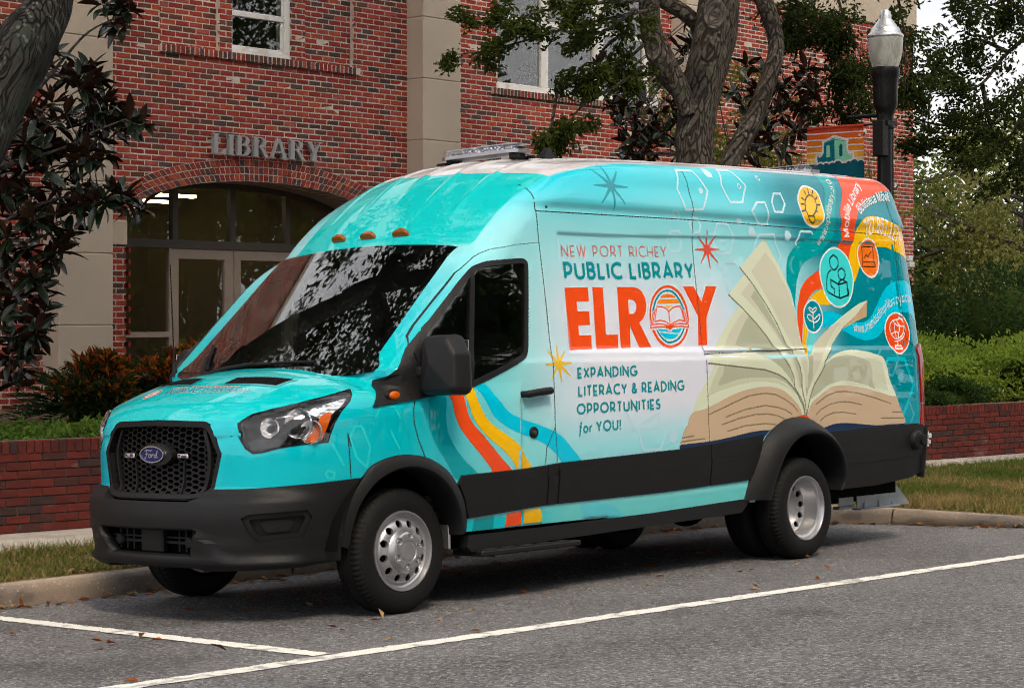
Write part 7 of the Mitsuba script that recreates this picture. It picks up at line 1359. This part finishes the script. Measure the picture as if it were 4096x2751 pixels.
# magnolias: whorls of big glossy leaves with rust-brown undersides
def big_leaf(L_, w, bend):
    t = np.linspace(0, 1, 6); hw = w / 2 * np.sin(np.pi * np.clip(t * .93 + .05, 0, 1)) ** .8; z = -bend * t ** 2 * L_
    P = np.array([[(x, s * h, zz + abs(s) * h * .35) for s in (-1, 0, 1)] for x, h, zz in zip(t * L_, hw, z)]); return grid_mesh(P)
LEAF = [big_leaf(.165, .062, .10), big_leaf(.185, .066, .28), big_leaf(.145, .058, -.05)]
LEAF = [mikit.ply(m, 'magnolia_leaf', smooth=True) for m in LEAF]; LEAFM = [meshkit.WRITTEN[d_['filename']] for d_ in LEAF]
def magnolia(key, whorls, branches, seed, per=(7, 12), most=300, big=1.0):
    r = np.random.default_rng(seed); items = []; whorls = [list(np.array(w) + r.normal(0, .07, 3) * j) for w in whorls for j in (0, 1)]
    for w in whorls:
        w = np.array(w); ax = r.normal(0, .5, 3) + [0, 0, .55] + np.array([-.35, -.45, 0]) * r.random(); ax /= np.linalg.norm(ax); a0 = r.random() * 6.28
        u = np.cross(ax, [.3, .2, .9]); u /= np.linalg.norm(u); v = np.cross(ax, u); n = r.integers(*per)
        for k in range(n):
            a = a0 + k * 2.4; el = r.uniform(-.15, .95); d = (u * math.cos(a) + v * math.sin(a)) * math.cos(el) + ax * math.sin(el); d[2] -= .12; d /= np.linalg.norm(d)
            s = np.cross([0, 0, 1], d); s /= np.linalg.norm(s) + 1e-9; q = np.cross(d, s); ro = r.normal(0, .5); s, q = s * math.cos(ro) + q * math.sin(ro), q * math.cos(ro) - s * math.sin(ro)
            sc = r.uniform(.72, 1.15) * big; m_ = np.eye(4); m_[:3, 0], m_[:3, 1], m_[:3, 2], m_[:3, 3] = d * sc, s * sc, q * sc, w + d * .015 + r.normal(0, .012, 3); items.append(m_)
    items.sort(key=lambda m_: np.linalg.norm(m_[:3, 3] - CAM)); rest = []
    for i, m_ in enumerate(items):
        j = int(r.integers(0, 3))
        if i < most: scene[numbered(key + '__leaf')] = {**LEAF[j], 'to_world': T(m_.tolist())}
        else: v_, f_ = LEAFM[j][0], LEAFM[j][1]; rest.append(TM(v_ @ m_[:3, :3].T + m_[:3, 3], f_))
    if rest: add(key + '__foliage', cat_(rest), 'magnolia_leaf', True); labels[key + '__foliage'] = {'kind': 'stuff'}
    tw_ = [tube(catmull(b, False, 6), np.linspace(.022, .006, len(catmull(b, False, 6))), 6) for b in branches]
    pts_ = np.vstack([catmull(b, False, 8) for b in branches])
    for w in whorls:
        q = pts_[np.argmin(np.linalg.norm(pts_ - np.array(w) + [0, 0, .06], axis=1))]; tw_.append(tube([q, (q + np.array(w)) / 2 + [0, 0, -.015], np.array(w)], [.008, .006, .005], 5))
    add(key + '__branch', cat_(tw_), 'grey_bark', 50)
MG1 = thing('magnolia_tree', 'dark glossy magnolia boughs with rusty undersides in front of the left pilaster', 'tree'); magnolia(MG1, VEG['magL'], VEG['magL_br'], 61, per=(9, 14), big=1.1)
MG2 = thing('magnolia_tree', 'magnolia with large dark leaves around the oak trunk below the big window', 'tree'); magnolia(MG2, VEG['magC'], VEG['magC_br'], 62, per=(7, 11))
# thin yellow-green shrub by the end of the building
MY = thing('crape_myrtle', 'slender shrub with sparse yellow-green leaves before the brick end of the building', 'tree')
r = np.random.default_rng(71); mp, mb = [], []
for i in range(26):
    b = np.array([13.2 + r.normal(0, .5), 5.4 + r.normal(0, .4), .6]); e = b + [r.normal(0, 1.25), r.normal(0, .6), r.uniform(2.2, 4.1)]; mid = (b + e) / 2 + r.normal(0, .2, 3); mb.append([b, mid, e]); mp.append([mid, (mid + e) / 2 + r.normal(0, .1, 3), e])
add(MY + '__stem', cat_([tube(catmull(b, False, 5), np.linspace(.022, .005, 11), 5) for b in mb]), 'grey_bark', 50); pm, dm = along(mp, 230, .34, 72); add(MY + '__foliage', leaves(pm, .06, .45, .4, seed=73, dirs=dm, spread=.7), 'myrtle_leaf'); labels[MY + '__foliage'] = {'kind': 'stuff'}
# crotons, cycads, ground cover in the left planter
def croton(x, y, w, h, lab_, seed, red=.5, n=1500):
    k = thing('croton_shrub', lab_, 'shrub'); r = np.random.default_rng(seed); z0 = float(bed_z(x, y)); p, d = blob((x, y, z0 + h * .55), (w / 2, w / 2, h * .5), n, seed, .5, 34)
    hgt = (p[:, 2] - z0) / h; c = r.random(n); isr = c < red * np.clip((hgt - .35) * 2.2, .06, 1); iso = isr & (r.random(n) < .38)
    for m_, mk in (('croton_green', ~isr), ('croton_red', isr & ~iso), ('croton_orange', iso)):
        if mk.any(): kk = numbered(k + '__foliage'); add(kk, leaves(p[mk], .10, .34, .8, seed=seed, dirs=d[mk] + [0, 0, .5], spread=.5), m_); labels[kk] = {'kind': 'stuff'}
    add(k + '__stem', cat_([tube([(x + r.normal(0, .05), y + r.normal(0, .05), z0 - .02), (x + r.normal(0, w * .15), y + r.normal(0, w * .1), z0 + h * .4), (x + r.normal(0, w * .3), y + r.normal(0, w * .2), z0 + h * .8)], [.012, .01, .005], 5) for _ in range(12)]), 'grey_bark', 50)
croton(4.42, 6.55, .78, .60, 'croton shrub with orange and red top leaves at the foot of the left pilaster', 81, .62, 2400)
croton(5.42, 6.55, .85, .66, 'croton shrub with fiery orange leaves just above the left edge of the van bonnet', 83, .66, 2200)
croton(6.3, 7.3, .9, .72, 'dark red croton shrub beside the van windscreen before the entrance doors', 85, .45, 1800)
def cycad(x, y, R_, lab_, seed, n=44):
    k = thing('cycad_plant', lab_, 'plant'); r = np.random.default_rng(seed); V_, st = [], []; z0 = float(bed_z(x, y))
    for i in range(n):
        a = r.random() * 6.28; el = r.uniform(.25, 1.35); t = np.linspace(.05, 1, 16); dx = np.cos(el) * t + .25 * t ** 2; dz = np.sin(el) * t - .35 * t ** 2; L_ = R_ * r.uniform(.75, 1.1)
        c = np.stack([x + math.cos(a) * dx * L_, y + math.sin(a) * dx * L_, z0 + dz * L_ + .05], 1); st.append(tube(c, np.linspace(.006, .002, 16), 4))
        sd = np.array([-math.sin(a), math.cos(a), 0]); tg = np.gradient(c, axis=0); tg /= np.linalg.norm(tg, axis=1, keepdims=True)
        for s_ in (-1, 1): V_.append((np.repeat(c[2:], 2, axis=0) + np.tile([[0, 0, 0], [0, 0, .0]], (14, 1)) + np.tile(tg[2:].mean(0) * .5 / 16 * L_, (28, 1)) * (np.arange(28) % 2)[:, None], np.repeat(sd[None] * s_ + .55 * tg[2:] + [0, 0, .35], 2, axis=0)))
    p = np.vstack([a for a, _ in V_]); d = np.vstack([b for _, b in V_]); add(k + '__frond', leaves(p, .14, .09, .3, .02, seed=seed, dirs=d, spread=.10), 'cycad_leaf'); labels[k + '__frond'] = {'kind': 'stuff'}; add(k + '__stalk', cat_(st), 'cycad_leaf', 40); labels[k + '__stalk'] = {'kind': 'stuff'}
cycad(5.15, 7.1, .72, 'dark green cycad with stiff feathery fronds between the two orange crotons', 91); cycad(4.75, 7.35, .68, 'cycad with upright fronds close against the left pilaster', 92); cycad(5.9, 7.2, .75, 'cycad clump behind the croton nearest the entrance', 93)
GC = 'ground_cover'; r = np.random.default_rng(95); n = 9000; xs = r.uniform(.6, 5.2, n); off = r.random(n) ** 1.3 * 1.5; wl = np.interp(xs, [q[0] for q in l1], [q[1] for q in l1]); hh = .17 * meshkit.noise(np.stack([xs * 3, off * 3, xs * 0], 1), 4) + .05
p = np.stack([xs, wl + .18 + off, bed_z(xs, wl) - .02 + hh * r.random(n)], 1); p[:, 2] += .02
add(GC, leaves(p, .07, .55, .9, seed=96), 'cover_leaf'); labels[GC] = {'label': 'low bright green ground cover spilling along the top of the left planter wall', 'category': 'plant', 'kind': 'stuff'}
# clipped hedges on the right
def hedge(key, lab_, c, r_, n, size, m_, seed, top=None, cl=60):
    k = thing(key, lab_, 'hedge'); p, d = blob(c, r_, n, seed, .72, cl); add(k + '__foliage', leaves(p, size, .5, .7, seed=seed, dirs=d + [0, 0, .3], spread=.6), m_); labels[k + '__foliage'] = {'kind': 'stuff'}
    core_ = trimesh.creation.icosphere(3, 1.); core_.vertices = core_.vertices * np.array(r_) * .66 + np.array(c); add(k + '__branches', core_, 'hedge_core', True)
    return k
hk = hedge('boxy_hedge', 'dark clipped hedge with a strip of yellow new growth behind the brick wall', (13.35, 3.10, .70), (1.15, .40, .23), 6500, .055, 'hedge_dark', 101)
p, d = blob((12.95, 3.2, .93), (.60, .28, .05), 900, 102, .3, 20); add(hk + '__new_growth', leaves(p, .05, .5, .8, seed=103, dirs=d + [0, 0, .6], spread=.5), 'hedge_yellow'); labels[hk + '__new_growth'] = {'kind': 'stuff'}
hedge('round_hedge', 'tall bright green hedge with an uneven top behind the dark clipped hedge', (15.0, 4.6, .90), (1.9, 1.0, .46), 15000, .065, 'hedge_leaf', 104, cl=110)
hedge('round_hedge', 'bright green hedge mound at the right edge of the photo', (17.2, 3.5, .92), (1.6, 1.0, .50), 11000, .065, 'hedge_leaf', 105, cl=90)
# trees beyond
def tree(lab_, x, y, H, r_, n, size, m_, seed, zc=None, trunk=.16):
    k = thing('tree', lab_, 'tree'); zc = H - r_[2] if zc is None else zc; p, d = blob((x, y, zc), r_, n, seed, .3, 46); kk = k + '__crown'; add(kk, leaves(p, size, .5, .5, seed=seed, dirs=d, spread=.8), m_); labels[kk] = {'kind': 'stuff'}
    r = np.random.default_rng(seed); b = [[(x, y, -.3, trunk * 1.3), (x + .1, y, H * .2, trunk), (x + r.normal(0, .2), y, H * .5, trunk * .7), (x + r.normal(0, .3), y, H * .85, trunk * .25)]]
    add(k + '__trunk', cat_([rough_tube(q, 10, seed) for q in b]), 'grey_bark', 50); add(k + '__branch', cat_([tube(catmull([(x, y, H * u), (x + r.normal(0, r_[0] * .4), y + r.normal(0, r_[1] * .4), H * u + .8), (x + r.normal(0, r_[0] * .7), y + r.normal(0, r_[1] * .6), H * u + r.uniform(.8, 2.2))], False, 5), np.linspace(trunk * .4, .02, 11), 6) for u in np.linspace(.25, .7, 9)]), 'grey_bark', 50)
tree('pale green feathery tree behind the hedges just right of the far street lamp', 34.5, 13.2, 6.6, (3.2, 2.6, 2.7), 7000, .15, 'back_leaf_pale', 111)
tree('mid green tree directly behind the brick corner of the building', 33.0, 16.5, 6.4, (3.0, 2.6, 2.8), 7000, .15, 'back_leaf', 112)
tree('dark green bushy tree low behind the far street lamp', 37.5, 15.8, 4.2, (3.6, 2.5, 2.3), 8000, .16, 'back_leaf_dark', 113)
tree('dark evergreen mass at the right edge beyond the lawn', 38.5, 12.0, 4.6, (3.4, 2.6, 2.3), 8000, .16, 'back_leaf_dark', 114)
tree('pale olive tree at the far right edge above the hedges', 37.0, 10.2, 7.0, (3.2, 2.6, 2.6), 6500, .15, 'back_leaf_pale', 115)
tree('tall distant tree with gaps of white sky between the two pale trees', 47., 18.5, 9.0, (3.8, 3.0, 3.6), 6500, .2, 'back_leaf', 116)
tree('far dark tree closing the view behind the blue hospital sign', 56., 30.5, 7.0, (5., 3.4, 3.4), 7000, .26, 'back_leaf_dark', 117)
tree('far green tree at the end of the street beyond the lawn', 52., 17.5, 6.0, (5., 3.4, 3.0), 7000, .26, 'back_leaf', 118)

for i, (x, y, sz) in enumerate(((21.5, 9.3, 1.1), (24.5, 8.0, 1.2), (27.5, 6.6, 1.2))): hedge('shrub', ('leftmost', 'middle', 'rightmost')[i] + ' of the dark loose shrubs beyond the bright hedge', (x, y, 1.35), (2.0, 1.5, sz), 6000, .11, 'back_leaf_dark', 150 + i)
# ------------------------------------------------------------------ grass, litter
def blades(x, y, z, h, w, seed):
    r = np.random.default_rng(seed); n = len(x); a = r.random(n) * 6.28; le = r.normal(0, .45, (n, 2)) * h[:, None]; b = np.stack([x, y, z], 1); s = np.stack([np.cos(a), np.sin(a), 0 * a], 1) * w[:, None] / 2
    v = np.stack([b - s, b + s, b + np.column_stack([le, h])], 1).reshape(-1, 3); i = np.arange(n) * 3; return TM(v, np.stack([i, i + 1, i + 2], 1))
leafmat('grass_green', (.10, .15, .03)); leafmat('grass_straw', (.36, .27, .12), .3); leafmat('grass_olive', (.17, .16, .05))
r = np.random.default_rng(120)
def scatter(poly, n, r):
    x0, y0, x1, y1 = poly.bounds; x = r.uniform(x0, x1, n * 3); y = r.uniform(y0, y1, n * 3); k = shapely.contains_xy(poly, x, y); return x[k][:n], y[k][:n]
VR = VERGE.buffer(-.05)
x, y = scatter(VR.intersection(sbox(7.2, -2.4, 14.5, 2.6)), 80000, r); front_ = np.clip((y + 2.2 - .12 * (x - 8)) / 3.6, 0, 1); dry = meshkit.fbm(np.stack([x * 1.1, y * 1.1, 0 * x], 1), 4, seed=9) + .30 - .62 * front_ + r.normal(0, .16, len(x))
for m_, k in (('grass_straw', dry > .44), ('grass_olive', (dry <= .44) & (dry > .30)), ('grass_green', dry <= .30)):
    kk = numbered('verge_grass'); add(kk, blades(x[k], y[k], verge_z(x[k], y[k]) + .005, r.uniform(.04, .11, k.sum()), r.uniform(.007, .014, k.sum()), 121), m_); labels[kk] = {'label': 'dry ' * (m_ == 'grass_straw') + {'grass_straw': 'straw coloured', 'grass_olive': 'olive', 'grass_green': 'fresh green'}[m_] + ' blades in the mown grass strip behind the rear of the van', 'category': 'grass', 'kind': 'stuff'}
x, y = scatter(VR.intersection(sbox(-2.2, 1.3, 6.6, 2.7)), 52000, r); cv = meshkit.fbm(np.stack([x * 1.5, y * 1.5, 0 * x], 1), 4, seed=19) + r.normal(0, .1, len(x)); k0 = cv > .36; x, y, cv = x[k0], y[k0], cv[k0]; q = r.random(len(x))
for m_, k in (('grass_straw', q < .30), ('grass_olive', (q >= .30) & (q < .62)), ('grass_green', q >= .62)):
    kk = numbered('verge_grass'); add(kk, blades(x[k], y[k], verge_z(x[k], y[k]) + .005, r.uniform(.02, .06, k.sum()) * (1 + .8 * (y[k] > 2.25)), r.uniform(.006, .012, k.sum()), 122), m_); labels[kk] = {'label': {'grass_straw': 'straw coloured', 'grass_olive': 'olive', 'grass_green': 'green'}[m_] + ' patchy grass in the strip beside the left kerb', 'category': 'grass', 'kind': 'stuff'}
for nm, c in (('litter_tan', (.38, .24, .12)), ('litter_rust', (.26, .085, .03)), ('litter_brown', (.12, .065, .035))): leafmat(nm, c, .15, .7)
def litter(key, xy, size, zf, seed, lab_):
    r = np.random.default_rng(seed); z = zf(xy[:, 0], xy[:, 1]); j = r.choice(3, len(xy), p=[.40, .34, .26])
    for i, m_ in enumerate(('litter_tan', 'litter_rust', 'litter_brown')):
        k = j == i
        if not k.any(): continue
        n = k.sum(); d = np.column_stack([r.normal(0, 1, (n, 2)), r.normal(.1, .22, n)]); kk = numbered(key); add(kk, leaves(np.column_stack([xy[k], z[k] + .008]), size, .42, 3., .10, seed=seed + i, dirs=d, spread=.0), m_); labels[kk] = {'label': {'litter_tan': 'tan', 'litter_rust': 'rust red', 'litter_brown': 'dark brown'}[m_] + ' ' + lab_, 'category': 'leaf', 'kind': 'stuff'}
a = np.column_stack([r.uniform(-2, 6.5, 190), 1.28 - np.abs(r.normal(0, .10, 190))]); b = np.column_stack([r.uniform(-2.5, 5, 90), r.uniform(-1.9, 1.2, 90)]); c = np.column_stack([r.uniform(5, 12, 30), r.uniform(-6, -1.9, 30)])
s_ = r.uniform(0, 1, 130); kx = np.interp(s_, np.linspace(0, 1, len(KERB)), KERB[:, 0]); sel = KERB[(KERB[:, 0] > 6) & (KERB[:, 1] > -2)]; ii = r.integers(0, len(sel), 130); e = sel[ii] - (nrm_k[(KERB[:, 0] > 6) & (KERB[:, 1] > -2)][ii]) * np.abs(r.normal(.05, .08, (130, 1))) + r.normal(0, .02, (130, 2))
litter('fallen_leaves', np.vstack([a, b, c, e]), .075, road_z, 131, 'fallen oak leaves lying on the asphalt and in the gutter')
x, y = scatter(VR.intersection(sbox(-2.2, 1.4, 6.6, 2.7)), 420, r); x2, y2 = scatter(VR.intersection(sbox(7.2, -2, 14, 2.4)), 60, r); litter('fallen_leaves', np.column_stack([np.r_[x, x2], np.r_[y, y2]]), .06, lambda u, v: verge_z(u, v) + .014, 135, 'fallen oak leaves lying in the grass strips')
# ------------------------------------------------------------------ street lamps, banner, sign
mat('lamp_black', two(principled((.006, .006, .007), .4, .35))); mat('lamp_cap', two({'type': 'roughconductor', 'material': 'Al', 'alpha': .22}))
mat('lamp_globe', two(principled(mikit.proc(lambda p, n, uv: mix((.62, .62, .57), (.42, .43, .38), smoothstep(.4, .7, fbm(p.x * 9, p.y * 9, p.z * 3, 3)))), .25, .6))); mat('concrete_pole', two(principled(mikit.proc(concrete((.36, .35, .34), (.22, .21, .21))), .85, .2)))
def fluted(r0, r1, z0, z1, x, y, n=10):
    a = np.arange(n * 8) * 2 * np.pi / (n * 8); f = 1 - .085 * np.abs(np.sin(a * n / 2)) ** .7; zz = np.linspace(z0, z1, 6); rr = np.linspace(r0, r1, 6)
    aa = np.r_[a, a[:1]]; ff = np.r_[f, f[:1]]; P = np.array([[(x + q * w * math.cos(t), y + q * w * math.sin(t), z) for t, w in zip(aa, ff)] for z, q in zip(zz, rr)]); return grid_mesh(P)
def lamp(lab_, x, y, zg, zt, pole_m, s=1., base_only=False):
    k = thing('street_lamp', lab_, 'street lamp'); H = zt - zg
    add(k + '__pole', fluted(.094 * s, .080 * s, zg, zt - 1.18 * s, x, y), pole_m, 40)
    cap = [(.080, -1.18), (.090, -1.17), (.090, -1.14), (.082, -1.13), (.080, -1.05), (.086, -1.03), (.095, -1.0), (.118, -.95), (.122, -.78), (.126, -.70), (.134, -.66), (.140, -.63), (.140, -.585), (.132, -.575), (.0, -.57)]
    def L_(pr, m_, nm, n=36): mm = lathe([(a * s, zt + b * s) for a, b in pr], n); mm.apply_translation([x, y, 0]); add(k + '__' + nm, mm, m_, 40)
    L_(cap, 'lamp_black', 'collar'); L_([(.122, -.58), (.130, -.56), (.150, -.50), (.166, -.40), (.172, -.32), (.170, -.285)], 'lamp_globe', 'globe')
    L_([(.170, -.29), (.178, -.28), (.178, -.262), (.170, -.25), (.150, -.235), (.140, -.20), (.132, -.185), (.118, -.178), (.100, -.150), (.075, -.115), (.058, -.098), (.055, -.06), (.046, -.028), (.028, -.008), (.0, 0.)], 'lamp_cap', 'cap')
    if not base_only: L_([(.20, zg - zt - .1), (.20, zg - zt + .10), (.17, zg - zt + .14), (.16, zg - zt + .45), (.12, zg - zt + .52), (.10, zg - zt + .7), (.085, zg - zt + .75)], pole_m, 'base')
    return k
LX, LY = 10.32, 1.82
LK = lamp('black fluted lamp post with frosted globe and silver cap behind the van', LX, LY, .09, 4.68, 'lamp_black')
add(LK + '__control_box', cat_([cbox(LX - .16, LX - .05, LY - .07, LY + .05, 3.23, 3.58, .008)]), 'lamp_black', 25)
add(LK + '__bracket', cat_([tube([(LX, LY + .04, 3.555), (LX - .06, LY + .96, 3.555)], .011, 8), tube([(LX - .02, LY + .05, 3.64), (LX - .04, LY + .40, 3.64)], .020, 8), cbox(LX - .09, LX + .09, LY - .085, LY + .085, 3.53, 3.58, .004), cbox(LX - .085, LX - .07, LY - .03, LY + .03, 3.5, 3.75, .003)]), 'lamp_black', 30)
lamp('distant lamp post with white globe and grey concrete pole beyond the hedges', 43.7, 20.6, -.3, 4.52, 'concrete_pole', 1., True)
# banner: hangs across the pavement side of the post
BN = thing('banner', 'banner with a teal tower on orange stripes hanging from the black lamp post', 'banner')
b0, b1 = np.array([LX - .02, LY + .235]), np.array([LX - .055, LY + .875]); BW = np.linalg.norm(b1 - b0); bt = (b1 - b0) / BW; bn = np.array([-bt[1], bt[0]])
if bn @ (CAM[:2] - b0) < 0: bn = -bn
BH = 1.15; ZT = 3.56
for k, c in dict(bn_red=(190, 66, 42), bn_or1=(214, 92, 36), bn_or2=(216, 116, 38), bn_or3=(214, 134, 44), bn_y1=(222, 160, 60), bn_y2=(226, 190, 76), bn_white=(216, 210, 216), bn_dark=(0, 84, 104), bn_teal=(0, 108, 124), bn_mint=(132, 206, 178)).items(): dull(k, lin(*c), .75, .2)
def bpt(uv_, off):  # u from the outer edge (0) to the post (BW), v down from the top
    q = b1[None] - bt[None] * uv_[:, :1] + bn[None] * (off + .012 * np.sin(uv_[:, 1:] * 5 + uv_[:, :1] * 4)); return np.column_stack([q, ZT - uv_[:, 1]])
blk = []
def bp(g, m_, nm='print'): blk.append((g, m_, nm))
u0, S1 = 0., BW / 1075.   # drawn in the banner's own units: 1075 wide
px_ = lambda pts: Polygon([((x - 240) * S1, (y - 150) * S1) for x, y in pts])
bp(sbox(0, 0, BW, BH), 'bn_y2', 'cloth')
for i, m_ in enumerate(['bn_red', 'bn_or1', 'bn_or2', 'bn_or3', 'bn_y1']): bp(sbox(0, i * .103 * BW / .64 * .62, BW, (i + 1) * .103 * BW / .64 * .62), m_)
for i in range(6): bp(sbox(0, (i + 1) * .0615 * BW / .64 * 1.03 - .006, BW, (i + 1) * .0615 * BW / .64 * 1.03 + .006), 'bn_white')
tw_l = [(570, 410), (770, 330), (770, 740), (640, 790), (450, 740), (440, 670), (455, 600), (470, 660), (530, 640), (565, 580), (575, 440)]; tw_r = [(770, 330), (1000, 395), (985, 420), (990, 540), (1010, 590), (1060, 640), (1090, 600), (1095, 650), (1090, 720), (900, 740), (770, 740)]
sk = unary_union([px_(tw_l), px_(tw_r)]); bp(sk.buffer(.022), 'bn_white'); bp(px_(tw_l), 'bn_teal'); bp(px_(tw_r), 'bn_mint')
bp(px_([(615, 480), (630, 455), (660, 450), (685, 475), (688, 655), (612, 660)]), 'bn_mint'); bp(px_([(860, 480), (875, 455), (900, 448), (918, 470), (915, 650), (855, 650)]), 'bn_dark'); bp(px_([(570, 425), (770, 360), (770, 350), (570, 412)]), 'bn_mint'); bp(px_([(775, 372), (990, 412), (990, 404), (775, 364)]), 'bn_teal')
bush = unary_union([Point((x - 240) * S1, (y - 150) * S1).buffer(q * S1) for x, y, q in ((260, 850, 45), (380, 830, 75), (500, 820, 65), (610, 820, 65), (720, 820, 70), (830, 800, 75), (940, 830, 65), (1030, 800, 60), (1130, 790, 75), (1250, 810, 75), (1310, 830, 60))]).union(sbox(0, 680 * S1, BW, BH)).intersection(sbox(0, 0, BW, BH))
bp(bush.buffer(.016).intersection(sbox(0, 0, BW, BH)), 'bn_white'); bp(bush, 'bn_dark')
done_ = None
for g, m_, nm in blk[::-1]:
    vis = g.intersection(sbox(0, 0, BW, BH)); full = vis; vis = vis if done_ is None else vis.difference(done_); done_ = full if done_ is None else done_.union(full)
    if vis.area < 1e-6: continue
    v, f = tess(vis, (.1, .1)); add(numbered(BN + '__' + nm), TM(bpt(v, .003), f), m_)
v, f = tess(sbox(0, 0, BW, BH), (.1, .1)); add(BN + '__back', TM(bpt(v, 0.), f), 'bn_or2')
add(BN + '__hem', tube(bpt(np.array([[0., .008], [BW, .008]]), .0), .017, 8), 'bn_red', 40); mm = lathe([(.008, 0), (.016, .003), (.018, 0)], 12); add(BN + '__grommet', tube([*bpt(np.array([[BW - .04, .10]]), .002), *bpt(np.array([[BW - .04, .10]]), .010)], .014, 10), 'lamp_cap')
# hospital sign
HS = thing('hospital_sign', 'small blue square sign with white letter H above an arrow plate', 'sign')
gloss('sign_blue', lin(24, 76, 170)); gloss('sign_white', (.72, .72, .74)); hx_, hy_ = 54.4, 28.1; dn = np.array([CAM[0] - hx_, CAM[1] - hy_]); dn /= np.linalg.norm(dn); dr2 = np.array([-dn[1], dn[0]]);
def sgn_(g, off, z, m_, nm, th=.01):
    m = extrude(g, th); v = m.vertices.copy(); q = np.array([hx_, hy_]) + dr2 * v[:, :1] + dn * (off + v[:, 2:]); m.vertices = np.column_stack([q, z + v[:, 1]]); 
    if m.volume < 0: m.invert()
    add(numbered(HS + '__' + nm), m, m_)
rs = lambda w, h, r_: sbox(-w / 2 + r_, -h / 2 + r_, w / 2 - r_, h / 2 - r_).buffer(r_)
sgn_(rs(.62, .62, .05), 0, 2.33, 'sign_white', 'plate'); sgn_(rs(.585, .585, .04), .012, 2.33, 'sign_blue', 'face'); sgn_(unary_union([sbox(-.20, -.22, -.10, .22), sbox(.10, -.22, .20, .22), sbox(-.2, -.055, .2, .055)]), .024, 2.33, 'sign_white', 'letter')
sgn_(rs(.20, .64, .02), 0, 1.66, 'sign_white', 'arrow_plate'); sgn_(rs(.18, .62, .02), .012, 1.66, 'sign_blue', 'arrow_face'); sgn_(unary_union([sbox(-.02, -.22, .02, .15), Polygon([(-.06, .12), (.06, .12), (0, .25)])]), .024, 1.66, 'sign_white', 'arrow')
add(HS + '__post', tube([(hx_ - dn[0] * .03, hy_ - dn[1] * .03, -.4), (hx_ - dn[0] * .03, hy_ - dn[1] * .03, 2.6)], .035, 8), 'galvanised', 40)
# ------------------------------------------------------------------ the other side of the street, seen only in reflections
ORD = ['leftmost', 'second', 'third', 'fourth', 'fifth', 'sixth', 'seventh', 'eighth', 'ninth', 'tenth']
def crowd(lab_, x, y, H, r_, n, size, m_, seed): tree(lab_, x, y, H, r_, n, size, m_, seed, trunk=.3)
for i, (x, y) in enumerate(((-10, -18), (-3, -20), (4, -19), (11, -20), (17.5, -19), (24.5, -20), (31, -19), (38, -18), (20, -27), (31, -28))):
    crowd(f'{ORD[i]} of the trees across the road behind the camera', x, y, 12.5 + (i % 3), (4.4, 3.4, 6.4), 6500, .42, ('back_leaf_dark', 'back_leaf')[i % 2], 140 + i)
HB = thing('house', 'low tan house with a hipped roof across the road', 'house'); dull('tan_wall', (.42, .33, .24), .9); dull('roof_tile', (.30, .20, .13), .9)
add(HB + '__wall', box(20, 34, -24.5, -22, -.3, 3.0), 'tan_wall'); add(HB + '__roof', trimesh.convex.convex_hull(np.array([(19.5, -25, 3), (34.5, -25, 3), (34.5, -21.4, 3), (19.5, -21.4, 3), (21.5, -23.2, 4.2), (32.5, -23.2, 4.2)])), 'roof_tile')
